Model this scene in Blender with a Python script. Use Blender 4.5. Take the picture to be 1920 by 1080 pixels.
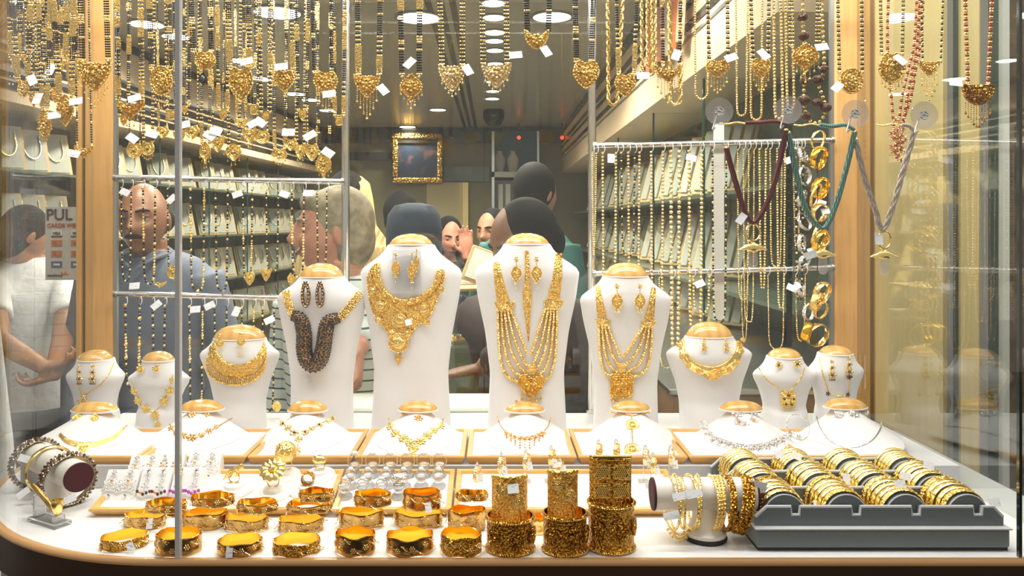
import bpy, bmesh, math, random
import numpy as np
from mathutils import Vector, Matrix, Euler

for o in list(bpy.data.objects):
    bpy.data.objects.remove(o, do_unlink=True)
SC = bpy.context.scene
COL = SC.collection
PI = math.pi
random.seed(7)
RNG = np.random.default_rng(7)

# ---------------------------------------------------------------- camera
# world: X right, Y away from the street, Z up; z = 0 is the shop window's display floor, the shop floor is at -1.1
F, CX, HY, EYE = 1450.0, 925.0, 420.0, 0.40
cam_d = bpy.data.cameras.new('camera')
cam_d.sensor_width = 36.0
cam_d.lens = F / 1920 * 36
cam_d.shift_x = (960 - CX) / 1920
cam_d.shift_y = -(540 - HY) / 1920
cam_d.clip_start = 0.05
cam = bpy.data.objects.new('camera', cam_d)
COL.objects.link(cam)
cam.location = (0, 0, EYE)
cam.rotation_euler = (PI / 2, 0, 0)
SC.camera = cam

# ---------------------------------------------------------------- world and lights
SC.view_settings.view_transform = 'Standard'
SC.view_settings.look = 'None'
SC.view_settings.gamma = 1.0
SC.view_settings.use_curve_mapping = False
SC.view_settings.exposure = 0.25
world = bpy.data.worlds.new('World')
SC.world = world
world.use_nodes = True
world.node_tree.nodes['Background'].inputs[0].default_value = (1.0, 0.93, 0.84, 1)
world.node_tree.nodes['Background'].inputs[1].default_value = 0.42

def area_light(name, loc, rot, sx, sy, power, color=(1, 0.95, 0.88)):
    l = bpy.data.lights.new(name, 'AREA')
    l.shape = 'RECTANGLE'; l.size = sx; l.size_y = sy
    l.energy = power; l.color = color
    o = bpy.data.objects.new(name, l)
    COL.objects.link(o)
    o.location = loc; o.rotation_euler = rot
    return o
# tube lamps along the head of the window (front tube aimed back at the busts)
area_light('window_lamp_front', (0.0, 1.0, 1.12), (math.radians(20), 0, 0), 1.8, 0.10, 14.8, (1, 0.96, 0.91))
area_light('window_lamp_back', (0.0, 1.28, 1.12), (0, 0, 0), 1.8, 0.10, 5.2, (1, 0.96, 0.91))
# the shop's own light comes from its round ceiling lamps (built with each lamp below)

# ---------------------------------------------------------------- helpers
def P(px, py, Y):
    """the point at depth Y that the photograph shows at pixel (px, py)"""
    return Vector(((px - CX) * Y / F, Y, EYE - (py - HY) * Y / F))
def S(px, Y):
    return px * Y / F
def Yfloor(py, z=0.0):
    """depth of a horizontal plane at height z seen at row py"""
    return (EYE - z) * F / (py - HY)

def rotm(rx=0, ry=0, rz=0):
    return np.array(Euler((rx, ry, rz)).to_matrix())
FACE = np.array([[1, 0, 0], [0, 0, -1], [0, 1, 0]], float)   # local x,y,h -> world x, z, towards street

# templates
def _ico():
    t = (1 + 5 ** .5) / 2
    v = np.array([(-1, t, 0), (1, t, 0), (-1, -t, 0), (1, -t, 0), (0, -1, t), (0, 1, t), (0, -1, -t), (0, 1, -t), (t, 0, -1), (t, 0, 1), (-t, 0, -1), (-t, 0, 1)], float)
    v /= np.linalg.norm(v[0])
    f = np.array([(0, 11, 5), (0, 5, 1), (0, 1, 7), (0, 7, 10), (0, 10, 11), (1, 5, 9), (5, 11, 4), (11, 10, 2), (10, 7, 6), (7, 1, 8), (3, 9, 4), (3, 4, 2), (3, 2, 6), (3, 6, 8), (3, 8, 9), (4, 9, 5), (2, 4, 11), (6, 2, 10), (8, 6, 7), (9, 8, 1)])
    return v, f
ICO_V, ICO_F = _ico()
BOX_V = np.array([(x, y, z) for x in (-1, 1) for y in (-1, 1) for z in (-1, 1)], float) * .5
BOX_F = [(0, 1, 3, 2), (4, 6, 7, 5), (0, 4, 5, 1), (2, 3, 7, 6), (0, 2, 6, 4), (1, 5, 7, 3)]

class MB:
    def __init__(self):
        self.v = []; self.f = []; self.m = []; self.n = 0
    def add(self, v, f, mi=0):
        v = np.asarray(v, float)
        n = self.n
        self.v.append(v)
        if isinstance(f, np.ndarray):
            fl = (f + n).tolist()
        else:
            fl = [tuple(i + n for i in q) for q in f]
        self.f.extend(fl)
        self.m.extend([mi] * len(fl))
        self.n += len(v)
        return self
    def box(self, c, s, R=None, mi=0, ch=0.0):
        if ch > 0:
            h = np.array(s, float) / 2
            vs = []
            for sx in (-1, 1):
                for sy in (-1, 1):
                    for sz in (-1, 1):
                        for k in range(3):
                            p = np.array([sx, sy, sz]) * h
                            q = p - np.array([sx, sy, sz]) * ch
                            q[k] = p[k]
                            vs.append(q)
            vs = np.array(vs)
            def idx(sx, sy, sz, k):
                return ((sx > 0) * 4 + (sy > 0) * 2 + (sz > 0)) * 3 + k
            f = []
            for k in range(3):
                a, b = (k + 1) % 3, (k + 2) % 3
                for s1 in (-1, 1):
                    q = []
                    for (u, w) in ((-1, -1), (1, -1), (1, 1), (-1, 1)):
                        sg = [0, 0, 0]; sg[k] = s1; sg[a] = u; sg[b] = w
                        q.append(idx(*sg, k))
                    f.append(tuple(q if s1 > 0 else q[::-1]))
                for u in (-1, 1):
                    for w in (-1, 1):
                        e = []
                        for s1 in (-1, 1):
                            sg = [0, 0, 0]; sg[k] = s1; sg[a] = u; sg[b] = w
                            e.append((idx(*sg, a), idx(*sg, b)))
                        q = [e[0][0], e[0][1], e[1][1], e[1][0]]
                        f.append(tuple(q if u * w < 0 else q[::-1]))
            for sx in (-1, 1):
                for sy in (-1, 1):
                    for sz in (-1, 1):
                        q = [idx(sx, sy, sz, 0), idx(sx, sy, sz, 1), idx(sx, sy, sz, 2)]
                        f.append(tuple(q if sx * sy * sz > 0 else q[::-1]))
            v = vs
        else:
            v = BOX_V * np.array(s, float)
            f = BOX_F
        if R is not None:
            v = v @ np.asarray(R).T
        return self.add(v + np.array(c, float), f, mi)
    def box2(self, a, b, mi=0, ch=0.0):
        a = np.array(a, float); b = np.array(b, float)
        return self.box((a + b) / 2, np.abs(b - a), None, mi, ch)
    def loft(self, rings, cap=True, mi=0, closed=True, loop=False):
        k = len(rings[0]); r = len(rings)
        v = np.concatenate([np.asarray(q, float) for q in rings])
        f = []
        rr = r if loop else r - 1
        for i in range(rr):
            i2 = (i + 1) % r
            for j in range(k if closed else k - 1):
                j2 = (j + 1) % k
                f.append((i * k + j, i * k + j2, i2 * k + j2, i2 * k + j))
        if cap and not loop:
            f.append(tuple(range(k))[::-1]); f.append(tuple((r - 1) * k + j for j in range(k)))
        return self.add(v, f, mi)
    def tube(self, pts, rad, seg=8, closed=False, cap=True, mi=0, flat=None):
        pts = np.array([tuple(p) for p in pts], float)
        n = len(pts)
        rad = np.full(n, rad) if np.isscalar(rad) else np.array(rad, float)
        if closed:
            tan = np.roll(pts, -1, 0) - np.roll(pts, 1, 0)
        else:
            tan = np.gradient(pts, axis=0)
        tan /= np.maximum(np.linalg.norm(tan, axis=1, keepdims=True), 1e-9)
        t0 = tan[0]
        up = np.array([0, 0, 1.0]) if abs(t0[2]) < .8 else np.array([0, 1.0, 0])
        u = np.cross(t0, up); u /= np.linalg.norm(u)
        rings = []
        a = np.linspace(0, 2 * PI, seg, endpoint=False)
        for i in range(n):
            u = u - tan[i] * np.dot(u, tan[i]); u /= max(np.linalg.norm(u), 1e-9)
            w = np.cross(tan[i], u)
            rings.append(pts[i] + rad[i] * (np.outer(np.cos(a), u) + np.outer(np.sin(a), w)))
        return self.loft(rings, cap=cap, mi=mi, loop=closed)
    def lathe(self, prof, seg=24, c=(0, 0, 0), R=None, mi=0, sx=1, sy=1, cap=True):
        a = np.linspace(0, 2 * PI, seg, endpoint=False)
        rings = []
        for r, z in prof:
            q = np.stack([r * sx * np.cos(a), r * sy * np.sin(a), np.full(seg, z)], 1)
            if R is not None: q = q @ np.asarray(R).T
            rings.append(q + np.array(c, float))
        return self.loft(rings, cap=cap, mi=mi)
    def sphere(self, c, r, seg=12, rings=8, R=None, mi=0):
        r = np.array(r if hasattr(r, '__len__') else (r, r, r), float)
        v = [(0, 0, 1)]
        for i in range(1, rings):
            ph = PI * i / rings
            for j in range(seg):
                th = 2 * PI * j / seg
                v.append((math.sin(ph) * math.cos(th), math.sin(ph) * math.sin(th), math.cos(ph)))
        v.append((0, 0, -1))
        f = []
        for j in range(seg): f.append((0, 1 + j, 1 + (j + 1) % seg))
        for i in range(rings - 2):
            for j in range(seg):
                a = 1 + i * seg; b = a + seg
                f.append((a + j, b + j, b + (j + 1) % seg, a + (j + 1) % seg))
        l = len(v) - 1; a = 1 + (rings - 2) * seg
        for j in range(seg): f.append((l, a + (j + 1) % seg, a + j))
        v = np.array(v) * r
        if R is not None: v = v @ np.asarray(R).T
        return self.add(v + np.array(c, float), f, mi)
    def beads(self, pts, r, mi=0, sc=None):
        """small round beads at pts; mi may be a list"""
        pts = np.array([tuple(p) for p in pts], float)
        n = len(pts)
        if n == 0: return self
        rad = np.full(n, r) if np.isscalar(r) else np.array(r, float)
        T = ICO_V if sc is None else ICO_V * np.array(sc)
        v = (pts[:, None, :] + rad[:, None, None] * T[None]).reshape(-1, 3)
        f = (ICO_F[None] + (np.arange(n) * 12)[:, None, None]).reshape(-1, 3) + self.n
        self.v.append(v); self.f.extend(f.tolist())
        mis = [mi] * n if np.isscalar(mi) else list(mi)
        for q in mis: self.m.extend([q] * 20)
        self.n += len(v)
        return self
    def prism(self, outline, d0, d1, R=None, c=(0, 0, 0), mi=0):
        o = np.array(outline, float)
        rings = []
        for d in (d0, d1):
            q = np.concatenate([o, np.full((len(o), 1), d)], 1)
            if R is not None: q = q @ np.asarray(R).T
            rings.append(q + np.array(c, float))
        return self.loft(rings, mi=mi)
    def relief(self, outline, prof, c, s, R=FACE, mi=0):
        """dome over an outline: prof = [(scale, height), ...] from rim to centre"""
        o = np.array(outline, float)
        rings = []
        for k, h in prof:
            q = np.concatenate([o * max(k, .004), np.full((len(o), 1), h)], 1) * s
            rings.append(q @ np.asarray(R).T + np.array(c, float))
        return self.loft(rings, mi=mi)
    def torus(self, c, R0, r0, R=None, seg=36, sub=8, mi=0, sq=None, arc=(0, 2 * PI)):
        full = abs(arc[1] - arc[0] - 2 * PI) < 1e-6
        a = np.linspace(arc[0], arc[1], seg, endpoint=not full)
        b = np.linspace(0, 2 * PI, sub, endpoint=False)
        rx, rz = (r0, r0) if sq is None else sq
        rings = []
        for t in a:
            rr = R0 + rx * np.cos(b)
            q = np.stack([rr * math.cos(t), rr * math.sin(t), rz * np.sin(b)], 1)
            if R is not None: q = q @ np.asarray(R).T
            rings.append(q + np.array(c, float))
        return self.loft(rings, cap=not full, mi=mi, loop=full)
    def data(self, name, mats, smooth=True, angle=38, off=(0, 0, 0)):
        v = np.concatenate(self.v) - np.array(off, float)
        me = bpy.data.meshes.new(name)
        me.from_pydata(v.tolist(), [], self.f)
        for m in (mats if isinstance(mats, (list, tuple)) else [mats]):
            me.materials.append(MAT(m))
        if any(self.m):
            me.polygons.foreach_set('material_index', self.m)
        if smooth:
            me.shade_smooth()
            if angle: me.set_sharp_from_angle(angle=math.radians(angle))
        me.update()
        return me
    def build(self, name, mats, parent=None, smooth=True, angle=38, loc=None):
        """one mesh object; world coordinates in, origin at the parent or at the mesh's own base"""
        if parent is not None:
            off = Vector(parent['_o'])
            own = Vector((0, 0, 0))
        else:
            v = np.concatenate(self.v)
            lo, hi = v.min(0), v.max(0)
            off = Vector(loc) if loc is not None else Vector(((lo[0] + hi[0]) / 2, (lo[1] + hi[1]) / 2, lo[2]))
            own = off
        me = self.data(name, mats, smooth, angle, off)
        o = bpy.data.objects.new(name, me)
        COL.objects.link(o)
        o.location = own
        o['_o'] = tuple(off)
        if parent is not None: o.parent = parent
        return o

LABELS = {}
def tag(o, label, cat, group=None, kind=None):
    o['label'] = label; o['category'] = cat
    if group: o['group'] = group
    if kind: o['kind'] = kind
    LABELS.setdefault(label, []).append(o.name)
    return o
def stuff(o):
    o['kind'] = 'stuff'; return o
def struct(o, label=None):
    o['kind'] = 'structure'
    if label: o['label'] = label
    return o
def thing(name, label, cat, loc, group=None):
    o = bpy.data.objects.new(name, None)
    COL.objects.link(o)
    o.empty_display_size = .02
    o.location = loc
    o['_o'] = tuple(loc)
    return tag(o, label, cat, group)
def dup(root, delta, label, rotz=0):
    """copy of a thing and of its parts, moved by delta"""
    r = root.copy(); COL.objects.link(r)
    r.location = root.location + Vector(delta); r.rotation_euler.z = rotz
    r['label'] = label; LABELS.setdefault(label, []).append(r.name)
    for ch in root.children:
        c = ch.copy(); COL.objects.link(c); c.parent = r
        for g in ch.children:
            d = g.copy(); COL.objects.link(d); d.parent = c
    return r
ORD = ['first', 'second', 'third', 'fourth', 'fifth', 'sixth', 'seventh', 'eighth', 'ninth', 'tenth', 'eleventh', 'twelfth', 'thirteenth', 'fourteenth', 'fifteenth', 'sixteenth', 'seventeenth', 'eighteenth', 'nineteenth', 'twentieth', 'twenty-first', 'twenty-second', 'twenty-third', 'twenty-fourth', 'twenty-fifth', 'twenty-sixth']

def spline(pts, n, closed=False):
    """Catmull-Rom through pts, n samples evenly spread along the length"""
    p = np.array([tuple(q) for q in pts], float)
    m = len(p)
    if closed:
        q = np.concatenate([p[-1:], p, p[:2]])
        segs = m
    else:
        q = np.concatenate([2 * p[:1] - p[1:2], p, 2 * p[-1:] - p[-2:-1]])
        segs = m - 1
    out = []
    for i in range(segs):
        a, b, c, d = q[i], q[i + 1], q[i + 2], q[i + 3]
        for t in np.linspace(0, 1, 12, endpoint=False):
            out.append(.5 * ((2 * b) + (c - a) * t + (2 * a - 5 * b + 4 * c - d) * t * t + (3 * b - a - 3 * c + d) * t ** 3))
    out.append(p[0] if closed else p[-1])
    return resample(np.array(out), n, closed)
def resample(p, n, closed=False):
    p = np.array([tuple(q) for q in p], float)
    L = np.concatenate([[0], np.cumsum(np.linalg.norm(np.diff(p, axis=0), axis=1))])
    t = np.linspace(0, L[-1], n, endpoint=not closed)
    return np.stack([np.interp(t, L, p[:, k]) for k in range(p.shape[1])], 1)
def plen(p):
    p = np.array([tuple(q) for q in p], float)
    return float(np.linalg.norm(np.diff(p, axis=0), axis=1).sum())

# ---------------------------------------------------------------- materials
MATS = {}
def MAT(m):
    return MATS[m] if isinstance(m, str) else m
def mat(name, col, rough=.5, metal=0.0, bump=None, var=None, spec=None, trans=0, alpha=1, emit=None, coat=0, sheen=0, coords='Object'):
    """bump = (kind, scale, distance[, strength]); var = (kind, scale, colour2, lo, hi[, stretch])"""
    m = bpy.data.materials.new(name); m.use_nodes = True
    nt = m.node_tree; b = nt.nodes['Principled BSDF']
    b.inputs['Base Color'].default_value = (*col, 1)
    b.inputs['Roughness'].default_value = rough
    b.inputs['Metallic'].default_value = metal
    if spec is not None: b.inputs['Specular IOR Level'].default_value = spec
    if trans: b.inputs['Transmission Weight'].default_value = trans
    if coat: b.inputs['Coat Weight'].default_value = coat; b.inputs['Coat Roughness'].default_value = .08
    if sheen: b.inputs['Sheen Weight'].default_value = sheen
    if emit:
        b.inputs['Emission Color'].default_value = (*emit[0], 1); b.inputs['Emission Strength'].default_value = emit[1]
    tc = nt.nodes.new('ShaderNodeTexCoord')
    def tex(kind, scale, stretch=None):
        src = tc.outputs[coords]
        if stretch:
            mp = nt.nodes.new('ShaderNodeMapping'); mp.inputs['Scale'].default_value = stretch
            nt.links.new(src, mp.inputs[0]); src = mp.outputs[0]
        if kind == 'noise':
            t = nt.nodes.new('ShaderNodeTexNoise'); t.inputs['Scale'].default_value = scale; t.inputs['Detail'].default_value = 4
            out = t.outputs[0]
        elif kind == 'voronoi':
            t = nt.nodes.new('ShaderNodeTexVoronoi'); t.inputs['Scale'].default_value = scale
            out = t.outputs[0]
        elif kind == 'edge':
            t = nt.nodes.new('ShaderNodeTexVoronoi'); t.feature = 'DISTANCE_TO_EDGE'; t.inputs['Scale'].default_value = scale
            out = t.outputs[0]
        elif kind == 'wave':
            t = nt.nodes.new('ShaderNodeTexWave'); t.inputs['Scale'].default_value = scale; t.inputs['Distortion'].default_value = 3.0; t.inputs['Detail'].default_value = 3
            out = t.outputs[1]
        elif kind == 'brick':
            t = nt.nodes.new('ShaderNodeTexChecker'); t.inputs['Scale'].default_value = scale
            out = t.outputs[1]
        nt.links.new(src, t.inputs['Vector'])
        return out
    if var:
        o = tex(var[0], var[1], var[5] if len(var) > 5 else None)
        r = nt.nodes.new('ShaderNodeValToRGB')
        r.color_ramp.elements[0].position = var[3]; r.color_ramp.elements[0].color = (*col, 1)
        r.color_ramp.elements[1].position = var[4]; r.color_ramp.elements[1].color = (*var[2], 1)
        nt.links.new(o, r.inputs[0]); nt.links.new(r.outputs[0], b.inputs['Base Color'])
    if bump:
        o = tex(bump[0], bump[1], bump[4] if len(bump) > 4 else None)
        n = nt.nodes.new('ShaderNodeBump'); n.inputs['Distance'].default_value = bump[2]
        n.inputs['Strength'].default_value = bump[3] if len(bump) > 3 else .8
        nt.links.new(o, n.inputs['Height']); nt.links.new(n.outputs[0], b.inputs['Normal'])
    MATS[name] = m
    return m
def glass_mat(name, tint, ior, rough=0.0):
    """thin clear pane: straight-through light plus mirror reflection by Fresnel"""
    m = bpy.data.materials.new(name); m.use_nodes = True
    nt = m.node_tree; nt.nodes.clear()
    out = nt.nodes.new('ShaderNodeOutputMaterial'); mx = nt.nodes.new('ShaderNodeMixShader')
    tr = nt.nodes.new('ShaderNodeBsdfTransparent'); tr.inputs[0].default_value = (*tint, 1)
    gl = nt.nodes.new('ShaderNodeBsdfGlossy'); gl.inputs['Roughness'].default_value = rough
    fr = nt.nodes.new('ShaderNodeFresnel'); fr.inputs[0].default_value = ior
    # same reflectance from both sides of the pane
    geo = nt.nodes.new('ShaderNodeNewGeometry')
    mxn = nt.nodes.new('ShaderNodeMath'); mxn.operation = 'MULTIPLY_ADD'
    mxn.inputs[1].default_value = 1 / ior - ior; mxn.inputs[2].default_value = ior
    nt.links.new(geo.outputs['Backfacing'], mxn.inputs[0])
    # IOR input for a back face is inverted by the node itself, so undo that
    inv = nt.nodes.new('ShaderNodeMath'); inv.operation = 'MAXIMUM'; inv.inputs[1].default_value = 1 / ior
    nt.links.new(mxn.outputs[0], inv.inputs[0]); nt.links.new(inv.outputs[0], fr.inputs[0])
    nt.links.new(fr.outputs[0], mx.inputs[0]); nt.links.new(tr.outputs[0], mx.inputs[1]); nt.links.new(gl.outputs[0], mx.inputs[2])
    nt.links.new(mx.outputs[0], out.inputs[0])
    MATS[name] = m
    return m

GOLD = (1.0, 0.72, 0.26)
mat('gold', GOLD, .24, 1, bump=('voronoi', 420, .0012, .7))
mat('gold_filigree', (1.0, 0.70, 0.23), .32, 1, bump=('voronoi', 330, .0022, .8), var=('voronoi', 330, (0.82, 0.47, .09), .3, .8))  # cell borders painted darker to read as shaded crevices
mat('gold_bright', (1.0, 0.76, 0.28), .17, 1, bump=('noise', 160, .0006, .5))
mat('gold_polish', (0.98, 0.58, 0.05), .10, 1)
mat('gold_etched_shaded', (0.66, 0.40, 0.13), .12, 1, bump=('noise', 130, .0012, .6), var=('noise', 70, (0.42, 0.24, .07), .40, .65))  # etched gold, darkened in the colour as if mirroring a dark street
mat('gold_antique', (0.72, 0.40, 0.06), .2, 1, bump=('voronoi', 300, .003, 1), var=('voronoi', 300, (0.42, 0.19, .015), .3, .8))
mat('gold_pale', (1.0, 0.78, 0.40), .28, 1, bump=('voronoi', 380, .0015, .8))
mat('gold_copper', (0.98, 0.58, 0.28), .28, 1, bump=('voronoi', 380, .0012, .7))
mat('silver', (0.86, 0.84, 0.82), .20, 1, bump=('voronoi', 420, .0015, .8))
mat('silver_dark', (0.62, 0.55, 0.45), .24, 1, bump=('voronoi', 300, .002, 1), var=('voronoi', 260, (0.35, 0.27, .16), .3, .7))
mat('black_bead', (0.010, 0.009, 0.009), .18, 0, coat=.5)
mat('brown_bead', (0.10, 0.035, 0.015), .3, 0, bump=('voronoi', 260, .002, 1))
mat('red_bead', (0.42, 0.05, 0.02), .2, 0, coat=.5)
mat('ruby', (0.30, 0.012, 0.05), .08, 0, coat=1)
mat('garnet', (0.10, 0.008, 0.012), .1, 0, coat=1)
mat('amethyst', (0.48, 0.07, 0.50), .08, 0, coat=1)
mat('emerald', (0.02, 0.10, 0.08), .08, 0, coat=1)
mat('crystal', (0.93, 0.95, 0.97), .03, 0, coat=1, spec=.9)
mat('leopard', (0.45, 0.22, .06), .22, 0, coat=.6, bump=('voronoi', 260, .002, .8), var=('edge', 170, (0.035, 0.014, 0.008), .06, .10))
mat('velvet_white', (0.86, 0.85, 0.86), .8, 0, bump=('noise', 500, .0003, .3), sheen=.2)
mat('board_white', (0.90, 0.89, 0.88), .75, 0)
mat('marble', (0.86, 0.86, 0.87), .28, 0, var=('noise', 9, (0.74, 0.74, 0.77), .55, .75))
mat('riser_grey', (0.62, 0.62, 0.64), .6, 0)
mat('maple', (0.78, 0.45, 0.155), .35, 0, var=('noise', 14, (0.66, 0.34, 0.10), .35, .75, (9, 9, .6)), coat=.3)
mat('maple_pale', (0.90, 0.71, 0.34), .45, 0, var=('noise', 11, (0.82, 0.60, 0.24), .3, .8, (10, 10, .5)))
mat('tray_wood', (0.83, 0.50, 0.17), .35, 0, var=('noise', 12, (0.72, 0.38, 0.11), .35, .75, (2, 14, 14)), coat=.3)
mat('cap_wood', (0.84, 0.50, 0.16), .16, 0, var=('wave', 16, (0.76, 0.41, 0.11), .2, .9), coat=.8)
mat('rim_wood', (0.72, 0.40, 0.16), .3, 0, coat=.4)
mat('fascia_brown', (0.050, 0.020, 0.006), .4, 0, var=('noise', 6, (0.028, 0.011, 0.004), .3, .8, (1, 6, 12)))
mat('chrome', (0.78, 0.77, 0.75), .14, 1)
mat('steel', (0.55, 0.55, 0.53), .3, 1)
mat('seam', (0.62, 0.62, 0.62), .25, 0)
mat('dark_edge', (0.008, 0.016, 0.014), .12, 0, coat=.5)
mat('green_glass_edge', (0.02, 0.06, 0.045), .1, 0, coat=.6)
mat('tag_paper', (0.86, 0.87, 0.90), .6, 0, var=('noise', 60, (0.46, 0.49, 0.60), .60, .64, (2, 2, 9)))
mat('grey_velvet', (0.155, 0.18, 0.19), .75, 0, bump=('noise', 700, .0003, .4), sheen=.35)
mat('grey_velvet_light', (0.55, 0.56, 0.58), .7, 0, sheen=.3)
mat('leather_white', (0.80, 0.76, 0.70), .35, 0, bump=('noise', 300, .0004, .4))
mat('maroon_felt', (0.060, 0.008, 0.014), .8, 0)
mat('black_rubber', (0.012, 0.012, 0.012), .5, 0)
mat('cord_maroon', (0.13, 0.006, 0.008), .5, 0, bump=('noise', 300, .001, .6))
mat('cord_teal', (0.05, 0.23, 0.20), .4, 0, var=('wave', 120, (0.30, 0.45, 0.36), .55, .9))
mat('cord_silver', (0.52, 0.42, 0.34), .4, 0, var=('wave', 120, (0.70, 0.62, 0.54), .4, .9))
mat('wall_cream', (0.74, 0.57, 0.38), .55, 0)
mat('ceiling_grey', (0.46, 0.42, 0.35), .22, 0)
mat('stripe_dark', (0.022, 0.018, 0.014), .2, 0)
mat('wall_olive', (0.25, 0.22, 0.11), .4, 0, var=('noise', 2.5, (0.17, 0.16, 0.08), .3, .8))
mat('panel_beige', (0.46, 0.38, 0.20), .4, 0)
mat('cabinet_green', (0.06, 0.085, 0.06), .25, 0, var=('noise', 5, (0.13, 0.15, 0.10), .4, .7))
mat('cabinet_wood', (0.30, 0.155, 0.055), .4, 0, var=('noise', 8, (0.22, 0.10, 0.03), .3, .8, (1, 10, 10)))
mat('shelf_edge', (0.10, 0.13, 0.10), .2, 0)
mat('floor_pale', (0.40, 0.36, 0.30), .3, 0)  # unseen floor, kept pale to bounce light onto the ceiling
mat('pavement', (0.045, 0.042, 0.04), .7, 0, var=('noise', 30, (0.03, 0.028, 0.026), .3, .7))
mat('card_white', (0.70, 0.69, 0.63), .6, 0)
mat('card_grey', (0.36, 0.37, 0.32), .6, 0)
mat('card_board', (0.52, 0.36, 0.15), .5, 0)
mat('teal_panel', (0.015, 0.085, 0.095), .3, 0)
mat('black_gloss', (0.01, 0.01, 0.012), .2, 0)
mat('picture', (0.012, 0.02, 0.04), .4, 0, var=('noise', 9, (0.16, 0.08, 0.06), .5, .75))
mat('gilt', (0.55, 0.32, 0.07), .35, 1, bump=('voronoi', 60, .01, 1))
mat('lamp_glow', (1, 1, 1), .5, 0, emit=((1, .97, .9), 9))
mat('lamp_red', (1, .1, .05), .5, 0, emit=((1, .06, .02), 2))
mat('skin_tan', (0.33, 0.155, 0.085), .5, 0)
mat('skin_pale', (0.60, 0.27, 0.18), .5, 0, var=('noise', 25, (0.50, 0.20, 0.13), .4, .7))
mat('skin_bronze', (0.24, 0.105, 0.055), .45, 0)
mat('skin_brown', (0.20, 0.085, 0.042), .5, 0)
mat('hair_black', (0.006, 0.005, 0.005), .75, 0, spec=.15, bump=('noise', 40, .002, .35, (6, 6, 1)))
mat('hair_grey', (0.22, 0.16, 0.09), .6, 0, bump=('noise', 40, .002, .35, (6, 6, 1)), var=('noise', 40, (0.40, 0.31, 0.20), .4, .7))
mat('cloth_bluegrey', (0.12, 0.135, 0.19), .8, 0, bump=('noise', 12, .01, .5))
mat('cloth_navy', (0.004, 0.012, 0.028), .85, 0, bump=('noise', 14, .01, .4))
mat('cloth_brown', (0.04, 0.03, 0.025), .85, 0)
mat('cloth_teal', (0.03, 0.12, 0.115), .8, 0, bump=('noise', 12, .012, .6))
mat('cloth_maroon', (0.03, 0.010, 0.009), .85, 0)
mat('cloth_white', (0.66, 0.67, 0.68), .85, 0, bump=('noise', 9, .02, .7))
mat('cloth_beige', (0.44, 0.31, 0.13), .8, 0, bump=('wave', 14, .01, .5))
mat('cloth_dark', (0.02, 0.02, 0.022), .85, 0)
mat('eye_white', (0.34, 0.3, 0.27), .25, 0)
mat('eye_dark', (0.01, 0.006, 0.004), .15, 0)
mat('lip', (0.28, 0.07, 0.06), .4, 0)
mat('sign_paper', (0.55, 0.53, 0.46), .6, 0)
mat('ink_black', (0.03, 0.03, 0.035), .6, 0)
mat('ink_red', (0.42, 0.11, 0.05), .6, 0)
mat('card_blue', (0.05, 0.12, 0.25), .5, 0)
mat('card_orange', (0.50, 0.20, 0.06), .5, 0)
mat('binder_orange', (0.85, 0.22, 0.05), .5, 0)
mat('binder_cream', (0.75, 0.58, 0.42), .5, 0)
mat('stone_brown', (0.13, 0.075, 0.035), .5, 0, var=('noise', 40, (0.06, 0.035, 0.018), .4, .65))
mat('grooved_pale', (0.42, 0.42, 0.33), .6, 0)
# striped knit shirt of the smiling woman: white with dark green hoops
mat('cloth_striped', (0.66, 0.68, 0.67), .85, 0)
_m = MATS['cloth_striped']; _nt = _m.node_tree
_tc = _nt.nodes.new('ShaderNodeTexCoord'); _sx = _nt.nodes.new('ShaderNodeSeparateXYZ')
_mu = _nt.nodes.new('ShaderNodeMath'); _mu.operation = 'MULTIPLY'; _mu.inputs[1].default_value = 36.0
_fr = _nt.nodes.new('ShaderNodeMath'); _fr.operation = 'FRACT'
_gt = _nt.nodes.new('ShaderNodeMath'); _gt.operation = 'GREATER_THAN'; _gt.inputs[1].default_value = .84
_mc = _nt.nodes.new('ShaderNodeMix'); _mc.data_type = 'RGBA'
_mc.inputs[6].default_value = (.66, .68, .67, 1); _mc.inputs[7].default_value = (.03, .07, .07, 1)
_nt.links.new(_tc.outputs['Object'], _sx.inputs[0]); _nt.links.new(_sx.outputs[2], _mu.inputs[0]); _nt.links.new(_mu.outputs[0], _fr.inputs[0])
_nt.links.new(_fr.outputs[0], _gt.inputs[0]); _nt.links.new(_gt.outputs[0], _mc.inputs[0]); _nt.links.new(_mc.outputs[2], _nt.nodes['Principled BSDF'].inputs['Base Color'])
glass_mat('glass_clear', (0.985, 0.995, 0.99), 1.45)
glass_mat('glass_back', (0.945, 0.975, 0.96), 1.5)
glass_mat('glass_side', (0.96, 0.98, 0.965), 1.9)
mat('acrylic', (0.97, 0.97, 0.98), .08, 0, trans=.75, spec=.6)
def haze_mat(name, col, fac, rough=.15):
    m = bpy.data.materials.new(name); m.use_nodes = True
    nt = m.node_tree; b = nt.nodes['Principled BSDF']; b.inputs['Base Color'].default_value = (*col, 1); b.inputs['Roughness'].default_value = rough
    tr = nt.nodes.new('ShaderNodeBsdfTransparent'); mx = nt.nodes.new('ShaderNodeMixShader'); mx.inputs[0].default_value = fac
    nt.links.new(tr.outputs[0], mx.inputs[1]); nt.links.new(b.outputs[0], mx.inputs[2]); nt.links.new(mx.outputs[0], nt.nodes['Material Output'].inputs[0])
    MATS[name] = m
haze_mat('rubber_clear', (0.80, 0.74, 0.70), .30)

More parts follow.
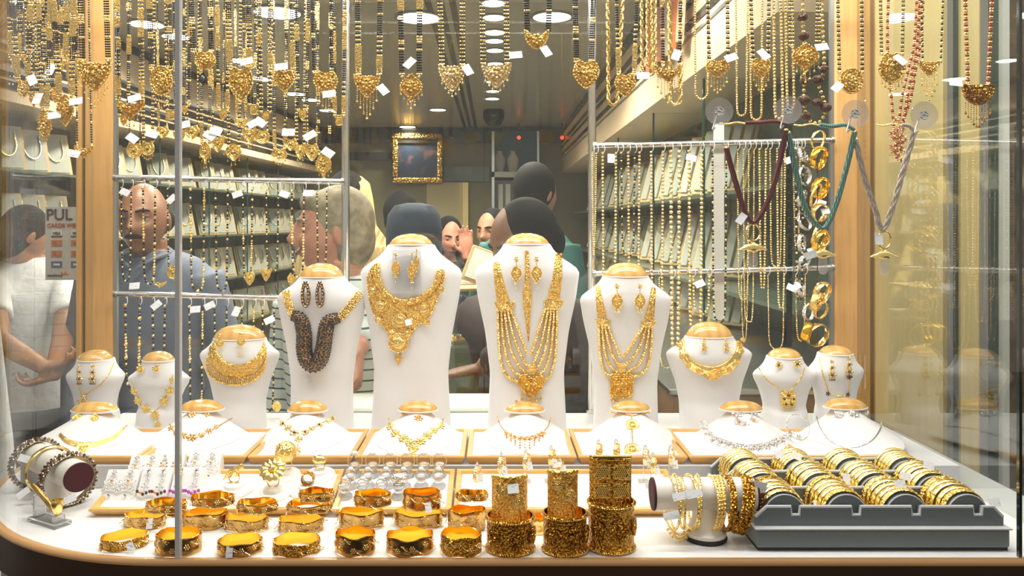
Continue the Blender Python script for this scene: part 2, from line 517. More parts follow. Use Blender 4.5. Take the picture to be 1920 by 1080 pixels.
# ================================================================ the setting
ZF = -1.1            # shop floor
STEP_Y, STEP_Z, BACK_Y = 1.17, 0.035, 1.50
def window_path():
    """plan of the window front, from the right end round the curved corner to the back: points and outward normals"""
    pts = [(x, .924) for x in list(np.linspace(.78, -.376, 29)) + [-.395]]
    nor = [(0, -1)] * 30
    for a in np.linspace(0, PI / 2, 25)[1:]:
        pts.append((-.395 - .38 * math.sin(a), 1.304 - .38 * math.cos(a))); nor.append((-math.sin(a), -math.cos(a)))
    for y in np.linspace(1.304, 1.5, 6)[1:]:
        pts.append((-.775, y)); nor.append((-1, 0))
    return np.array(pts), np.array(nor)
WP, WN = window_path()
def sweep(prof, i0=0, i1=None):
    """profile of (outward offset, z) swept along the window plan"""
    rings = []
    for p, n in list(zip(WP, WN))[i0:i1]:
        rings.append([(p[0] + n[0] * o, p[1] + n[1] * o, z) for o, z in prof])
    return rings

m = MB()
o = [(p[0], p[1]) for p in WP] + [(.78, 1.5)]
m.prism(o, -.03, 0.0)
struct(m.build('floor_display', 'marble', smooth=False), 'white marble-patterned display floor of the shop window')
m = MB(); m.loft(sweep([(-.004, .0), (.003, .0016), (.006, .0008), (.0078, -.0018), (.0078, -.004), (.0068, -.0058), (-.004, -.0058)]))
struct(m.build('trim_1', 'rim_wood', angle=50), 'rounded light wood rim along the foot of the window glass')
m = MB(); m.loft(sweep([(-.004, -.0058), (.0070, -.0058), (.0078, -.050), (-.004, -.050)]))
struct(m.build('trim_2', 'fascia_brown'), 'dark brown fascia under the window rim')
base = struct((MB().loft(sweep([(-.03, -.050), (-.02, -.050), (-.02, ZF), (-.03, ZF)]))).build('wall_window_base', 'grooved_pale'), 'pale grooved panelling below the window')
rib = MB().tube([(0, 0, -.06), (0, 0, ZF)], .006, 6).data('rib', 'grooved_pale')
for i in range(30, 54):
    r = bpy.data.objects.new('rib', rib); COL.objects.link(r); r.parent = base
    r.location = Vector((WP[i][0] - WN[i][0] * .018, WP[i][1] - WN[i][1] * .018, 0)) - Vector(base['_o'])

# glass: front pane, curved corner, side panes, back panes
GT = 1.15
m = MB(); m.box2((-.373, .921, 0.0), (.78, .926, GT))
struct(m.build('window_1', 'glass_clear', smooth=False), 'large flat front pane of the shop window')
m = MB(); m.loft(sweep([(-.0025, 0.0), (.0025, 0.0), (.0025, GT), (-.0025, GT)], 28, 54))
struct(m.build('window_2', 'glass_clear', angle=50), 'curved glass corner of the shop window')
m = MB(); m.box2((-.7775, 1.308, 0), (-.7725, 1.492, GT))
struct(m.build('window_3', 'glass_clear', smooth=False), 'narrow glass side of the window at the left')
m = MB(); m.box2((.708, .93, 0), (.713, 1.492, GT))
struct(m.build('window_4', 'glass_side', smooth=False), 'reflecting glass side of the window at the right')
m = MB(); m.box2((-.379, .920, 0), (-.3735, .928, GT))
struct(m.build('trim_3', 'seam', smooth=False), 'thin vertical joint strip between flat and curved glass')
m = MB(); m.box2((.6305, .927, 0), (.634, .932, GT))
struct(m.build('trim_4', 'dark_edge', smooth=False), 'dark vertical glass edge at the right end of the window')
YB = 1.495
def bx(px0, px1, py0, py1, Y0, Y1, mb=None, ch=0.0, mi=0):
    """box whose front face at depth Y0 covers the pixel rectangle"""
    a = P(px0, py0, Y0); b = P(px1, py1, Y0)
    return (mb or MB()).box2((a.x, Y0, b.z), (b.x, Y1, a.z), mi, ch)
for n, (x0, x1) in enumerate(((218, 641), (655, 907.3), (908.7, 1103), (1117, 1556))):
    a = P(x0, 0, YB).x; b = P(x1, 0, YB).x
    m = MB().box2((a, YB, STEP_Z), (b, YB + .004, GT))
    struct(m.build('window_%d' % (n + 5), 'glass_back', smooth=False), ['back glass panel behind the wooden post', 'back glass panel right of the first chrome post', 'back glass panel left of the second chrome post', 'back glass panel of the right bay'][n])
for n, x in enumerate((648, 1110)):
    c = P(x, 0, YB)
    m = MB().tube([(c.x, YB, STEP_Z), (c.x, YB, GT)], .0078, 16)
    m.lathe([(.0078, STEP_Z), (.012, STEP_Z), (.012, STEP_Z + .006), (.0078, STEP_Z + .008)], 16, (c.x, YB, 0))
    struct(m.build('trim_%d' % (n + 5), 'chrome'), ['upright chrome post left of centre', 'upright chrome post right of centre'][n])
for n, (x0, x1, mt, lab) in enumerate((
        (158, 213, 'maple', 'upright maple post at the left of the window back'),
        (150, 158, 'dark_edge', 'dark gap strip beside the left maple post'),
        (139, 150, 'maple', 'narrow maple strip left of the left post'),
        (213, 219, 'steel', 'steel edge right of the left maple post'),
        (1557, 1564, 'steel', 'steel edge left of the right maple post'),
        (1564, 1607, 'maple', 'wide maple post at the right of the window back'),
        (1608, 1637, 'maple', 'second maple post beside the right glass side'),
        (1637, 1648, 'fascia_brown', 'dark strip beside the pale wood panel'),
        (1648, 1776, 'maple_pale', 'pale wood panel behind the right glass side'),
        (1776, 1787, 'steel', 'grey metal strip beside the pale wood panel'),
        (1787, 1804, 'green_glass_edge', 'dark green strip between the pale panels'),
        (1804, 1838, 'maple_pale', 'narrow pale wood panel at the right'),
        (1838, 1853, 'steel', 'grey strip right of the narrow pale panel'),
        (1853, 1880, 'green_glass_edge', 'dark green glass strip at far right'),
        (1880, 1893, 'card_white', 'pale upright strip at far right'),
        (1893, 2150, 'stone_brown', 'brown stone wall at the far right edge'))):
    dy = (.0, .012, .004, .0, .0, -.006, .008, .02, .014, .0, .012, .004, .0, .012, .0, .01)[n]
    a = P(x0, 0, YB).x; b = P(x1, 0, YB).x
    z0 = 0.0 if n < 6 else -.6
    m = MB().box2((a, YB + dy, z0), (b, YB + (.008 if n in (0, 3, 4, 5) else .05), GT + .1), ch=.003 if mt == 'maple' else 0)
    struct(m.build('trim_%d' % (n + 7), mt, smooth=False), lab)
m = MB().box2((-.716, STEP_Y, 0.0), (.706, BACK_Y - .006, STEP_Z), ch=.001)
struct(m.build('trim_30', 'riser_grey', smooth=False), 'low white step that carries the busts')

# shop shell
def lw(Y): return -1.84 + .071 * (Y - 3.78)          # face of the left soffit
def quadbox(pa, pb, th, z0, z1, mb=None):
    """upright slab along plan line pa-pb, th thick to the left"""
    d = np.array(pb) - np.array(pa); n = np.array([-d[1], d[0]]) / np.linalg.norm(d) * th
    q = [pa, pb, tuple(np.array(pb) + n), tuple(np.array(pa) + n)]
    mb = mb or MB()
    return mb.prism(q, z0, z1)
struct(MB().box2((-2.6, 1.5, ZF - .05), (1.3, 7.4, ZF)).build('floor_shop', 'floor_pale', smooth=False), 'pale shop floor')
struct(MB().box2((-6, -6, ZF - .05), (6, 1.5, ZF)).build('floor_street', 'pavement', smooth=False), 'dark pavement in front of the shop')
ceil = struct(MB().box2((-2.6, 1.52, 1.3), (1.3, 7.4, 1.36)).build('ceiling', 'ceiling_grey', smooth=False), 'glossy grey shop ceiling')
for x in (-.265, -.215, -.165):
    MB().box2((x - .013, 1.6, 1.296), (x + .013, 7.2, 1.3005)).build('ceiling_stripe', 'stripe_dark', ceil, smooth=False)
wl = struct(quadbox((lw(1.6) - .3, 1.6), (lw(7.3) - .3, 7.3), .06, ZF, 1.3).build('wall_left', 'cabinet_green', smooth=False), 'green-grey back of the left wall shelving')
so = struct(quadbox((lw(1.6), 1.6), (lw(7.3), 7.3), .3, .88, 1.3).build('wall_left_soffit', 'wall_cream', smooth=False), 'cream soffit above the left shelving')
for z, h, mt in ((1.285, .05, 'stripe_dark'), (1.105, .016, 'steel'), (1.086, .018, 'stripe_dark'), (1.045, .034, 'stripe_dark'), (1.003, .016, 'steel'), (.985, .018, 'stripe_dark'), (.945, .030, 'stripe_dark')):
    quadbox((lw(1.6) + .001, 1.6), (lw(7.3) + .001, 7.3), -.006, z - h / 2, z + h / 2).build('soffit_stripe', mt, so, smooth=False)
XR = .643
struct(MB().box2((.98, 1.6, ZF), (1.04, 7.3, 1.3)).build('wall_right', 'cabinet_green', smooth=False), 'green-grey back of the right wall shelving')
so = struct(MB().box2((XR, 1.75, .88), (.98, 7.3, 1.3)).build('wall_right_soffit', 'wall_cream', smooth=False), 'cream soffit above the right shelving')
for z, h, mt in ((1.27, .07, 'stripe_dark'), (1.165, .03, 'stripe_dark'), (1.12, .022, 'stripe_dark'), (1.05, .028, 'stripe_dark'), (1.01, .010, 'steel')):
    MB().box2((XR - .004, 1.75, z - h / 2), (XR + .001, 7.3, z + h / 2)).build('soffit_stripe', mt, so, smooth=False)
BW = 7.25
wb = struct(MB().box2((-2.6, BW, ZF), (1.3, BW + .06, 1.3)).build('wall_back', 'wall_olive', smooth=False), 'olive green back wall of the shop')
bx(560, 1060, 240, 268, BW - .05, BW, ).build('dark_band', 'stripe_dark', wb, smooth=False)
bx(645, 745, 285, 300, BW - .04, BW).build('dark_rail', 'stripe_dark', wb, smooth=False)
bx(833, 918, 312, 340, BW - .03, BW).build('upper_panel', 'cabinet_green', wb, smooth=False)
bx(800, 876, 342, 640, BW - .03, BW).build('wall_panel', 'panel_beige', wb, smooth=False)
bx(868, 878, 342, 640, BW - .06, BW - .03).build('panel_stile', 'maple_pale', wb, smooth=False)

# ceiling lamps; the far ones of the middle row stand in for reflections
lamps = [(785, 32, .19), (1035, 30, .17), (925, 4, .10), (926, 31, .10), (927, 59, .10), (927, 75, .09), (928, 93, .09), (929, 118, .09), (926, 140, .09), (925, 152, .09), (924, 170, .09), (923, 184, .1),
         (275, 44, .15), (330, 67, .13), (520, 22, .2), (445, 112, .12), (553, 175, .14), (583, 186, .13), (615, 206, .14), (764, 237, .15), (821, 205, .13), (490, 147, .14), (560, -160, .17), (1150, -160, .17), (250, -120, .17)]
for i, (x, y, d) in enumerate(lamps):
    Y = (1.3 - EYE) * F / (HY - y)
    c = P(x, y, Y)
    where = 'in the middle row of lamps and reflections, %s from the front' % ORD[i - 2] if 2 <= i < 12 else {0: 'large, left of the middle row, nearest the window', 1: 'large, right of the middle row, nearest the window'}.get(i) or 'near the left soffit, %s in reading order' % ORD[i - 12]
    t = thing('ceiling_lamp', 'round white recessed lamp ' + where, 'lamp', (c.x, c.y, 1.3), 'round ceiling lamps')
    MB().lathe([(d * .5, 1.3), (d * .56, 1.297), (d * .56, 1.294), (d * .48, 1.293), (d * .48, 1.3)], 28, (c.x, c.y, 0)).build('trim_ring', 'steel', t)
    MB().lathe([(d * .49, 1.2955), (d * .46, 1.2945), (.001, 1.294)], 28, (c.x, c.y, 0)).build('diffuser', 'lamp_glow', t)
    l = bpy.data.lights.new('lamp_light', 'SPOT'); l.energy = 40 * (d / .14) ** 2; l.color = (1, .90, .76); l.spot_size = math.radians(150); l.spot_blend = .6; l.shadow_soft_size = d * .4
    q = bpy.data.objects.new('lamp_light', l); COL.objects.link(q); q.location = (0, 0, -.012); q.parent = t
for i, x in enumerate((973, 1054)):
    c = P(x, 258, 6.9)
    m = MB().sphere(c, .017, 12, 8)
    m.box2((c.x - .006, c.y, c.z), (c.x + .006, c.y + .012, 1.3), 1)
    tag(m.build('red_indicator', ['lamp_red', 'black_gloss']), ['red indicator light above the dark display cabinet', 'red indicator light beside the right soffit'][i], 'light', 'red indicator lights')
m = MB().lathe([(.075, 0), (.085, -.02), (.085, -.06), (.06, -.11), (.03, -.135), (.001, -.14)], 20, (P(926, 0, 6).x, 6.1, 1.3))
tag(m.build('ceiling_camera', 'black_gloss'), 'dark dome camera on the ceiling at the end of the lamps', 'camera')

# picture on the back wall
c = P(783, 297, BW - .05)
t = thing('picture_frame', 'ornate gilt picture frame on the back wall', 'picture', (c.x, BW - .05, c.z - .23))
w, h, b = .24, .235, .055
m = MB()
for (a0, a1, b0, b1) in ((-w, w, h - b, h), (-w, w, -h, -h + b), (-w, -w + b, -h + b, h - b), (w - b, w, -h + b, h - b)):
    m.box2((c.x + a0, BW - .07, c.z + b0), (c.x + a1, BW - .005, c.z + b1), ch=.012)
m.build('frame', 'gilt', t)
MB().box2((c.x - w + b, BW - .03, c.z - h + b), (c.x + w - b, BW - .01, c.z + h - b)).build('canvas', 'picture', t, smooth=False)

# dark display cabinet right of the picture
t = thing('wall_cabinet', 'dark teal display cabinet on the back wall with lit jewellery', 'cabinet', P(968, 330, 7.0))
bx(926, 1008, 246, 332, 7.1, BW, ).build('back_panel', 'teal_panel', t, smooth=False)
bx(922, 927, 246, 400, 6.95, BW).build('side_panel', 'steel', t, smooth=False)
bx(1007, 1011, 246, 330, 6.95, BW).build('side_panel', 'steel', t, smooth=False)
bx(922, 1012, 322, 332, 6.95, BW).build('shelf', 'card_white', t, smooth=False)
bx(922, 1012, 338, 480, 7.05, BW).build('lower_panel', 'cabinet_green', t, smooth=False)
for k, x in enumerate((936, 962)):
    c = P(x, 310, 7.05)
    m = MB().lathe([(.03, -.10), (.05, 0), (.055, .06), (.03, .10), (.02, .13)], 14, c, sy=.4)
    tag(m.build('bust_display', 'card_white'), ['far pale necklace bust at the left in the dark cabinet', 'far pale necklace bust beside the crown in the dark cabinet'][k], 'bust', 'busts in the far cabinet')
for k in range(5):
    bx(934 + k * 14, 943 + k * 14, 345, 400, 7.03, 7.06).build('card', 'card_white', t, smooth=False)

# ---------------------------------------------------------------- left wall shelving with necklace cards
def leftpt(s, Y, z): return Vector((lw(Y) - s, Y, z))
def tilt_card(name, c, wdir, w, h, lean, mats, parent=None, th=.008):
    """upright board leaning back: c foot centre, wdir plan direction, lean angle"""
    wd = np.array([wdir[0], wdir[1], 0.0]); wd /= np.linalg.norm(wd)
    n = np.array([wd[1], -wd[0], 0.0])               # faces the aisle
    up = np.array([0, 0, 1.0]) * math.cos(lean) - n * math.sin(lean)
    nn = np.cross(wd, up)
    R = np.stack([wd, up, nn], 1)
    return R, np.array(c, float), w, h, th
def necklace_card(c, wdir, w, h, lean, label, group, k):
    R, c, w, h, th = tilt_card('', c, wdir, w, h, lean, None)
    t = thing('necklace_card', label, 'display card', tuple(c), group)
    ctr = c + R @ np.array([0, h / 2, 0])
    MB().box(ctr, (w, h, th), R).build('backing', 'card_board', t, smooth=False)
    fr = c + R @ np.array([0, h / 2, th * .5 + .002])
    MB().box(fr, (w * .8, h * .9, .004), R).build('card', 'card_grey', t, smooth=False)
    pts = []
    for a in np.linspace(PI * 1.05, PI * 1.95, 12):
        pts.append(c + R @ np.array([math.cos(a) * w * .27, h * .62 + math.sin(a) * h * .32, th * .5 + .008]))
    pts = [c + R @ np.array([-w * .25, h * .85, th * .5 + .008])] + pts + [c + R @ np.array([w * .25, h * .85, th * .5 + .008])]
    MB().tube(pts, .0035, 5).build('card_necklace', ['gold', 'silver', 'gold_pale'][k % 3], t)
    return t
sh_z = (.62, .33, .04, -.28)
k = 0
shelves = struct(quadbox((lw(1.7) - .29, 1.7), (lw(7.2) - .29, 7.2), -.27, sh_z[0] - .012, sh_z[0]).build('wall_left_shelf', 'shelf_edge', smooth=False), 'dark shelf board along the left wall')
for z in sh_z[1:]:
    quadbox((lw(1.7) - .29, 1.7), (lw(7.2) - .29, 7.2), -.27, z - .012, z).build('shelf_board', 'shelf_edge', shelves, smooth=False)
for y in np.arange(2.4, 7.2, .62):
    g = MB().box2((lw(y) - .28, y - .003, sh_z[-1]), (lw(y) - .034, y + .003, .87)).build('glass_divider', 'glass_back', shelves, smooth=False)
    MB().box2((lw(y) - .034, y - .004, sh_z[-1]), (lw(y) - .028, y + .004, .87)).build('divider_edge', 'green_glass_edge', g, smooth=False)
rown = ['top', 'second', 'third', 'lowest']
for r, z in enumerate(sh_z):
    n = 0
    for y in np.arange(2.55, 6.9, .155):
        if abs((y - 2.4 + .31) % .62 - .31) < .03: continue
        c = leftpt(.10, y, z)
        necklace_card(c, (.071 + .75, 1.0), .13, .21 if r else .2, math.radians(20), 'white necklace card on %s shelf of left shop wall, %s from the front' % (rown[r], ORD[n]), 'necklace cards on the left wall', k)
        k += 1; n += 1
# ---------------------------------------------------------------- right wall shelving with slanted trays
for i, z in enumerate((.50, .20)):
    m = MB().box2((.70, 1.8, z - .012), (.98, 7.2, z))
    q = m.build('shelf_board', 'shelf_edge', smooth=False)
    tag(q, 'glass shelf along the right shop wall, %s from the top' % ORD[i], 'shelf', 'right wall shelves')
for y in (2.55, 3.35, 4.3, 5.4):
    m = MB().box2((.697, y - .003, .036), (.98, y + .003, .88)).box2((.69, y - .005, .036), (.697, y + .005, .88), 1)
    tag(m.build('glass_divider', ['glass_back', 'green_glass_edge'], smooth=False), 'dark upright glass divider on the right wall shelves, %s from the window' % ORD[[2.55, 3.35, 4.3, 5.4].index(y)], 'divider', 'right shelf dividers')
for r, z in enumerate((.50, .20, .036)):
    n = 0
    for y in (2.72, 2.94, 3.16, 3.5, 3.75, 4.0, 4.5, 4.8, 5.1, 5.6, 5.95, 6.3):
        t = thing('ring_tray_upright', 'white tray leaning on right wall shelf, row %s from top, place %s from the window' % (('one', 'two', 'three')[r], ORD[n]), 'display tray', (.84, y, z), 'leaning trays on the right wall')
        a = math.radians(24)
        R = rotm(0, 0, 0) @ np.stack([np.array([-.75, 1, 0]) / math.hypot(.75, 1), np.array([.35, .12, .93]) / np.linalg.norm([.35, .12, .93]), np.array([0, 0, 0])], 1)
        u = R[:, 0]; v = R[:, 1] - u * np.dot(R[:, 1], u); v /= np.linalg.norm(v); nn = np.cross(u, v)
        R = np.stack([u, v, nn], 1)
        hh = (.27, .25, .14)[r]
        c = np.array([.82, y, z + .01])
        MB().box(c + R @ np.array([0, hh / 2, 0]), (.16, hh, .02), R, ch=.003).build('frame', 'card_board', t, smooth=False)
        for q in (-1, 0, 1):
            MB().box(c + R @ np.array([q * .047, hh / 2, (.012 if nn[0] > 0 else -.012)]), (.036, hh * .9, .012), R, ch=.003).build('pad', 'card_grey', t, smooth=False)
            MB().box(c + R @ np.array([q * .047, hh / 2, (-.012 if nn[0] > 0 else .012)]), (.036, hh * .9, .012), R, ch=.003).build('pad', 'card_grey', t, smooth=False)
        n += 1
# binders on top of the right shelving, low cabinet, counter
for i in range(6):
    c = P(1335 + i * 14, 40, 2.9 - i * .14)
    R = rotm(0, math.radians(12), 0)
    m = MB().box((.62 - .012, 3.0 - i * .10, 1.10), (.012, .075, .22), rotm(.25, 0, 0), ch=.002)
    tag(m.build('price_board', ['binder_orange', 'binder_cream'][i % 2], smooth=False), '%s upright strip on the right soffit, %s from the back' % (['orange', 'cream'][i % 2], ORD[5 - i]), 'strip', 'orange and cream strips on the soffit')
t = thing('low_cabinet', 'brown wooden low cabinet along the right wall with grey ledge', 'cabinet', (.65, 1.7, ZF))
MB().box2((.40, 1.72, ZF), (.96, 6.8, .02), ch=.004).build('body', 'cabinet_wood', t, smooth=False)
MB().box2((.39, 1.71, .02), (.97, 6.8, .035), ch=.003).build('ledge', 'steel', t, smooth=False)
t = thing('shop_counter', 'pale wooden shop counter with cream top between tall busts', 'counter', (-.2, 1.7, ZF))
MB().box2((-.42, 1.64, ZF), (.05, 1.76, -.012), ch=.004).build('body', 'maple_pale', t, smooth=False)
MB().box2((-.43, 1.625, -.012), (.06, 1.775, .012), ch=.005).build('top', 'card_white', t, smooth=False)
t = thing('glass_showcase', 'glass showcase with shelves behind the cream counter', 'showcase', (-.05, 2.5, ZF))
MB().box2((-.14, 2.40, ZF), (.06, 2.68, .02), ch=.004).build('plinth', 'cabinet_green', t, smooth=False)
MB().box2((-.14, 2.40, .02), (.06, 2.405, .198)).build('front_glass', 'glass_back', t, smooth=False)
for z in (.10, .19):
    MB().box2((-.14, 2.41, z), (.06, 2.68, z + .008)).build('shelf', 'card_board', t, smooth=False)
for i, (px, py, Y, w, d, mt) in enumerate(((870, 572, 2.60, .08, .08, 'card_white'), (884, 612, 2.5, .11, .10, 'card_white'), (870, 640, 2.5, .1, .1, 'gold_pale'))):
    c = P(px, py, Y); c.z = (.198, .108, .02)[i] + .0062
    m = MB().box(c, (w, d, .012), rotm(.0, 0, .3), ch=.002)
    m.beads([(c.x + random.uniform(-w, w) * .35, c.y + random.uniform(-d, d) * .35, c.z + .01) for _ in range(14)], .007, 1)
    tag(m.build('jewellery_tray', [mt, 'gold'], smooth=False), ['small tray on the upper shelf of the far glass showcase', 'white tray on the middle shelf of the far glass showcase', 'gold trinkets at the bottom of the far glass showcase'][i], 'tray')
c = P(905, 505, 2.47); c.z = .262
t = thing('framed_tray', 'white tray in wooden frame held up behind the tall busts', 'tray', c)
R = rotm(-.35, .35, 0)
MB().box(c, (.11, .012, .12), R, ch=.003).build('frame', 'card_board', t, smooth=False)
MB().box(np.array(c) + R @ np.array([0, -.008, 0]), (.09, .006, .10), R).build('pad', 'card_white', t, smooth=False)
c = P(885, 752, 1.82)

# ================================================================ people in the shop, some standing in for reflections
def smooth_union(mb, voxel, name, mats, parent, it=3):
    """voxel union of the pieces in mb: one continuous skin"""
    me = mb.data(name + '_raw', mats, smooth=False)
    t = bpy.data.objects.new('tmp', me); COL.objects.link(t)
    r = t.modifiers.new('r', 'REMESH'); r.mode = 'VOXEL'; r.voxel_size = voxel; r.use_smooth_shade = True
    s = t.modifiers.new('s', 'SMOOTH'); s.iterations = it; s.factor = .5
    dg = bpy.context.evaluated_depsgraph_get()
    out = bpy.data.meshes.new_from_object(t.evaluated_get(dg))
    bpy.data.objects.remove(t, do_unlink=True); bpy.data.meshes.remove(me)
    out.name = name
    out.materials.clear(); out.materials.append(MAT(mats))
    out.polygons.foreach_set('material_index', [0] * len(out.polygons))
    v = np.empty(len(out.vertices) * 3); out.vertices.foreach_get('co', v)
    v = v.reshape(-1, 3) - np.array(parent['_o']); out.vertices.foreach_set('co', v.ravel())
    out.shade_smooth(); out.update()
    o = bpy.data.objects.new(name, out); COL.objects.link(o); o.parent = parent; o['_o'] = tuple(parent['_o'])
    return o
def g(a): return np.exp(-a * a)
def head_verts(seg=56, rings=40, fem=False, smile=0.0):
    ph = np.linspace(0, PI, rings + 1)[1:-1]; th = np.linspace(0, 2 * PI, seg, endpoint=False)
    PH, TH = np.meshgrid(ph, th, indexing='ij')
    sx, sy, sz = np.sin(PH) * np.cos(TH), np.sin(PH) * np.sin(TH), np.cos(PH)
    def shape(sx, sy, sz):
        x = sx * .073; y = sy * .094; z = sz * .116
        t = np.clip((-sz - .05) / .95, 0, 1); t = t * t * (3 - 2 * t)
        x = x * (1 - (.40 if fem else .30) * t)
        y = np.where(sy > 0, y * (1 - .62 * t), y * (1 - .06 * t)) - .012 * t
        fw = np.clip(-sy * 1.6, 0, 1)
        ax = np.abs(x)
        d = .030 * g(x / .014) * g((z + .024) / .017) + .016 * g(x / .011) * g((z - .002) / .022)
        d = d + .010 * g(x / .024) * g((z + .058) / .012) + .012 * g(x / .022) * g((z + .098) / .014)
        d = d - .014 * g((ax - .031) / .015) * g((z - .006) / .013) + .006 * g((ax - .026) / .024) * g((z - .03) / .010)
        d = d + .006 * g((ax - .042) / .016) * g((z + .025) / .02) * (1 + 1.5 * smile)
        return np.stack([x, y - d * fw, z], -1)
    R = [shape(sx[i], sy[i], sz[i]) for i in range(rings - 1)]
    return R
def face_pt(x, z, fem=False, smile=0.0):
    R = face_pt.cache.setdefault((fem, smile), np.concatenate(head_verts(160, 120, fem, smile)))
    q = R[R[:, 1] < -.02]
    d = (q[:, 0] - x) ** 2 + (q[:, 2] - z) ** 2
    return q[np.argmin(d)].copy()
face_pt.cache = {}
def head(mb, M, c, k, fem=False, smile=0):
    R = head_verts(fem=fem, smile=smile)
    mb.loft([(r * k) @ M.T + c for r in R])
    for s in (-1, 1):
        mb.sphere(np.array([s * .072, .012, -.008]) * k @ M.T + c, np.array([.010, .018, .031]) * k, 10, 8, M @ rotm(.2, 0, s * .35))
def hand(mb, wrist, fdir, pdir, k=1.0, curl=.3, side=1):
    """palm and five fingers: fdir = where the fingers point, pdir = where the palm faces"""
    f = np.array(fdir, float); f /= np.linalg.norm(f)
    p = np.array(pdir, float); p -= f * np.dot(p, f); p /= np.linalg.norm(p)
    s = np.cross(f, p) * side
    w = np.array(wrist, float)
    rings = []
    for t, hw, ht in ((-.02, .022, .017), (0, .024, .016), (.03, .036, .015), (.065, .041, .013), (.09, .040, .011), (.095, .034, .008)):
        a = np.linspace(0, 2 * PI, 14, endpoint=False)
        rings.append(np.array([w + (f * t + s * hw * math.cos(x) + p * ht * math.sin(x)) * k for x in a]))
    mb.loft(rings)
    for off, ln, st in ((-.031, .066, .086), (-.010, .078, .090), (.011, .072, .090), (.031, .055, .084)):
        q = w + (f * st + s * off * 1.0) * k; d = f + s * off * 2.4; d /= np.linalg.norm(d)
        pts = [q - d * .02 * k, q]; ang = 0
        for sl in (.42, .33, .25):
            ang += curl
            dd = d * math.cos(ang) + p * math.sin(ang)
            pts.append(pts[-1] + dd * ln * sl * k)
        mb.tube(pts, np.array([.0088, .0090, .0084, .0076, .006]) * k, 8)
    q = w + (f * .02 - s * .028) * k
    d1 = f * .62 - s * .72 + p * .3; d2 = f * .9 - s * .3 + p * .35
    pts = [q + s * .012 * k, q, q + d1 * .038 * k, q + d1 * .038 * k + d2 * .030 * k]
    mb.tube(pts, np.array([.013, .0125, .0100, .0075]) * k, 8)
def ell(c, rx, ry, n=20, M=None):
    a = np.linspace(0, 2 * PI, n, endpoint=False)
    q = np.stack([rx * np.cos(a), ry * np.sin(a), 0 * a], 1)
    if M is not None: q = q @ M.T
    return q + np.array(c)
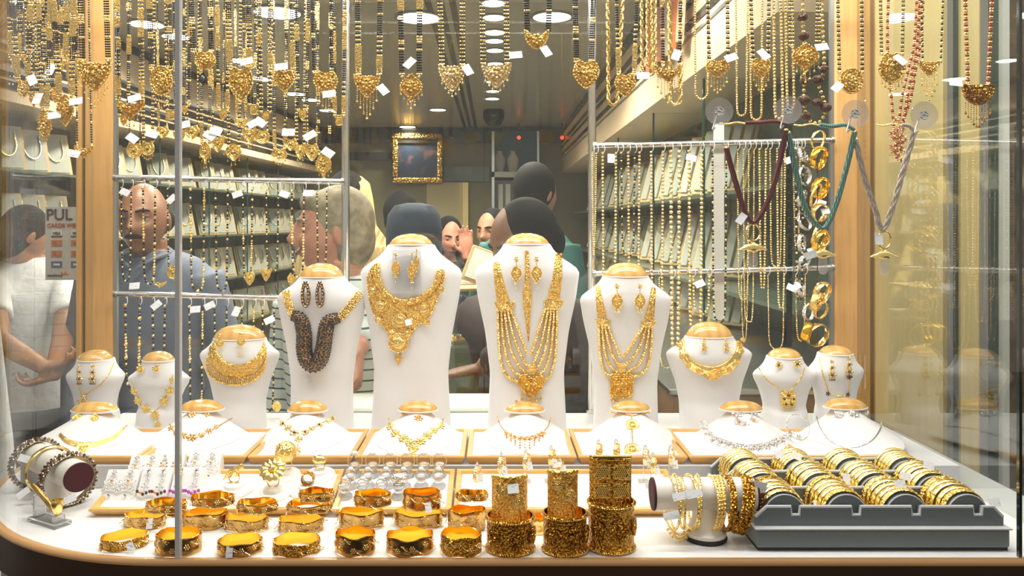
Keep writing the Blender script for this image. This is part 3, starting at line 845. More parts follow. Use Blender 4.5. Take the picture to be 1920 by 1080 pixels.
def person(label, hc, yaw, k, skin, hair, shirt,  hairmat='hair_black', pitch=0, roll=0, body_yaw=None, lean=(0, 0), arms=(), wide=1.0, fem=False, smile=0, voxel=.006, trousers='cloth_dark', extra=None, eyes=True, sleeve='long', sho=.158):
    """hc head centre; yaw 0 faces the street, positive turns the face to the photo's right; arms: lists (shoulder side, elbow, wrist, hand fdir, pdir, curl, side)"""
    hc = np.array(tuple(hc), float)
    by = yaw if body_yaw is None else body_yaw
    M = rotm(0, 0, yaw) @ rotm(0, roll, 0) @ rotm(pitch, 0, 0)
    B = rotm(0, 0, by)
    nb = hc + (M @ np.array([0, .035, -.085])) * k                  # neck under skull
    base = np.array([hc[0] + lean[0], hc[1] + lean[1], ZF])
    t = thing('person', label, 'person', tuple(base))
    sh_z = hc[2] - sho * k
    tc = np.array([hc[0] + lean[0] * .25, hc[1] + lean[1] * .25 + .0, 0]) + B @ np.array([0, .045 * k, 0])
    ft = np.array([hc[0] + lean[0], hc[1] + lean[1], 0]) + B @ np.array([0, .045 * k, 0])
    hip_z = ZF + (hc[2] - ZF) * .50
    def torso(inf):
        rings = []
        for tt, w, d in ((0, .165, .115), (.15, .16, .115), (.35, .145, .105), (.6, .165, .115), (.8, .185, .110), (.92, .19, .095), (.985, .15, .075), (1.03, .075, .06)):
            z = hip_z + (sh_z - hip_z) * tt
            c = ft + (tc - ft) * tt
            rings.append(ell((c[0], c[1], z), (w * k * wide + inf), (d * k + inf), 24, B))
        return rings
    b = MB()
    head(b, M, hc, k, fem, smile)
    b.tube([tc + np.array([0, 0, sh_z - .02]), (nb + tc + np.array([0, 0, sh_z])) / 2, nb + np.array([0, 0, .02])], np.array([.068, .056, .055]) * k, 14)
    b.loft(torso(0))
    cl = MB(); cl.loft(torso(.010))
    for s in (-1, 1):
        hp = ft + B @ np.array([s * .085 * k, 0, hip_z + .03])
        kn = ft + B @ np.array([s * .09 * k, -.02, ZF + .47 * k]); an = ft + B @ np.array([s * .09 * k, .01, ZF + .08])
        b.tube([hp, kn, an], np.array([.085, .058, .042]) * k, 12)
        b.sphere(ft + B @ np.array([s * .09 * k, -.06, ZF + .045]), (.045, .12, .045), 12, 8, B)
    tr = MB()
    tr.loft([ell((ft[0], ft[1], hip_z + z), .172 * k * wide + .012, .12 * k + .012, 20, B) for z in (-.06, .02, .10)])
    for s in (-1, 1):
        hp = ft + B @ np.array([s * .085 * k, 0, hip_z + .02]); kn = ft + B @ np.array([s * .09 * k, -.02, ZF + .47 * k]); an = ft + B @ np.array([s * .09 * k, .01, ZF + .09])
        tr.tube([hp, kn, an], np.array([.100, .074, .062]) * k, 12)
    done = set()
    for a in arms:
        s, el, wr = a[0], np.array(tuple(a[1]), float), np.array(tuple(a[2]), float)
        done.add(s)
        shd = tc + B @ np.array([s * .165 * k * wide, 0, sh_z - .062 * k])
        b.tube([shd, (shd + el) / 2, el, (el + wr) / 2, wr], np.array([.055, .050, .042, .037, .027]) * k, 12)
        if len(a) > 3: hand(b, wr, a[3], a[4], k, a[5], a[6])
        e2 = wr if sleeve == 'long' else el
        r2 = np.array([.072, .066, .058, .052, .046]) if sleeve == 'long' else np.array([.072, .068, .064])
        cl.tube([shd, (shd + el) / 2, el, (el + wr) / 2, wr + (el - wr) * .12] if sleeve == 'long' else [shd, (shd + el) / 2, (shd + 2 * el) / 3], r2 * k, 12)
    for s in (-1, 1):
        if s in done: continue
        shd = tc + B @ np.array([s * .165 * k * wide, 0, sh_z - .062 * k])
        el = tc + B @ np.array([s * .235 * k * wide, .02, sh_z - .32 * k]); wr = tc + B @ np.array([s * .22 * k * wide, -.05, sh_z - .57 * k])
        b.tube([shd, el, wr], np.array([.055, .042, .027]) * k, 12)
        hand(b, wr, (0, -.1, -1), B @ np.array([-s, 0, 0]), k, .35, s)
        cl.tube([shd, (shd + el) / 2, el, wr + (el - wr) * .12] if sleeve == 'long' else [shd, (shd + el) / 2, (shd + 2 * el) / 3], (np.array([.072, .066, .058, .046]) if sleeve == 'long' else np.array([.072, .068, .064])) * k, 12)
    smooth_union(b, voxel, 'body', skin, t, 1)
    smooth_union(cl, .011, 'shirt', shirt, t, 4)
    smooth_union(tr, .014, 'trousers', trousers, t, 3)
    if hair:
        h = MB()
        for (cx, cy, cz, rx, ry, rz) in hair:
            h.sphere(np.array([cx, cy, cz]) * k @ M.T + hc, np.array([rx, ry, rz]) * k, 28, 20, M)
        smooth_union(h, .007, 'hair' if 'hair' in hairmat else 'headscarf', hairmat, t, 3)
    if eyes:
        fp = lambda x, z, o=0.0: (face_pt(x, z, fem, smile) + np.array([0, -o, 0])) * k @ M.T + hc
        for s in (-1, 1):
            ey = MB().sphere(fp(s * .031, .005, -.0058), .0120 * k, 16, 12).build('eye', 'eye_white', t)
            MB().sphere(fp(s * .031, .005, .0022), .0060 * k, 10, 8).build('iris', 'eye_dark', ey)
            MB().sphere(fp(s * .031, .0155, -.0066), np.array([.0145, .0122, .0085]) * k, 16, 12, M).build('eyelid', skin, t)
            MB().tube([fp(s * q, .029 + .004 * math.sin((q - .012) * 70), .0005) for q in np.linspace(.012, .048, 7)], np.array([.0026, .0038, .0042, .0042, .0036, .003, .0016]) * k, 6).build('eyebrow', hairmat if 'hair' in hairmat else 'hair_black', t)
        if smile:
            mo = MB().tube([fp(q, -.0585 + q * q * 26, -.0005) for q in np.linspace(-.028, .028, 11)], np.array([.001, .0035, .0052, .0062, .0066, .0066, .0066, .0062, .0052, .0035, .001]) * k, 8).build('mouth', 'lip', t)
            MB().tube([fp(q, -.0570 + q * q * 26, .0025) for q in np.linspace(-.021, .021, 9)], .0030 * k, 8).build('teeth', 'card_white', mo)
        else:
            MB().tube([fp(q, -.0585, .0) for q in np.linspace(-.023, .023, 9)], np.array([.0012, .0028, .0036, .0040, .0036, .0040, .0036, .0028, .0012]) * k, 6).build('mouth', 'lip', t)
    if extra: extra(t, M, hc, k)
    return t
SHORT = [(0, .016, .022, .079, .094, .104), (0, .045, -.02, .072, .062, .07)]
BALD = [(0, .040, -.004, .0825, .066, .056)]

def moustache(t, M, hc, k):
    pts = [(face_pt(q, -.0455 - abs(q) * .2) + np.array([0, -.001, 0])) * k @ M.T + hc for q in np.linspace(-.03, .03, 9)]
    MB().tube(pts, np.array([.002, .005, .0065, .007, .006, .007, .0065, .005, .002]) * k, 8).build('moustache', 'hair_black', t)
    for s in (-1, 1):
        q = [np.array([s * .012, -.072, -.150]), np.array([s * .052, -.045, -.122]), np.array([s * .070, .03, -.105]), np.array([s * .03, .09, -.10])]
        MB().tube(spline([np.array(x) * k + hc for x in q], 14), np.linspace(.006, .014, 14) * k, 8).build('collar', 'cloth_bluegrey', t)
# smiling-eyed balding man behind the left bay
hc = P(270, 412, 2.62)
person('balding man with moustache in blue-grey shirt behind left hanging strings', hc, .05, 1.06, 'skin_bronze', BALD, 'cloth_bluegrey', pitch=.05, voxel=.004, lean=(0, .05), wide=1.0, extra=moustache, sho=.118)
# laughing woman in profile, a solid figure for her reflection in the back glass
hc = P(624, 434, 1.98)
def collarw(t, M, hc, k): pass
person('figure for the reflected laughing woman in profile, striped white top, behind chrome post', hc, -1.3, .93, 'skin_pale', [(0, .020, .026, .082, .098, .104), (0, .052, -.02, .080, .066, .085), (0, -.045, .078, .055, .045, .035)], 'cloth_striped', 'hair_grey', pitch=.0, body_yaw=-.5, lean=(-.03, .06), fem=True, smile=1, voxel=.004, sleeve='long', sho=.14,
       arms=[(1, P(668, 585, 2.0), P(672, 655, 1.85), (.05, -.5, -.85), (-1, 0, 0), .75, 1)])
# woman in pale gold shawl right of the chrome post, turned away
hc = P(655, 372, 3.45)
def shawl(t, M, hc, k):
    m = MB(); rings = []
    for z, w, d in ((.10, .05, .06), (.07, .085, .10), (0, .10, .12), (-.12, .115, .13), (-.22, .19, .16), (-.40, .25, .19), (-.75, .27, .20)):
        rings.append(ell((hc[0], hc[1] + .03, hc[2] + z * k), w * k, d * k, 28))
    m.loft(rings); m.build('shawl', 'cloth_beige', t)
person('person wrapped in a pale gold shawl right of left chrome post', hc, 2.6, 1.0, 'skin_tan', SHORT, 'cloth_beige', voxel=.009, extra=shawl, eyes=False)
# person with black hair, seen from behind
hc = P(752, 402, 4.1)
person('person with black hair and dark jacket seen from behind, far back', hc, 2.9, 1.0, 'skin_tan', [(0, .01, .016, .09, .105, .115), (0, .03, -.03, .08, .08, .09)], 'cloth_brown', voxel=.009, eyes=False)
# person in dark blue headscarf, seen from behind
hc = P(776, 447, 2.95)
def scarf(t, M, hc, k):
    m = MB(); rings = []
    for z, w, d in ((.135, .03, .03), (.125, .075, .08), (.09, .100, .112), (.03, .108, .122), (-.06, .106, .12), (-.14, .105, .11), (-.20, .15, .13), (-.27, .21, .15), (-.42, .24, .16)):
        rings.append(ell((hc[0], hc[1] + .01, hc[2] + z * k), w * k, d * k, 32))
    m.loft(rings); m.build('headscarf', 'cloth_navy', t)
person('person in a dark blue headscarf seen from behind over tall bust', hc, 2.8, 1.0, 'skin_tan', None, 'cloth_navy', voxel=.009, extra=scarf, eyes=False)
# young woman with black hair and raised hand
hc = P(842, 446, 4.5)
person('young woman with black hair looking down, hand raised, far back', hc, .35, .98, 'skin_pale', [(0, .020, .022, .084, .092, .108), (-.058, .02, -.06, .034, .06, .12), (.062, .025, -.06, .028, .05, .12), (0, .06, -.06, .07, .05, .12)], 'cloth_dark', pitch=.22, fem=True, voxel=.006,
       arms=[(1, P(880, 520, 4.35), P(875, 478, 4.1), (-.05, -.1, 1), (0, -1, .1), .12, 1)])
# man leaning over the counter
hc = P(978, 458, 2.08)
person('man with black hair leaning over the counter between the tallest busts', hc, -.85, .97, 'skin_brown', [(.012, .022, .028, .082, .094, .098), (.02, .06, -.01, .074, .055, .07)], 'cloth_maroon', pitch=.38, body_yaw=-.45, lean=(.04, .18), voxel=.0045, wide=1.1,
       arms=[(-1, P(985, 650, 1.95), P(905, 690, 2.0), (-1, .1, -.2), (0, 0, -1), .4, 1)])
# man in teal shirt turned away
hc = P(1006, 362, 3.2)
person('man in teal shirt with dark hair turned to right wall', hc, 2.4, 1.0, 'skin_tan', [(0, .016, .022, .083, .098, .108), (0, .045, -.03, .075, .062, .08)], 'cloth_teal', voxel=.008, eyes=False, lean=(-.02, 0), wide=1.1)
# man between, only hair showing
hc = P(922, 434, 3.9)
person('dark-haired man half hidden left of the leaning man', hc, -.5, .95, 'skin_tan', SHORT, 'cloth_dark', voxel=.009, pitch=.1)
# left side pane: figure standing in for a reflected passer-by, then a robed person
hc = P(50, 440, 2.85)
person('figure standing for a reflected person in pale grey T-shirt beyond left glass side', hc, 2.5, .86, 'skin_tan', [(0, .016, .022, .082, .097, .106), (0, .05, -.04, .076, .062, .08)], 'cloth_white', voxel=.007, pitch=.3, body_yaw=.5, wide=.95, sho=.12, sleeve='short', eyes=False, lean=(.05, .0),
       arms=[(-1, P(0, 640, 2.5), P(85, 690, 2.45), (.8, 0, .2), (0, 0, 1), .6, 1), (1, P(118, 640, 2.62), P(100, 705, 2.45), (-.6, 0, -.2), (0, 0, 1), .6, -1)])
hc = P(-185, 370, 1.95)
def robe(t, M, hc, k):
    m = MB(); rings = []
    for z, w, d in ((-.18, .07, .07), (-.23, .16, .10), (-.27, .20, .12), (-.6, .23, .16), (-1.2, .28, .2)):
        rings.append(ell((hc[0], hc[1] + .03, hc[2] + z * k), w * k, d * k, 28))
    m.loft(rings); m.build('robe', 'cloth_white', t)
person('person in a long white robe at the far left edge', hc, 1.2, 1.05, 'skin_tan', [(0, .016, .022, .082, .097, .108), (0, .05, -.06, .08, .06, .12)], 'cloth_white', 'cloth_white', voxel=.009, extra=robe)

# payment sign behind the left glass
def text_mesh(body, size, c, R, name, mt, parent, align='LEFT'):
    cu = bpy.data.curves.new(name, 'FONT'); cu.body = body; cu.size = size; cu.extrude = .0006; cu.align_x = align; cu.offset = size * .012
    t = bpy.data.objects.new('tmp', cu); COL.objects.link(t)
    me = bpy.data.meshes.new_from_object(t.evaluated_get(bpy.context.evaluated_depsgraph_get()))
    bpy.data.objects.remove(t, do_unlink=True)
    v = np.empty(len(me.vertices) * 3); me.vertices.foreach_get('co', v)
    v = v.reshape(-1, 3) @ np.asarray(R).T + np.array(c) - np.array(parent['_o'])
    me.vertices.foreach_set('co', v.ravel()); me.materials.clear(); me.materials.append(MAT(mt)); me.update()
    o = bpy.data.objects.new(name, me); COL.objects.link(o); o.parent = parent
    return o
YS = 1.60
MB().box2((-1.35, YS + .004, -.9), (-.80, YS + .009, GT)).build('window_9', 'glass_clear', smooth=False)['kind'] = 'structure'
t = thing('payment_sign', 'beige card payment notice behind left glass reading PUL and CARDS WELC', 'sign', P(116, 525, YS))
bx(85, 152, 388, 525, YS, YS + .003).build('sheet', 'sign_paper', t, smooth=False)
text_mesh('PUL', S(29, YS), P(86, 412, YS - .0015), FACE, 'lettering', 'ink_black', t)
text_mesh('CARDS WELC', S(10.5, YS), P(88, 426, YS - .0015), FACE, 'lettering', 'ink_red', t)
for r, (y, mt) in enumerate(((437, 'ink_black'), (456, 'card_orange'), (476, 'card_orange'), (496, 'card_blue'))):
    for cx in (106, 143):
        lo = bx(cx - 10, cx + 10, y - 6, y + 6, YS - .001, YS, ).build('card_logo', 'card_white' if r == 0 else mt, t, smooth=False)
        if r == 0:
            text_mesh('VISA', S(7.5, YS), P(cx, y + 3, YS - .0022), FACE, 'logo_lettering', 'ink_black', lo, 'CENTER')
            bx(cx - 10, cx + 10, y + 5, y + 7.5, YS - .0016, YS).build('logo_bar', 'ink_black', lo, smooth=False)
        elif r < 3:
            for s, m2 in ((-1, 'ink_red'), (1, 'card_orange')):
                MB().lathe([(S(4.2, YS), 0), (.0001, .0004)], 18, P(cx + s * 3, y, YS - .0012 - (s > 0) * .0004), FACE).build('logo_disc', m2, lo)
        else:
            bx(cx - 6, cx + 6, y - 2, y + 2, YS - .0016, YS).build('logo_bar', 'card_white', lo, smooth=False)
text_mesh('mashreq', S(8, YS), P(89, 519, YS - .0015), FACE, 'lettering', 'ink_black', t)
m = MB()
for a in (.3, 1.3, 2.4): m.sphere(P(121 + 5 * math.cos(a), 516 - 4 * math.sin(a), YS), (.005, .001, .0022), 10, 6, rotm(0, -a, 0))
stuff(m.build('emblem', 'card_orange', t))

# ================================================================ busts
class Bust:
    """white velvet bust: stations (z, half width, front depth, back depth); Yc plan centre"""
    def __init__(self, cx, Yc, st):
        self.cx, self.Yc = cx, Yc
        st = sorted(st)
        self.z = np.array([s[0] for s in st]); self.w = np.array([s[1] for s in st]); self.df = np.array([s[2] for s in st]); self.db = np.array([s[3] for s in st])
    def at(self, z):
        return np.interp(z, self.z, self.w), np.interp(z, self.z, self.df), np.interp(z, self.z, self.db)
    def surf(self, x, z):
        w, d, _ = self.at(z)
        u = (x - self.cx) / max(w, 1e-6)
        if abs(u) > 1 or z > self.z[-1]: return None
        return self.Yc - d * math.sqrt(1 - u * u)
    def hit(self, px, py, off=.0015, floor=None):
        """point of the bust's front that the photo shows at (px, py), lifted by off"""
        Y = 1.05
        last = None
        while Y < self.Yc + .02:
            p = P(px, py, Y)
            if floor is not None and p.z < floor: return Vector((p.x, Y, floor + off))
            s = self.surf(p.x, max(p.z, self.z[0]))
            if s is not None and Y >= s - off: return P(px, py, Y)
            Y += .0015
        p = P(px, py, self.Yc - .012)
        return p
    def mesh(self, n=44):
        zs = np.linspace(self.z[0], self.z[-1], 40)
        a = np.linspace(0, 2 * PI, n, endpoint=False)
        rings = []
        for z in zs:
            w, d, b = self.at(z)
            y = np.where(np.sin(a) < 0, d, b) * np.sin(a)
            rings.append(np.stack([self.cx + w * np.cos(a), self.Yc + y, np.full(n, z)], 1))
        return MB().loft(rings)
def smooth_st(st, n=40, it=2):
    st = np.array(sorted(st)); zs = np.linspace(st[0, 0], st[-1, 0], n)
    q = np.stack([zs] + [np.interp(zs, st[:, 0], st[:, k]) for k in (1, 2, 3)], 1)
    for _ in range(it):
        q[1:-1, 1:] = (q[:-2, 1:] + 2 * q[1:-1, 1:] + q[2:, 1:]) / 4
    return [tuple(r) for r in q]
def wood_cap(t, c, w, h, d, tilt=0):
    R = rotm(tilt, 0, 0)
    prof = [(1.0, -.10), (1.02, 0.0), (.99, .16), (.90, .42), (.72, .70), (.48, .89), (.22, .98), (.002, 1.0)]
    m = MB()
    m.lathe([(r * w, z * h) for r, z in prof], 36, c, R, sy=d / w)
    m.build('wooden_cap', 'cap_wood', t)
    m = MB().torus(c, w * 1.0, .0015, R @ np.diag([1, d / w, 1]), 40, 6)
    m.build('cap_rim', 'board_white', t)
BUSTS = {}
def tall_bust(key, label, cx, cap, neck, sh, cw, nw, sw, ww, bw, Y):
    """rows: cap top, neck top, shoulder; widths in px: cap, neck, shoulder, waist, base"""
    c = P(cx, neck, Y)
    zn, zs, zb = c.z, P(cx, sh, Y).z, STEP_Z
    k = Y / F / 2
    W = [nw * k, sw * k, ww * k, bw * k]
    hh = zn - zs
    st = [(zb, W[3], .040, .030), (zb + .02, W[3] * .985, .036, .028)]
    zw = zb + (zs - zb) * .35
    st += [(zw, W[2], .026, .022), (zw + (zs - zw) * .4, W[2] + (W[1] - W[2]) * .28, .027, .022), (zw + (zs - zw) * .75, W[2] + (W[1] - W[2]) * .72, .032, .024), (zs - .012, W[1] * .95, .036, .026), (zs, W[1], .036, .026), (zs + .08 * hh, W[1] * .995, .035, .025)]
    for t in (.22, .35, .5, .65, .82, 1.0):
        st.append((zs + hh * t, W[0] + (W[1] - W[0]) * (1 - t) ** 1.7, .036 - .006 * t + .0 * t, .025 + .005 * t))
    b = Bust(c.x, Y, smooth_st(st))
    if W[0] < .03:
        b.df *= .72; b.db *= .72
    t = thing('jewellery_bust', label, 'bust', (c.x, Y, zb), 'upright white busts on the step')
    b.mesh().build('bust_body', 'velvet_white', t, angle=60)
    _, d, _ = b.at(zn)
    wood_cap(t, (c.x, Y - .002, zn), cw * k, P(cx, cap, Y).z - zn, d * .95)
    b.t = t; BUSTS[key] = b
    return b
tall_bust('B1', 'smallest upright white bust at the far left, thin gold pendant chain', 180, 655, 673, 702, 60, 66, 108, 74, 88, 1.42)
tall_bust('B2', 'small white bust wearing a gold flower garland beside wooden post', 298, 658, 675, 708, 58, 60, 116, 74, 84, 1.42)
tall_bust('B3', 'medium white bust wearing a wide fringed gold collar', 450, 608, 634, 662, 96, 98, 152, 96, 100, 1.395)
tall_bust('B4', 'white bust wearing the dark brown beaded necklace', 604, 493, 519, 552, 80, 84, 174, 116, 120, 1.39)
tall_bust('B5', 'tall white bust wearing a large gold bib necklace', 771, 438, 459, 506, 80, 88, 198, 138, 150, 1.385)
tall_bust('B6', 'tall white bust wearing many gold strands and heart pendant', 988, 437, 458, 506, 82, 88, 204, 138, 148, 1.385)
tall_bust('B7', 'white bust wearing gold strands with a square pendant', 1173, 492, 518, 556, 82, 86, 178, 118, 122, 1.39)
tall_bust('B8', 'medium white bust wearing a scalloped gold collar', 1329, 603, 630, 660, 86, 90, 164, 112, 112, 1.395)
tall_bust('B9', 'small white bust with a square gold flower pendant', 1470, 652, 668, 700, 60, 64, 118, 78, 86, 1.42)
tall_bust('B10', 'small white bust nearest the right maple post', 1566, 647, 662, 692, 58, 64, 104, 72, 78, 1.43)

# ---------------------------------------------------------------- necklace trays on the step
TZ = STEP_Z + .012        # board level
xs = [-.704, -.536, -.374, -.212, -.042, .128, .296, .466, .632]
tray_lab = ['left end', 'second from the left', 'third from the left', 'fourth from the left, under the dark necklace bust', 'centre left, under the gold bib bust', 'centre right, under the heart pendant bust', 'third from the right', 'right end']
tray_lab = ['at the left end of the step', 'second from the left on the step', 'third from the left on the step', 'fourth from the left on the step', 'fourth from the right on the step', 'third from the right on the step', 'second from the right on the step', 'at the right end of the step']
def frame_tray(x0, x1, y0, y1, z0, z1, wd, t, mats=('tray_wood', 'board_white'), M=None):
    """mitred wooden frame with outward sloping sides and a white board"""
    sl = .006
    def rect(i, z): return np.array([(x0 + i, y0 + i, z), (x1 - i, y0 + i, z), (x1 - i, y1 - i, z), (x0 + i, y1 - i, z)], float)
    prof = [(sl, z0), (0, z1 - .002), (.001, z1), (wd - .002, z1), (wd, z1 - .004)]
    for s in range(4):
        m = MB(); q = []
        for i, z in prof:
            r = rect(i, z); q.append([r[s], r[(s + 1) % 4]])
        q += [[rect(wd, z0)[s], rect(wd, z0)[(s + 1) % 4]]]
        ring0 = np.array([a[0] for a in q]); ring1 = np.array([a[1] for a in q])
        if M is not None: ring0, ring1 = M(ring0), M(ring1)
        m.loft([ring0, ring1]); m.build('frame_rail', mats[0], t, smooth=False)
    m = MB()
    v = np.array([(x0 + wd, y0 + wd, z0), (x1 - wd, y0 + wd, z0), (x1 - wd, y1 - wd, z0), (x0 + wd, y1 - wd, z0), (x0 + wd, y0 + wd, z1 - .004), (x1 - wd, y0 + wd, z1 - .004), (x1 - wd, y1 - wd, z1 - .004), (x0 + wd, y1 - wd, z1 - .004)])
    if M is not None: v = M(v)
    m.add(v, [(3, 2, 1, 0), (4, 5, 6, 7), (0, 1, 5, 4), (1, 2, 6, 5), (2, 3, 7, 6), (3, 0, 4, 7)])
    m.build('board', mats[1], t, smooth=False)
for i in range(8):
    t = thing('necklace_tray', 'wood-framed white necklace tray ' + tray_lab[i], 'tray', ((xs[i] + xs[i + 1]) / 2, 1.25, STEP_Z), 'necklace trays on the step')
    frame_tray(xs[i] + .001, xs[i + 1] - .001, STEP_Y + .002, 1.332, STEP_Z, STEP_Z + .013, .009, t)

def low_bust(key, label, cx, cap, neck, cw, bw, Yb=1.318):
    c = P(cx, neck, Yb)
    k = Yb / F / 2
    zn, zb = c.z, STEP_Z + .0095
    H = zn - zb
    st = []
    for t in np.linspace(0, 1, 12):
        s = (1 - t)
        st.append((zb + H * t, cw * .52 * k + (bw * k - cw * .52 * k) * s ** 1.25, .022 + .105 * s ** 1.15, .010))
    b = Bust(c.x, Yb, st)
    t = thing('necklace_pad', label, 'bust', (c.x, Yb - .05, zb), 'low sloping white busts on the trays')
    b.mesh().build('pad_body', 'velvet_white', t, angle=60)
    wood_cap(t, (c.x, Yb - .004, zn), cw * k * 1.02, P(cx, cap, Yb).z - zn, .022)
    b.t = t; BUSTS[key] = b
low_bust('L1', 'low sloping white bust at the left end with gold diamond studs', 180, 752, 768, 84, 178)
low_bust('L2', 'low sloping white bust with rose gold flower choker, below fringed collar bust', 380, 748, 766, 80, 172)
low_bust('L3', 'low sloping white bust with black-centred gold flower earrings', 578, 749, 768, 72, 160)
low_bust('L4', 'low sloping white bust with yellow flower garland below gold bib', 784, 750, 767, 72, 160)
low_bust('L5', 'low sloping white bust with thin fringed choker below heart pendant', 984, 752, 768, 72, 160)
low_bust('L6', 'low sloping white bust with long round gold pendants', 1182, 750, 766, 70, 160)
low_bust('L7', 'low sloping white bust wearing a jewelled silver necklace', 1388, 750, 766, 78, 168)
low_bust('L8', 'low sloping white bust wearing a thin silver choker', 1583, 745, 762, 78, 172)

# ================================================================ jewellery on the busts
def band(mb, b, inner, outer, nu=60, nv=9, off=.002, relief=.0022, mi=0, bumps=None, thick=.001):
    """embossed sheet between two pixel polylines, laid on the bust"""
    A = spline(inner, nu); B = spline(outer, nu)
    top = np.zeros((nu, nv, 3))
    for i in range(nu):
        for j in range(nv):
            q = A[i] + (B[i] - A[i]) * j / (nv - 1)
            v = j / (nv - 1)
            h = relief * (.35 + .65 * abs(math.sin(v * PI * 2.5)) * (.7 + .3 * math.cos(i * 2 * PI / 4)))
            if j in (0, nv - 1): h = 0
            p = np.array(b.hit(q[0], q[1], off))
            n = np.array([(p[0] - b.cx) * .9, -.05, 0]); n /= np.linalg.norm(n)
            top[i, j] = p + n * h
    bk = top[:, [0, nv - 1]] + np.array([0, .0025, 0])
    rings = []
    for i in range(nu):
        rings.append(np.concatenate([top[i], bk[i][::-1]]))
    mb.loft(rings[::-1], mi=mi)
    return top
def strand(mb, b, pts, r=.0016, n=50, off=None, mi=0, beaded=0, seg=7, floor=None):
    q = spline(pts, n)
    p = [b.hit(a[0], a[1], r if off is None else off, floor) for a in q]
    if beaded:
        L = plen(p); p = resample(p, max(4, int(L / beaded)))
        mb.beads(p, r, mi)
    else:
        mb.tube(p, r, seg, mi=mi)
    return p
def flower(mb, c, r, n=7, R=FACE, mi=0, mc=None, h=.45):
    c = np.array(tuple(c), float)
    for i in range(n):
        a = 2 * PI * i / n
        d = R @ np.array([math.cos(a), math.sin(a), 0]); nn = R @ np.array([0, 0, 1.0]); s = np.cross(nn, d)
        mb.sphere(c + d * r * .58 + nn * r * .12, (r * .44, r * .26, r * .22), 7, 5, np.stack([d, s, nn], 1), mi)
    mb.sphere(c + R @ np.array([0, 0, r * .25]), r * .30, 7, 5, None, mi if mc is None else mc)
RLOW = np.array([[1, 0, 0], [0, .80, -.60], [0, .60, .80]])    # lies on the sloping pads
SHAPES = {
    'shield': [(-1, .72), (-.6, .50), (-.25, .60), (0, .52), (.25, .60), (.6, .50), (1, .72), (.98, .2), (.65, -.35), (.3, -.75), (0, -1), (-.3, -.75), (-.65, -.35), (-.98, .2)],
    'hex': [(-.62, .78), (0, .62), (.62, .78), (1, .12), (.72, -.42), (.32, -.78), (0, -.95), (-.32, -.78), (-.72, -.42), (-1, .12)],
    'fan': [(-.42, .75), (0, .62), (.42, .75), (.78, .45), (1, -.1), (.82, -.55), (.42, -.85), (0, -.95), (-.42, -.85), (-.82, -.55), (-1, -.1), (-.78, .45)],
    'round': [(math.cos(a), math.sin(a)) for a in np.linspace(PI / 2, PI / 2 + 2 * PI, 24, endpoint=False)],
    'oval': [(.72 * math.cos(a), 1.1 * math.sin(a)) for a in np.linspace(PI / 2, PI / 2 + 2 * PI, 24, endpoint=False)],
    'halfmoon': [(-1, .42), (-.5, .40), (0, .40), (.5, .40), (1, .42), (1.0, .1), (.88, -.28), (.62, -.60), (.3, -.80), (0, -.86), (-.3, -.80), (-.62, -.60), (-.88, -.28), (-1, .1)],
    'drop': [(0, 1), (.28, .75), (.62, .45), (.8, 0), (.6, -.45), (.25, -.75), (0, -1.25), (-.25, -.75), (-.6, -.45), (-.8, 0), (-.62, .45), (-.28, .75)],
    'heart': [(0, .55), (.35, .85), (.75, .8), (1, .4), (.88, -.1), (.5, -.6), (0, -1), (-.5, -.6), (-.88, -.1), (-1, .4), (-.75, .8), (-.35, .85)],
    'wing': [(-1, .8), (-.55, .25), (0, .12), (.55, .25), (1, .8), (.92, .15), (.55, -.35), (.22, -.62), (0, -.95), (-.22, -.62), (-.55, -.35), (-.92, .15)],
    'diamond': [(0, 1), (.5, .5), (1, 0), (.5, -.5), (0, -1), (-.5, -.5), (-1, 0), (-.5, .5)],
    'crescent': [(-1, .8), (-.72, .35), (-.35, .12), (0, .05), (.35, .12), (.72, .35), (1, .8), (.95, .2), (.72, -.3), (.35, -.62), (0, -.75), (-.35, -.62), (-.72, -.3), (-.95, .2)],
    'square': [(-.8, .8), (0, .8), (.8, .8), (.85, 0), (.8, -.8), (0, -.95), (-.8, -.8), (-.85, 0)],
    'leaf': [(0, 1), (.45, .6), (.62, .1), (.5, -.4), (.2, -.85), (0, -1.1), (-.2, -.85), (-.5, -.4), (-.62, .1), (-.45, .6)],
}
for k in SHAPES:
    q = SHAPES[k]
    area = sum(q[i][0] * q[(i + 1) % len(q)][1] - q[(i + 1) % len(q)][0] * q[i][1] for i in range(len(q)))
    if area < 0: SHAPES[k] = q[::-1]
PROF = [(1, -.04), (1, .07), (.95, .13), (.88, .08), (.82, .08), (.76, .17), (.68, .12), (.58, .13), (.50, .22), (.40, .17), (.22, .24), (0, .28)]
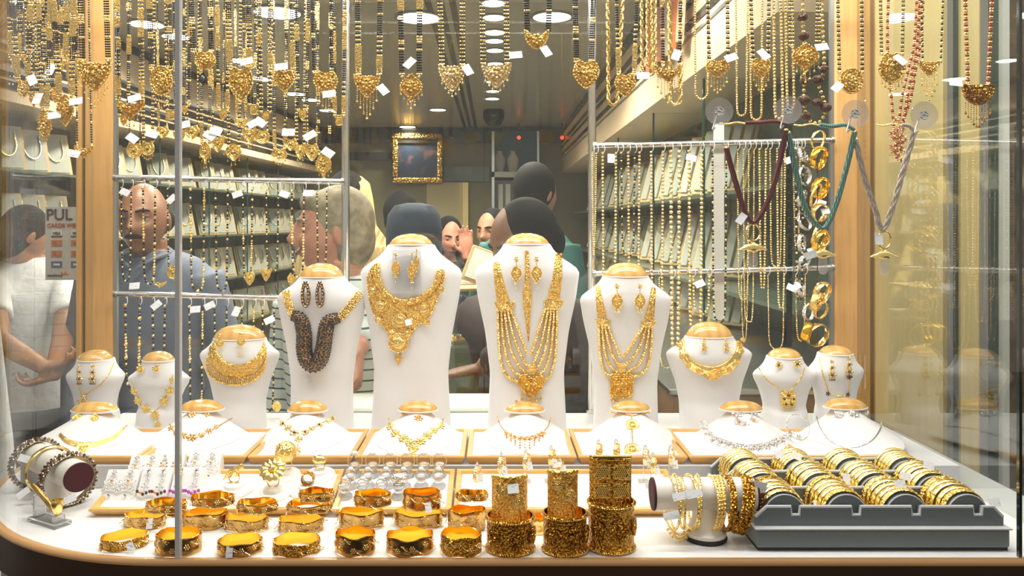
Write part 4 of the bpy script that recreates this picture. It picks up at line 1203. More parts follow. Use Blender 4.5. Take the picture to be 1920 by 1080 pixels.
def plate(mb, shape, c, sx, sy, R=FACE, mi=0, rim=True, boss=6, bead_mi=None):
    """embossed pendant plate with a beaded rim and bosses"""
    o = spline(SHAPES[shape], 40, closed=True) if shape not in ('round', 'oval') else resample(np.array(SHAPES[shape] + SHAPES[shape][:1]), 40, True)
    o = o * np.array([sx, sy])
    s = min(sx, sy)
    mb.relief(o, [(k, h * s) for k, h in PROF], c, 1.0, R, mi)
    bm = mi if bead_mi is None else bead_mi
    if rim:
        n = 26
        q = resample(np.concatenate([o, o[:1]]), n, True) * .97
        mb.beads([np.array(c) + R @ np.array([a[0], a[1], .10 * s]) for a in q], .075 * s, bm)
        q = resample(np.concatenate([o, o[:1]]), 16, True) * .64
        mb.beads([np.array(c) + R @ np.array([a[0], a[1], .14 * s]) for a in q], .06 * s, bm)
    for i in range(boss):
        a = 2 * PI * i / boss + .3
        mb.sphere(np.array(c) + R @ np.array([.33 * sx * math.cos(a), .33 * sy * math.sin(a), .2 * s]), (.13 * s,) * 3, 6, 4, None, bm)
    mb.sphere(np.array(c) + R @ np.array([0, 0, .27 * s]), (.13 * s,) * 3, 8, 5, None, bm)
    return o
def fringe(mb, c, sx, y0fun, n, length, R=FACE, mi=0, r=.0011, end=1.7):
    """row of little dangling bead drops"""
    for i in range(n):
        u = -1 + 2 * (i + .5) / n
        y0 = y0fun(u); ln = length(u) if callable(length) else length
        k = max(2, int(ln / (r * 2.1)))
        pts = [np.array(c) + R @ np.array([u * sx, y0 - ln * j / k, .0006]) for j in range(k + 1)]
        mb.beads(pts, [r * (.75 if j < k else end) for j in range(k + 1)], mi)
def earring(label, px, py, Y, w, h, style, b=None, mat_='gold', group='earrings on the busts', stone=None, floor=None, R=FACE):
    """hanging or stud earring centred at a pixel"""
    c = Vector(b.hit(px, py, .003 if floor else .0065, floor)) if b is not None else P(px, py, Y)
    if floor: R = RLOW; w *= 1.25; h *= 1.25
    k = c.y / F
    w, h = w * k, h * k
    t = thing('earring', label, 'earring', tuple(c), group)
    m = MB()
    if style == 'stud':
        plate(m, 'round', c, w / 2, h / 2, R, boss=5)
        m.build('setting', mat_, t)
    elif style == 'diamondstud':
        plate(m, 'diamond', c, w / 2, h / 2, R, boss=4); m.build('setting', mat_, t)
    elif style == 'flower':
        flower(m, c, w / 2, 7, R, 0, 1); m.build('flower', [mat_, stone or mat_], t)
    elif style == 'drop':
        top = Vector(c) + Vector((0, 0, h * .40)); mid = Vector(c) + Vector((0, 0, h * .0))
        flower(m, top, w * .30, 6, R); m.build('stud', mat_, t)
        m = MB().tube([top, mid], .0007, 5); plate(m, 'drop', mid - Vector((0, 0, h * .05)), w * .68, h * .27, R)
        m.build('drop', mat_, t)
        m = MB(); fringe(m, mid - Vector((0, 0, h * .12)), w * .42, lambda u: -h * .10 * (1 - abs(u)), 5, lambda u: h * .26 * (1.1 - abs(u)), R, 0, max(.0007, w * .05)); stuff(m.build('fringe', stone or mat_, t))
    elif style == 'tier':
        for q, (f, s) in enumerate(((.36, .55), (.10, .8), (-.20, 1.0))):
            m = MB(); flower(m, Vector(c) + Vector((0, 0, h * f)), w * s * .5, 6, R, 0, 1 if stone and q else 0)
            m.build('tier', [mat_, stone or mat_], t)
        m = MB(); fringe(m, Vector(c) + Vector((0, 0, -h * .22)), w * .4, lambda u: 0, 4, h * .2, R, 0, max(.0008, w * .06)); stuff(m.build('fringe', stone or mat_, t))
    elif style == 'fringe':
        m.sphere(Vector(c) + Vector((0, 0, h * .42)), w * .22, 8, 6); m.build('stud', mat_, t)
        m = MB(); plate(m, 'fan', Vector(c) + Vector((0, 0, h * .12)), w * .48, h * .2, R); m.build('plate', mat_, t)
        m = MB(); fringe(m, Vector(c) + Vector((0, 0, 0)), w * .42, lambda u: 0, 5, h * .45, R, 0, max(.0008, w * .05)); stuff(m.build('fringe', mat_, t))
    elif style == 'loop':
        pts = [Vector(c) + Vector((math.sin(a) * w * .30, 0, math.cos(a) * h * .42)) for a in np.linspace(0, 2 * PI, 26, endpoint=False)]
        m.tube(pts, w * .17, 8, closed=True); m.build('loop', stone or mat_, t)
        m = MB(); m.beads([Vector(c) + Vector((math.sin(a) * w * .30, -w * .17, math.cos(a) * h * .42)) for a in np.linspace(0, 2 * PI, 18, endpoint=False)], w * .07)
        stuff(m.build('bead_trim', 'gold', t))
        flower(MB(), c, 1)
        m = MB(); flower(m, Vector(c) + Vector((0, -.001, h * .44)), w * .34, 6, R); m.build('stud', stone or mat_, t)
    return t
def tagcard(t, c, w=.012, h=.008, R=FACE, ang=0.0, name='price_tag'):
    """small white price tag as part of thing t"""
    a = rotm(-.45, 0, 0) @ np.array([[math.cos(ang), -math.sin(ang), 0], [math.sin(ang), math.cos(ang), 0], [0, 0, 1]])
    return MB().box(tuple(c), (w, h, .0006), np.asarray(R) @ a).build(name, 'tag_paper', t, smooth=False)

# --- B1
b = BUSTS['B1']
t = thing('necklace', 'thin gold chain with small cluster pendant on leftmost upright bust', 'necklace', b.hit(155, 740))
m = MB(); strand(m, b, [(214, 678), (205, 700), (188, 722), (158, 742)], .0011); strand(m, b, [(145, 690), (146, 715), (152, 736), (158, 742)], .0011); m.build('chain', 'gold', t)
m = MB()
for x, y, r in ((157, 742, 6), (150, 752, 6), (162, 752, 5), (148, 762, 4)): flower(m, b.hit(x, y, .003), S(r, 1.4), 6)
m.build('pendant', 'gold', t)
earring('gold and red tiered earring on the leftmost upright bust, left one', 149, 702, 0, 13, 42, 'tier', b, stone='garnet')
earring('gold and red tiered earring on the leftmost upright bust, right one', 174, 702, 0, 16, 42, 'tier', b, stone='garnet')
# --- B2
b = BUSTS['B2']
t = thing('necklace', 'gold flower garland necklace with drop on bust beside left post', 'necklace', b.hit(297, 790))
for x, y, r in ((251, 733, 7), (259, 751, 8), (274, 766, 8.5), (322, 712, 5), (318, 733, 8.5), (308, 752, 9), (291, 778, 9), (296, 796, 7)):
    m = MB(); flower(m, b.hit(x, y, .003), S(r, 1.4), 8, h=.5); m.build('flower_link', 'gold_bright', t)
m = MB(); strand(m, b, [(250, 722), (252, 740), (262, 758), (284, 772), (304, 758), (318, 732), (324, 702)], .0009); m.build('chain', 'gold', t)
earring('gold flower stud at left on bust with flower garland', 263, 692, 0, 17, 17, 'flower', b, 'gold_bright')
earring('gold flower stud at right on bust with flower garland', 293, 691, 0, 16, 16, 'flower', b, 'gold_bright')
# --- B3 fringed collar
b = BUSTS['B3']
t = thing('necklace', 'wide gold collar necklace with dense fringe on medium bust', 'necklace', b.hit(440, 690))
m = MB(); band(m, b, [(403, 640), (408, 662), (424, 678), (448, 684), (472, 674), (488, 656), (494, 640)], [(392, 655), (396, 682), (416, 702), (446, 708), (476, 700), (494, 680), (500, 655)], 50, 9, relief=.003)
m.build('collar', 'gold_filigree', t)
m = MB()
A = spline([(391, 662), (397, 686), (416, 704), (446, 709), (476, 702), (494, 684), (500, 660)], 48); B2 = spline([(386, 676), (391, 700), (412, 716), (444, 722), (476, 714), (494, 696), (499, 672)], 48)
for i in range(48):
    p0, p1 = b.hit(*A[i]), b.hit(*B2[i], .002)
    m.beads(resample([p0, p1], 6), [.0017, .0014, .0014, .0014, .0016, .0023])
stuff(m.build('fringe', 'gold', t))
earring('gold fringed earring at left on the fringed collar bust', 412, 648, 0, 16, 46, 'fringe', b, 'gold_bright')
earring('gold fringed earring at right on the fringed collar bust', 452, 645, 0, 17, 44, 'fringe', b, 'gold_bright')
for x, y, a in ((424, 625, .5),):
    q = MB().box(tuple(b.hit(x, y, .006)), (.02, .016, .0007), FACE @ rotm(0, 0, a))
    tag(q.build('earring_card', 'tag_paper', smooth=False), 'white earring card at the cap of the fringed collar bust', 'card')
# --- B4 dark beaded
b = BUSTS['B4']
t = thing('necklace', 'thick U-shaped brown and gold beaded necklace with yellow bands', 'necklace', b.hit(585, 690))
m = MB()
path = spline([(549, 592), (563, 598), (570, 625), (570, 655), (575, 675), (586, 684), (599, 676), (606, 655), (610, 625), (616, 603), (634, 596)], 56)
ctr = [b.hit(q[0], q[1], .006) for q in path]
r = np.interp(np.linspace(0, 1, 56), [0, .12, .5, .88, 1], [.0085, .0125, .0135, .0125, .0085])
m.tube(ctr, r, 14); m.build('beaded_tube', 'leopard', t)
m = MB()
for i, p in enumerate(ctr):
    for a in np.linspace(PI * .9, PI * 2.1, 8):
        if i % 2: a += .2
        tg = ctr[min(i + 1, 55)] - ctr[max(i - 1, 0)]; tg.normalize()
        n1 = Vector((0, -1, 0)); n2 = tg.cross(n1).normalized()
        m.beads([p + (n2 * math.cos(a) - n1 * math.sin(a)) * r[i] * .98], .0019)
stuff(m.build('bead_rows', 'black_bead', t))
for pl in ([(536, 546), (541, 570), (548, 590)], [(676, 548), (660, 570), (638, 596)]):
    m = MB()
    A = spline(pl, 16)
    for i, q in enumerate(A):
        d = (A[min(i + 1, 15)] - A[max(i - 1, 0)]); d /= np.linalg.norm(d); nrm = np.array([-d[1], d[0]])
        for k in range(-2, 3):
            s = q + nrm * k * 3.0 + d * (1.3 if k % 2 else 0)
            m.beads([b.hit(s[0], s[1], .002)], .0021)
    stuff(m.build('yellow_band', 'gold', t))
m = MB(); flower(m, b.hit(577, 712, .003), .006, 6); m.build('crystal_drop', 'crystal', t)
earring('brown beaded loop earring at left on the dark necklace bust', 573, 554, 0, 20, 48, 'loop', b, stone='leopard')
earring('brown beaded loop earring at right on the dark necklace bust', 600, 554, 0, 19, 48, 'loop', b, stone='leopard')
# --- B5 bib
b = BUSTS['B5']
t = thing('necklace', 'large gold bib necklace with domed rosettes and pointed drop', 'necklace', b.hit(748, 640))
inn = [(712, 492), (714, 520), (724, 544), (744, 558), (766, 560), (790, 552), (810, 534), (820, 506)]
mid = [(700, 497), (700, 525), (714, 552), (740, 570), (766, 573), (796, 563), (820, 540), (832, 505)]
out = [(688, 520), (692, 560), (702, 592), (724, 620), (748, 650), (778, 616), (808, 590), (834, 520)]
m = MB(); band(m, b, inn, mid, 60, 7, .004, .004); m.build('collar', 'gold_filigree', t)
m = MB(); band(m, b, [(a[0], a[1]) for a in mid], out, 60, 13, .002, .0018); m.build('bib', 'gold_filigree', t)
for x, y, rr in ((714, 574, 9), (794, 580, 9), (750, 600, 11), (747, 643, 17), (699, 545, 6), (826, 543, 6), (735, 626, 8), (765, 626, 8), (710, 600, 6), (800, 604, 6)):
    m = MB(); c = b.hit(x, y, .006); plate(m, 'round', c, S(rr * 1.15, 1.36), S(rr * 1.1, 1.36), boss=7); m.sphere(c, (S(rr * .8, 1.36), S(rr * .42, 1.36), S(rr * .76, 1.36)), 14, 10); m.build('rosette', 'gold', t)
m = MB(); q = spline(out, 60); m.beads([b.hit(a[0], a[1], .002) for a in q], .0019); stuff(m.build('bead_edge', 'gold', t))
m = MB(); c = b.hit(747, 672, .003); plate(m, 'drop', c, S(8, 1.36), S(11, 1.36)); m.build('drop', 'gold', t)
tagcard(t, b.hit(766, 604, .010), .011, .011, ang=.3)
earring('gold drop earring hung alone at left above the bib', 742, 500, 0, 15, 58, 'drop', b)
earring('long gold drop earring right of centre above the bib', 772, 505, 0, 15, 70, 'drop', b)
earring('gold chain earring hung furthest right above the bib', 781, 490, 0, 9, 56, 'drop', b)
MBc = MB().box(tuple(b.hit(762, 510, .0015)), (.050, .075, .0008), FACE)
tag(MBc.build('earring_card', 'acrylic', smooth=False), 'clear plastic earring card above the gold bib', 'card')
# --- B6 / B7 strand necklaces
def strand_necklace(b, label, lb, rb, wl, cl, cr, strands, pend, shape, psx, psy):
    t = thing('necklace', label, 'necklace', b.hit(*pend))
    for q, (pl, c) in enumerate(((lb, cl), (rb, cr))):
        m = MB()
        A = np.array(pl, float)
        d = A[-1] - A[0]; d /= np.linalg.norm(d); n = np.array([-d[1], d[0]])
        I = [tuple(p - n * w) for p, w in zip(A, np.linspace(wl[0], wl[1], len(A)))]; O = [tuple(p + n * w) for p, w in zip(A, np.linspace(wl[0], wl[1], len(A)))]
        band(m, b, I, O, 24, 6, .002, .002)
        m.build('shoulder_band', 'gold_filigree', t)
        m = MB(); plate(m, 'halfmoon', np.array(b.hit(c[0], c[1], .004)), S(wl[1] * 1.55, 1.36), S(-wl[1] * 1.2, 1.36) * -1, rim=True, boss=4)
        m.build('strand_cap', 'gold', t)
    for st in strands:
        m = MB(); strand(m, b, st, .0034, 44, .004, beaded=.0044); strand(m, b, st, .0019, 40, .002)
        stuff(m.build('strand', 'gold', t))
    c = np.array(b.hit(*pend, .005))
    m = MB(); plate(m, shape, c, S(psx, 1.36), S(psy, 1.36), boss=7); m.build('pendant', 'gold_filigree', t)
    m = MB(); plate(m, 'square', c + np.array([0, .0, S(psy * 1.25, 1.36)]), S(psx * .36, 1.36), S(psy * .42, 1.36), boss=4); m.build('pendant_neck', 'gold', t)
    m = MB(); fringe(m, c + np.array([0, .001, -S(psy * .55, 1.36)]), S(psx * .85, 1.36), lambda u: -S(psy * .28, 1.36) * (1 - abs(u)), 9, lambda u: S(psy * .5, 1.36), mi=0, r=.0014); stuff(m.build('fringe', 'gold', t))
    return t
b = BUSTS['B6']
L = [(930, 492), (936, 530), (944, 566)]; Rr = [(1048, 474), (1045, 520), (1037, 562)]
def strand_path(x0, y0, x1, y1, bulge):
    """from the cap down and in to the pendant; bulge 0 = straight"""
    q = []
    for t in np.linspace(0, 1, 7):
        u = t + bulge * (t ** 2.6 - t)
        q.append((x0 + (x1 - x0) * u, y0 + (y1 - y0) * (t + bulge * .35 * math.sin(PI * t) * (1 - .2 * t))))
    return q
stl = []
for i in range(5):
    y1 = (662, 684, 698, 708, 716)[i]
    stl.append(strand_path(958 - i * 6, 582, 988 - i * 2, y1, i * .24)); stl.append(strand_path(1022 + i * 5.5, 580, 997 + i * 2, y1, i * .24))
strand_necklace(b, 'long gold necklace of five strands each side with heart pendant', L, Rr, (6, 12), (946, 572), (1038, 569), stl, (996, 722), 'heart', 25, 24)
t = thing('head_ornament', 'long slim gold head ornament hanging between two earrings', 'head ornament', b.hit(988, 560))
m = MB(); band(m, b, [(984, 470), (984, 520), (980, 555), (985, 600), (990, 640)], [(991, 470), (994, 520), (997, 555), (994, 600), (992, 640)], 40, 6, .003, .002); m.build('shaft', 'gold_filigree', t)
m = MB(); plate(m, 'round', np.array(b.hit(988, 556, .005)), S(8, 1.36), S(10, 1.36)); m.build('boss', 'gold', t)
earring('gold basket-shaped earring left of the slim head ornament', 968, 510, 0, 19, 60, 'drop', b)
earring('gold basket-shaped earring right of the slim head ornament', 1006, 510, 0, 19, 60, 'drop', b)
b = BUSTS['B7']
stl = []
for i in range(4):
    y1 = (668, 684, 698, 708)[i]
    stl.append(strand_path(1140 - i * 5.5, 610, 1162 - i * 3, y1, .05 + i * .28)); stl.append(strand_path(1206 + i * 5.5, 612, 1170 + i * 3, y1, .05 + i * .28))
strand_necklace(b, 'gold necklace of four strands each side with square pendant', [(1121, 535), (1124, 565), (1129, 595)], [(1226, 538), (1222, 570), (1217, 600)], (4, 9), (1130, 602), (1216, 606), stl, (1165, 722), 'square', 25, 26)
earring('gold leaf-shaped earring at left on the square pendant bust', 1157, 562, 0, 20, 64, 'drop', b)
earring('gold leaf-shaped earring at right on the square pendant bust', 1200, 562, 0, 19, 64, 'drop', b)
# --- B8 scalloped collar
b = BUSTS['B8']
t = thing('necklace', 'gold collar necklace with scalloped lower edge on medium bust', 'necklace', b.hit(1335, 695))
m = MB()
A = [(1281, 636), (1285, 658), (1300, 678), (1322, 688), (1345, 688), (1365, 678), (1378, 660), (1384, 638)]
o = spline([(1272, 640), (1275, 668), (1294, 694), (1320, 706), (1337, 714), (1352, 706), (1376, 694), (1390, 668), (1393, 640)], 60)
for i in range(60): o[i, 1] += 2.2 * abs(math.sin(i * PI / 6)) - 1
band(m, b, A, [tuple(q) for q in o[::3]] + [tuple(o[-1])], 60, 8, .003, .003); m.build('collar', 'gold_bright', t)
m = MB(); strand(m, b, A, .0018, off=.004); m.build('inner_wire', 'gold', t)
for i in range(4, 60, 6):
    m = MB(); plate(m, 'round', np.array(b.hit(o[i][0], o[i][1] - 7, .006)), S(5, 1.37), S(5, 1.37), boss=4); m.build('rosette', 'gold', t)
earring('three-tier gold earring at left on the scalloped collar bust', 1320, 646, 0, 13, 28, 'tier', b)
earring('three-tier gold earring at right on the scalloped collar bust', 1362, 646, 0, 13, 28, 'tier', b)
# --- B9
b = BUSTS['B9']
t = thing('necklace', 'thin gold chain with square flower pendant and dark stones', 'necklace', b.hit(1478, 750))
m = MB(); strand(m, b, [(1423, 690), (1438, 712), (1458, 727), (1476, 735)], .0012); strand(m, b, [(1508, 690), (1502, 708), (1490, 724), (1478, 735)], .0012); m.build('chain', 'gold', t)
m = MB(); c = np.array(b.hit(1478, 750, .003)); plate(m, 'square', c, S(16, 1.4), S(17, 1.4), boss=0); m.build('pendant', 'gold_bright', t)
for i in range(5):
    a = 2 * PI * i / 5 + .3
    MB().sphere(c + np.array([math.cos(a) * S(9, 1.4), -.004, math.sin(a) * S(9, 1.4)]), .0024, 8, 6).build('dark_stone', 'garnet', t)
earring('gold cluster stud at left on the square flower pendant bust', 1460, 684, 0, 15, 20, 'flower', b, 'gold_bright', stone='garnet')
earring('gold cluster stud at right on the square flower pendant bust', 1495, 682, 0, 17, 18, 'flower', b, 'gold_bright', stone='garnet')
# --- B10
b = BUSTS['B10']
t = thing('necklace', 'thin looped gold chain with dark ends on bust by right post', 'necklace', b.hit(1560, 735))
m = MB(); strand(m, b, [(1536, 668), (1540, 690), (1547, 715), (1556, 738), (1575, 742), (1590, 738), (1593, 715), (1594, 690)], .0012); m.build('chain', 'gold', t)
for x, y in ((1552, 738), (1590, 740), (1592, 708)):
    m = MB(); flower(m, b.hit(x, y, .003), .0045, 5); m.build('dark_stone', 'garnet', t)
earring('gold and garnet drop earring at left on bust by right post', 1560, 694, 0, 16, 44, 'tier', b, stone='garnet')
earring('gold and garnet drop earring at right on bust by right post', 1592, 688, 0, 17, 44, 'tier', b, stone='garnet')
# --- low busts
FL = STEP_Z + .0095
b = BUSTS['L1']
t = thing('necklace', 'flat textured gold choker with square drop on left end tray', 'necklace', b.hit(165, 840, floor=FL))
m = MB(); band(m, b, [(113, 812), (125, 822), (145, 828), (165, 829), (185, 826), (212, 816), (238, 795)], [(111, 818), (124, 831), (145, 838), (165, 839), (186, 836), (214, 824), (240, 799)], 44, 6, .003, .002); m.build('choker', 'gold', t)
m = MB(); plate(m, 'square', np.array(b.hit(153, 842, .003)), S(12, 1.25), S(9, 1.25), RLOW); m.build('drop', 'gold_bright', t)
earring('gold diamond-shaped stud at left on the left end low bust', 145, 783, 0, 15, 20, 'diamondstud', b, floor=FL)
earring('gold diamond-shaped stud at right on the left end low bust', 176, 784, 0, 14, 20, 'diamondstud', b, floor=FL)
b = BUSTS['L2']
t = thing('necklace', 'rose gold flower choker on low bust below the fringed collar', 'necklace', b.hit(360, 825, floor=FL))
for x, y, rr in ((322, 803, 6), (331, 813, 5), (345, 818, 7), (360, 821, 8), (376, 817, 6), (391, 809, 6), (404, 801, 5)):
    m = MB(); flower(m, b.hit(x, y, .003, FL), S(rr, 1.25) * 1.3, 6, RLOW); m.build('flower_link', 'gold_copper', t)
m = MB(); strand(m, b, [(318, 795), (330, 812), (360, 822), (392, 809), (415, 796), (435, 784)], .0013, floor=FL); m.build('chain', 'gold_copper', t)
earring('rose gold earring at left on card on low bust below fringed collar', 360, 778, 0, 13, 13, 'flower', b, 'gold_copper', floor=FL)
earring('rose gold earring at right on card on low bust below fringed collar', 386, 777, 0, 12, 12, 'flower', b, 'gold_copper', floor=FL)
b = BUSTS['L3']
t = thing('necklace', 'pale gold flower necklace with long drop below the dark necklace bust', 'necklace', b.hit(560, 840, floor=FL))
fl = [(531, 795, 6), (541, 803, 6), (552, 812, 7), (560, 824, 6), (572, 811, 6), (584, 804, 5), (599, 797, 6), (614, 790, 6), (624, 784, 5), (556, 846, 7)]
for i, (x, y, rr) in enumerate(fl):
    m = MB(); flower(m, b.hit(x, y, .003, FL), S(rr, 1.25) * 1.3, 7, RLOW, mi=0, mc=1); m.build('flower_link', ['gold_pale', 'garnet' if i % 2 == 0 else 'gold_pale'], t)
m = MB(); strand(m, b, [(523, 788), (541, 803), (560, 822), (584, 804), (627, 782)], .0013, floor=FL); strand(m, b, [(560, 822), (557, 846)], .001, 12, floor=FL); m.build('chain', 'gold_pale', t)
earring('black-centred gold flower earring at left on low bust', 552, 776, 0, 13, 26, 'tier', b, stone='garnet', floor=FL)
earring('black-centred gold flower earring at right on low bust', 590, 772, 0, 13, 26, 'tier', b, stone='garnet', floor=FL)
b = BUSTS['L4']
t = thing('necklace', 'yellow gold flower garland on low bust below the gold bib', 'necklace', b.hit(775, 850, floor=FL))
for x, y, rr in ((733, 802, 7), (742, 814, 7.5), (757, 823, 8), (770, 832, 8), (775, 842, 8), (789, 828, 8), (801, 818, 8), (813, 808, 7), (826, 800, 7), (771, 856, 7)):
    m = MB(); flower(m, b.hit(x, y, .003, FL), S(rr, 1.25) * 1.3, 8, RLOW); m.build('flower_link', 'gold_bright', t)
m = MB(); strand(m, b, [(729, 785), (733, 803), (757, 823), (775, 842), (801, 818), (826, 800), (830, 785)], .0013, floor=FL); m.build('chain', 'gold', t)
earring('yellow flower stud at left on low bust below the gold bib', 760, 774, 0, 14, 14, 'flower', b, 'gold_bright', floor=FL)
earring('rose flower stud at right on low bust below the gold bib', 785, 784, 0, 15, 15, 'flower', b, 'gold_copper', floor=FL)
b = BUSTS['L5']
t = thing('necklace', 'thin pale gold choker with tiny drops below the heart pendant', 'necklace', b.hit(985, 830, floor=FL))
m = MB(); p = strand(m, b, [(932, 782), (942, 803), (962, 816), (985, 819), (1010, 814), (1026, 802), (1033, 782)], .0012, 60, floor=FL); m.build('wire', 'gold_pale', t)
m = MB()
for x, y, ln in [(950, 813, 8), (958, 817, 10), (966, 820, 14), (975, 822, 18), (984, 824, 22), (993, 822, 18), (1002, 820, 14), (1011, 816, 10), (1018, 812, 8)]:
    flower(m, b.hit(x, y, .002, FL), .0055, 5, RLOW)
    m.beads([b.hit(x, y + q, .002, FL) for q in np.linspace(3, ln, 4)], .0018)
stuff(m.build('drops', 'gold_copper', t))
earring('rose gold bar earring at left on low bust below heart pendant', 968, 770, 0, 9, 34, 'fringe', b, 'gold_copper', floor=FL)
earring('rose gold bar earring at right on low bust below heart pendant', 999, 770, 0, 9, 34, 'fringe', b, 'gold_copper', floor=FL)
b = BUSTS['L6']
t = thing('necklace', 'gold wire necklace with long round medallion, third tray from right', 'necklace', b.hit(1186, 845, floor=FL))
m = MB(); strand(m, b, [(1140, 772), (1160, 776), (1184, 780), (1205, 776), (1222, 772)], .0012, floor=FL); strand(m, b, [(1184, 782), (1186, 830)], .0012, floor=FL); m.build('wire', 'gold', t)
m = MB(); plate(m, 'round', np.array(b.hit(1186, 797, .004, FL)), S(12, 1.27), S(13, 1.27), RLOW); m.build('medallion', 'gold_bright', t)
m = MB(); plate(m, 'round', np.array(b.hit(1186, 843, .004, FL)), S(15, 1.2), S(14, 1.2), RLOW); m.build('medallion', 'gold_bright', t)
earring('gold spiral stud at left on low bust with medallions', 1160, 767, 0, 13, 13, 'stud', b, floor=FL)
earring('copper gold ball stud at right on low bust with medallions', 1181, 772, 0, 16, 16, 'stud', b, 'gold_copper', floor=FL)
b = BUSTS['L7']
t = thing('necklace', 'sparkling silver link necklace on low bust, second tray from right', 'necklace', b.hit(1390, 835, floor=FL))
m = MB(); q = spline([(1318, 792), (1330, 813), (1350, 826), (1378, 834), (1405, 837), (1435, 834), (1462, 824), (1477, 816)], 38)
for i, a in enumerate(q):
    c = b.hit(a[0], a[1], .002, FL); m.beads([c, c + Vector((.003, -.002, .0015)), c + Vector((-.003, .001, .001))], .0027)
    if i % 3 == 1: flower(m, b.hit(a[0], a[1] + 5, .003, FL), .007, 6, RLOW)
stuff(m.build('links', 'silver', t))
for i, (x, y) in enumerate(((1383, 776), (1411, 772))):
    t = thing('earring', 'silver rose earring with pearl %s on silver necklace bust' % ('at left', 'at right')[i], 'earring', b.hit(x, y, .004, FL), 'earrings on the busts')
    m = MB(); flower(m, b.hit(x, y, .004, FL), S(9, 1.28) * 1.3, 6, RLOW); m.build('flower', 'silver', t)
    m = MB(); plate(m, 'round', np.array(b.hit(x + 2, y + 15, .004, FL)), S(8, 1.27), S(8, 1.27), RLOW); m.build('drop', 'silver', t)
    MB().sphere(b.hit(x + 2, y + 15, .007, FL), .003, 8, 6).build('pearl', 'gold_copper', t)
m = MB(); plate(m, 'fan', np.array(b.hit(1397, 795, .004, FL)), S(9, 1.27), S(8, 1.27), RLOW)
tag(m.build('finger_ring', 'silver'), 'silver cluster ring between two rose earrings on low bust', 'ring')
b = BUSTS['L8']
t = thing('necklace', 'plain thin silver wire choker on right end low bust', 'necklace', b.hit(1590, 838, floor=FL))
m = MB(); strand(m, b, [(1530, 775), (1537, 800), (1555, 825), (1580, 838), (1610, 838), (1635, 825), (1650, 805), (1653, 790)], .0013, 60, floor=FL); m.build('wire', 'silver', t)
earring('round silver stud at left on right end low bust', 1577, 775, 0, 20, 18, 'stud', b, 'silver', floor=FL)
earring('silver bow stud in the middle on right end low bust', 1601, 776, 0, 17, 15, 'flower', b, 'silver', floor=FL)
earring('silver leaf stud at right on right end low bust', 1618, 772, 0, 17, 15, 'stud', b, 'silver', floor=FL)
c = P(1496, 806, 1.27); c.z = TZ + .019
m = MB().torus(c, .0205, .0011, rotm(1.1, .5, 0), 40, 6)
flower(m, c + Vector((-.016, -.010, -.008)), .007, 7); flower(m, c + Vector((-.006, -.018, -.012)), .006, 6)
tag(m.build('bangle', 'silver'), 'thin silver bangle with a flower leaning between two silver necklaces', 'bangle')

# ================================================================ front row of trays, propped against the step
TY0, TY1, TZ0, TZ1 = 1.055, 1.164, 0.0, .022
SL = (TZ1 - TZ0) / (TY1 - TY0)
def tilt(v):
    v = np.array(v, float); y = v[:, 1] - TY0; z = v[:, 2]
    a = math.atan(SL)
    return np.stack([v[:, 0], TY0 + y * math.cos(a) - z * math.sin(a), TZ0 + y * math.sin(a) + z * math.cos(a)], 1)
TTOP = .0075                                   # board above the tray bottom
def on_tray(px, py, h=0.0):
    """point on the propped tray boards (h above them) seen at a pixel"""
    a = math.atan(SL); b = math.tan(a); z0 = (TTOP + h) / math.cos(a) - TY0 * b
    Y = (EYE - z0) / ((py - HY) / F + b)
    return P(px, py, Y)
RT = rotm(math.atan(SL), 0, 0)
xt = [-.553, -.388, -.222, -.056, .104, .262]
tl = ['of silver earrings, at the left', 'of white ring dishes', 'of clear ring stands', 'behind the gold cuffs', 'behind the white bangle stand']
TR = []
for i in range(5):
    t = thing('front_tray', 'wood-framed white tray ' + tl[i], 'tray', ((xt[i] + xt[i + 1]) / 2, 1.06, 0), 'front row of wooden trays')
    frame_tray(xt[i] + .001, xt[i + 1] - .001, TY0, TY1 + .001, 0, .0115, .009, t, M=tilt)

# silver earrings on white wedge cards (first tray)
def wedge_card(px, py, w, h, label):
    c = on_tray(px, py); k = c.y / F
    w, h = w * k, h * k
    lean = .62
    up = np.array([0, math.sin(lean), math.cos(lean)]); n = np.array([0, -math.cos(lean), math.sin(lean)])
    R = np.stack([np.array([1, 0, 0]), up, n], 1)
    base = np.array(c)
    q = [base + np.array([0, 0, 0]), base + up * h, base + np.array([0, up[1] * h + .006, 0]) + np.array([0, 0, .0])]
    m = MB(); d = base[1]; 
    prof = [(0, 0), (h * up[1], h * up[2]), (h * up[1] + .004, h * up[2]), (h * up[1] + .010, .0)]
    zt = SL
    m.loft([np.array([base + np.array([x, a, b2 + max(0, a) * zt * (1 if b2 == 0 else 0)]) for a, b2 in prof]) for x in (-w / 2, w / 2)])
    tag(m.build('earring_stand', 'board_white', smooth=False), label, 'card', 'white wedge cards for silver earrings')
    return base, R, w, h
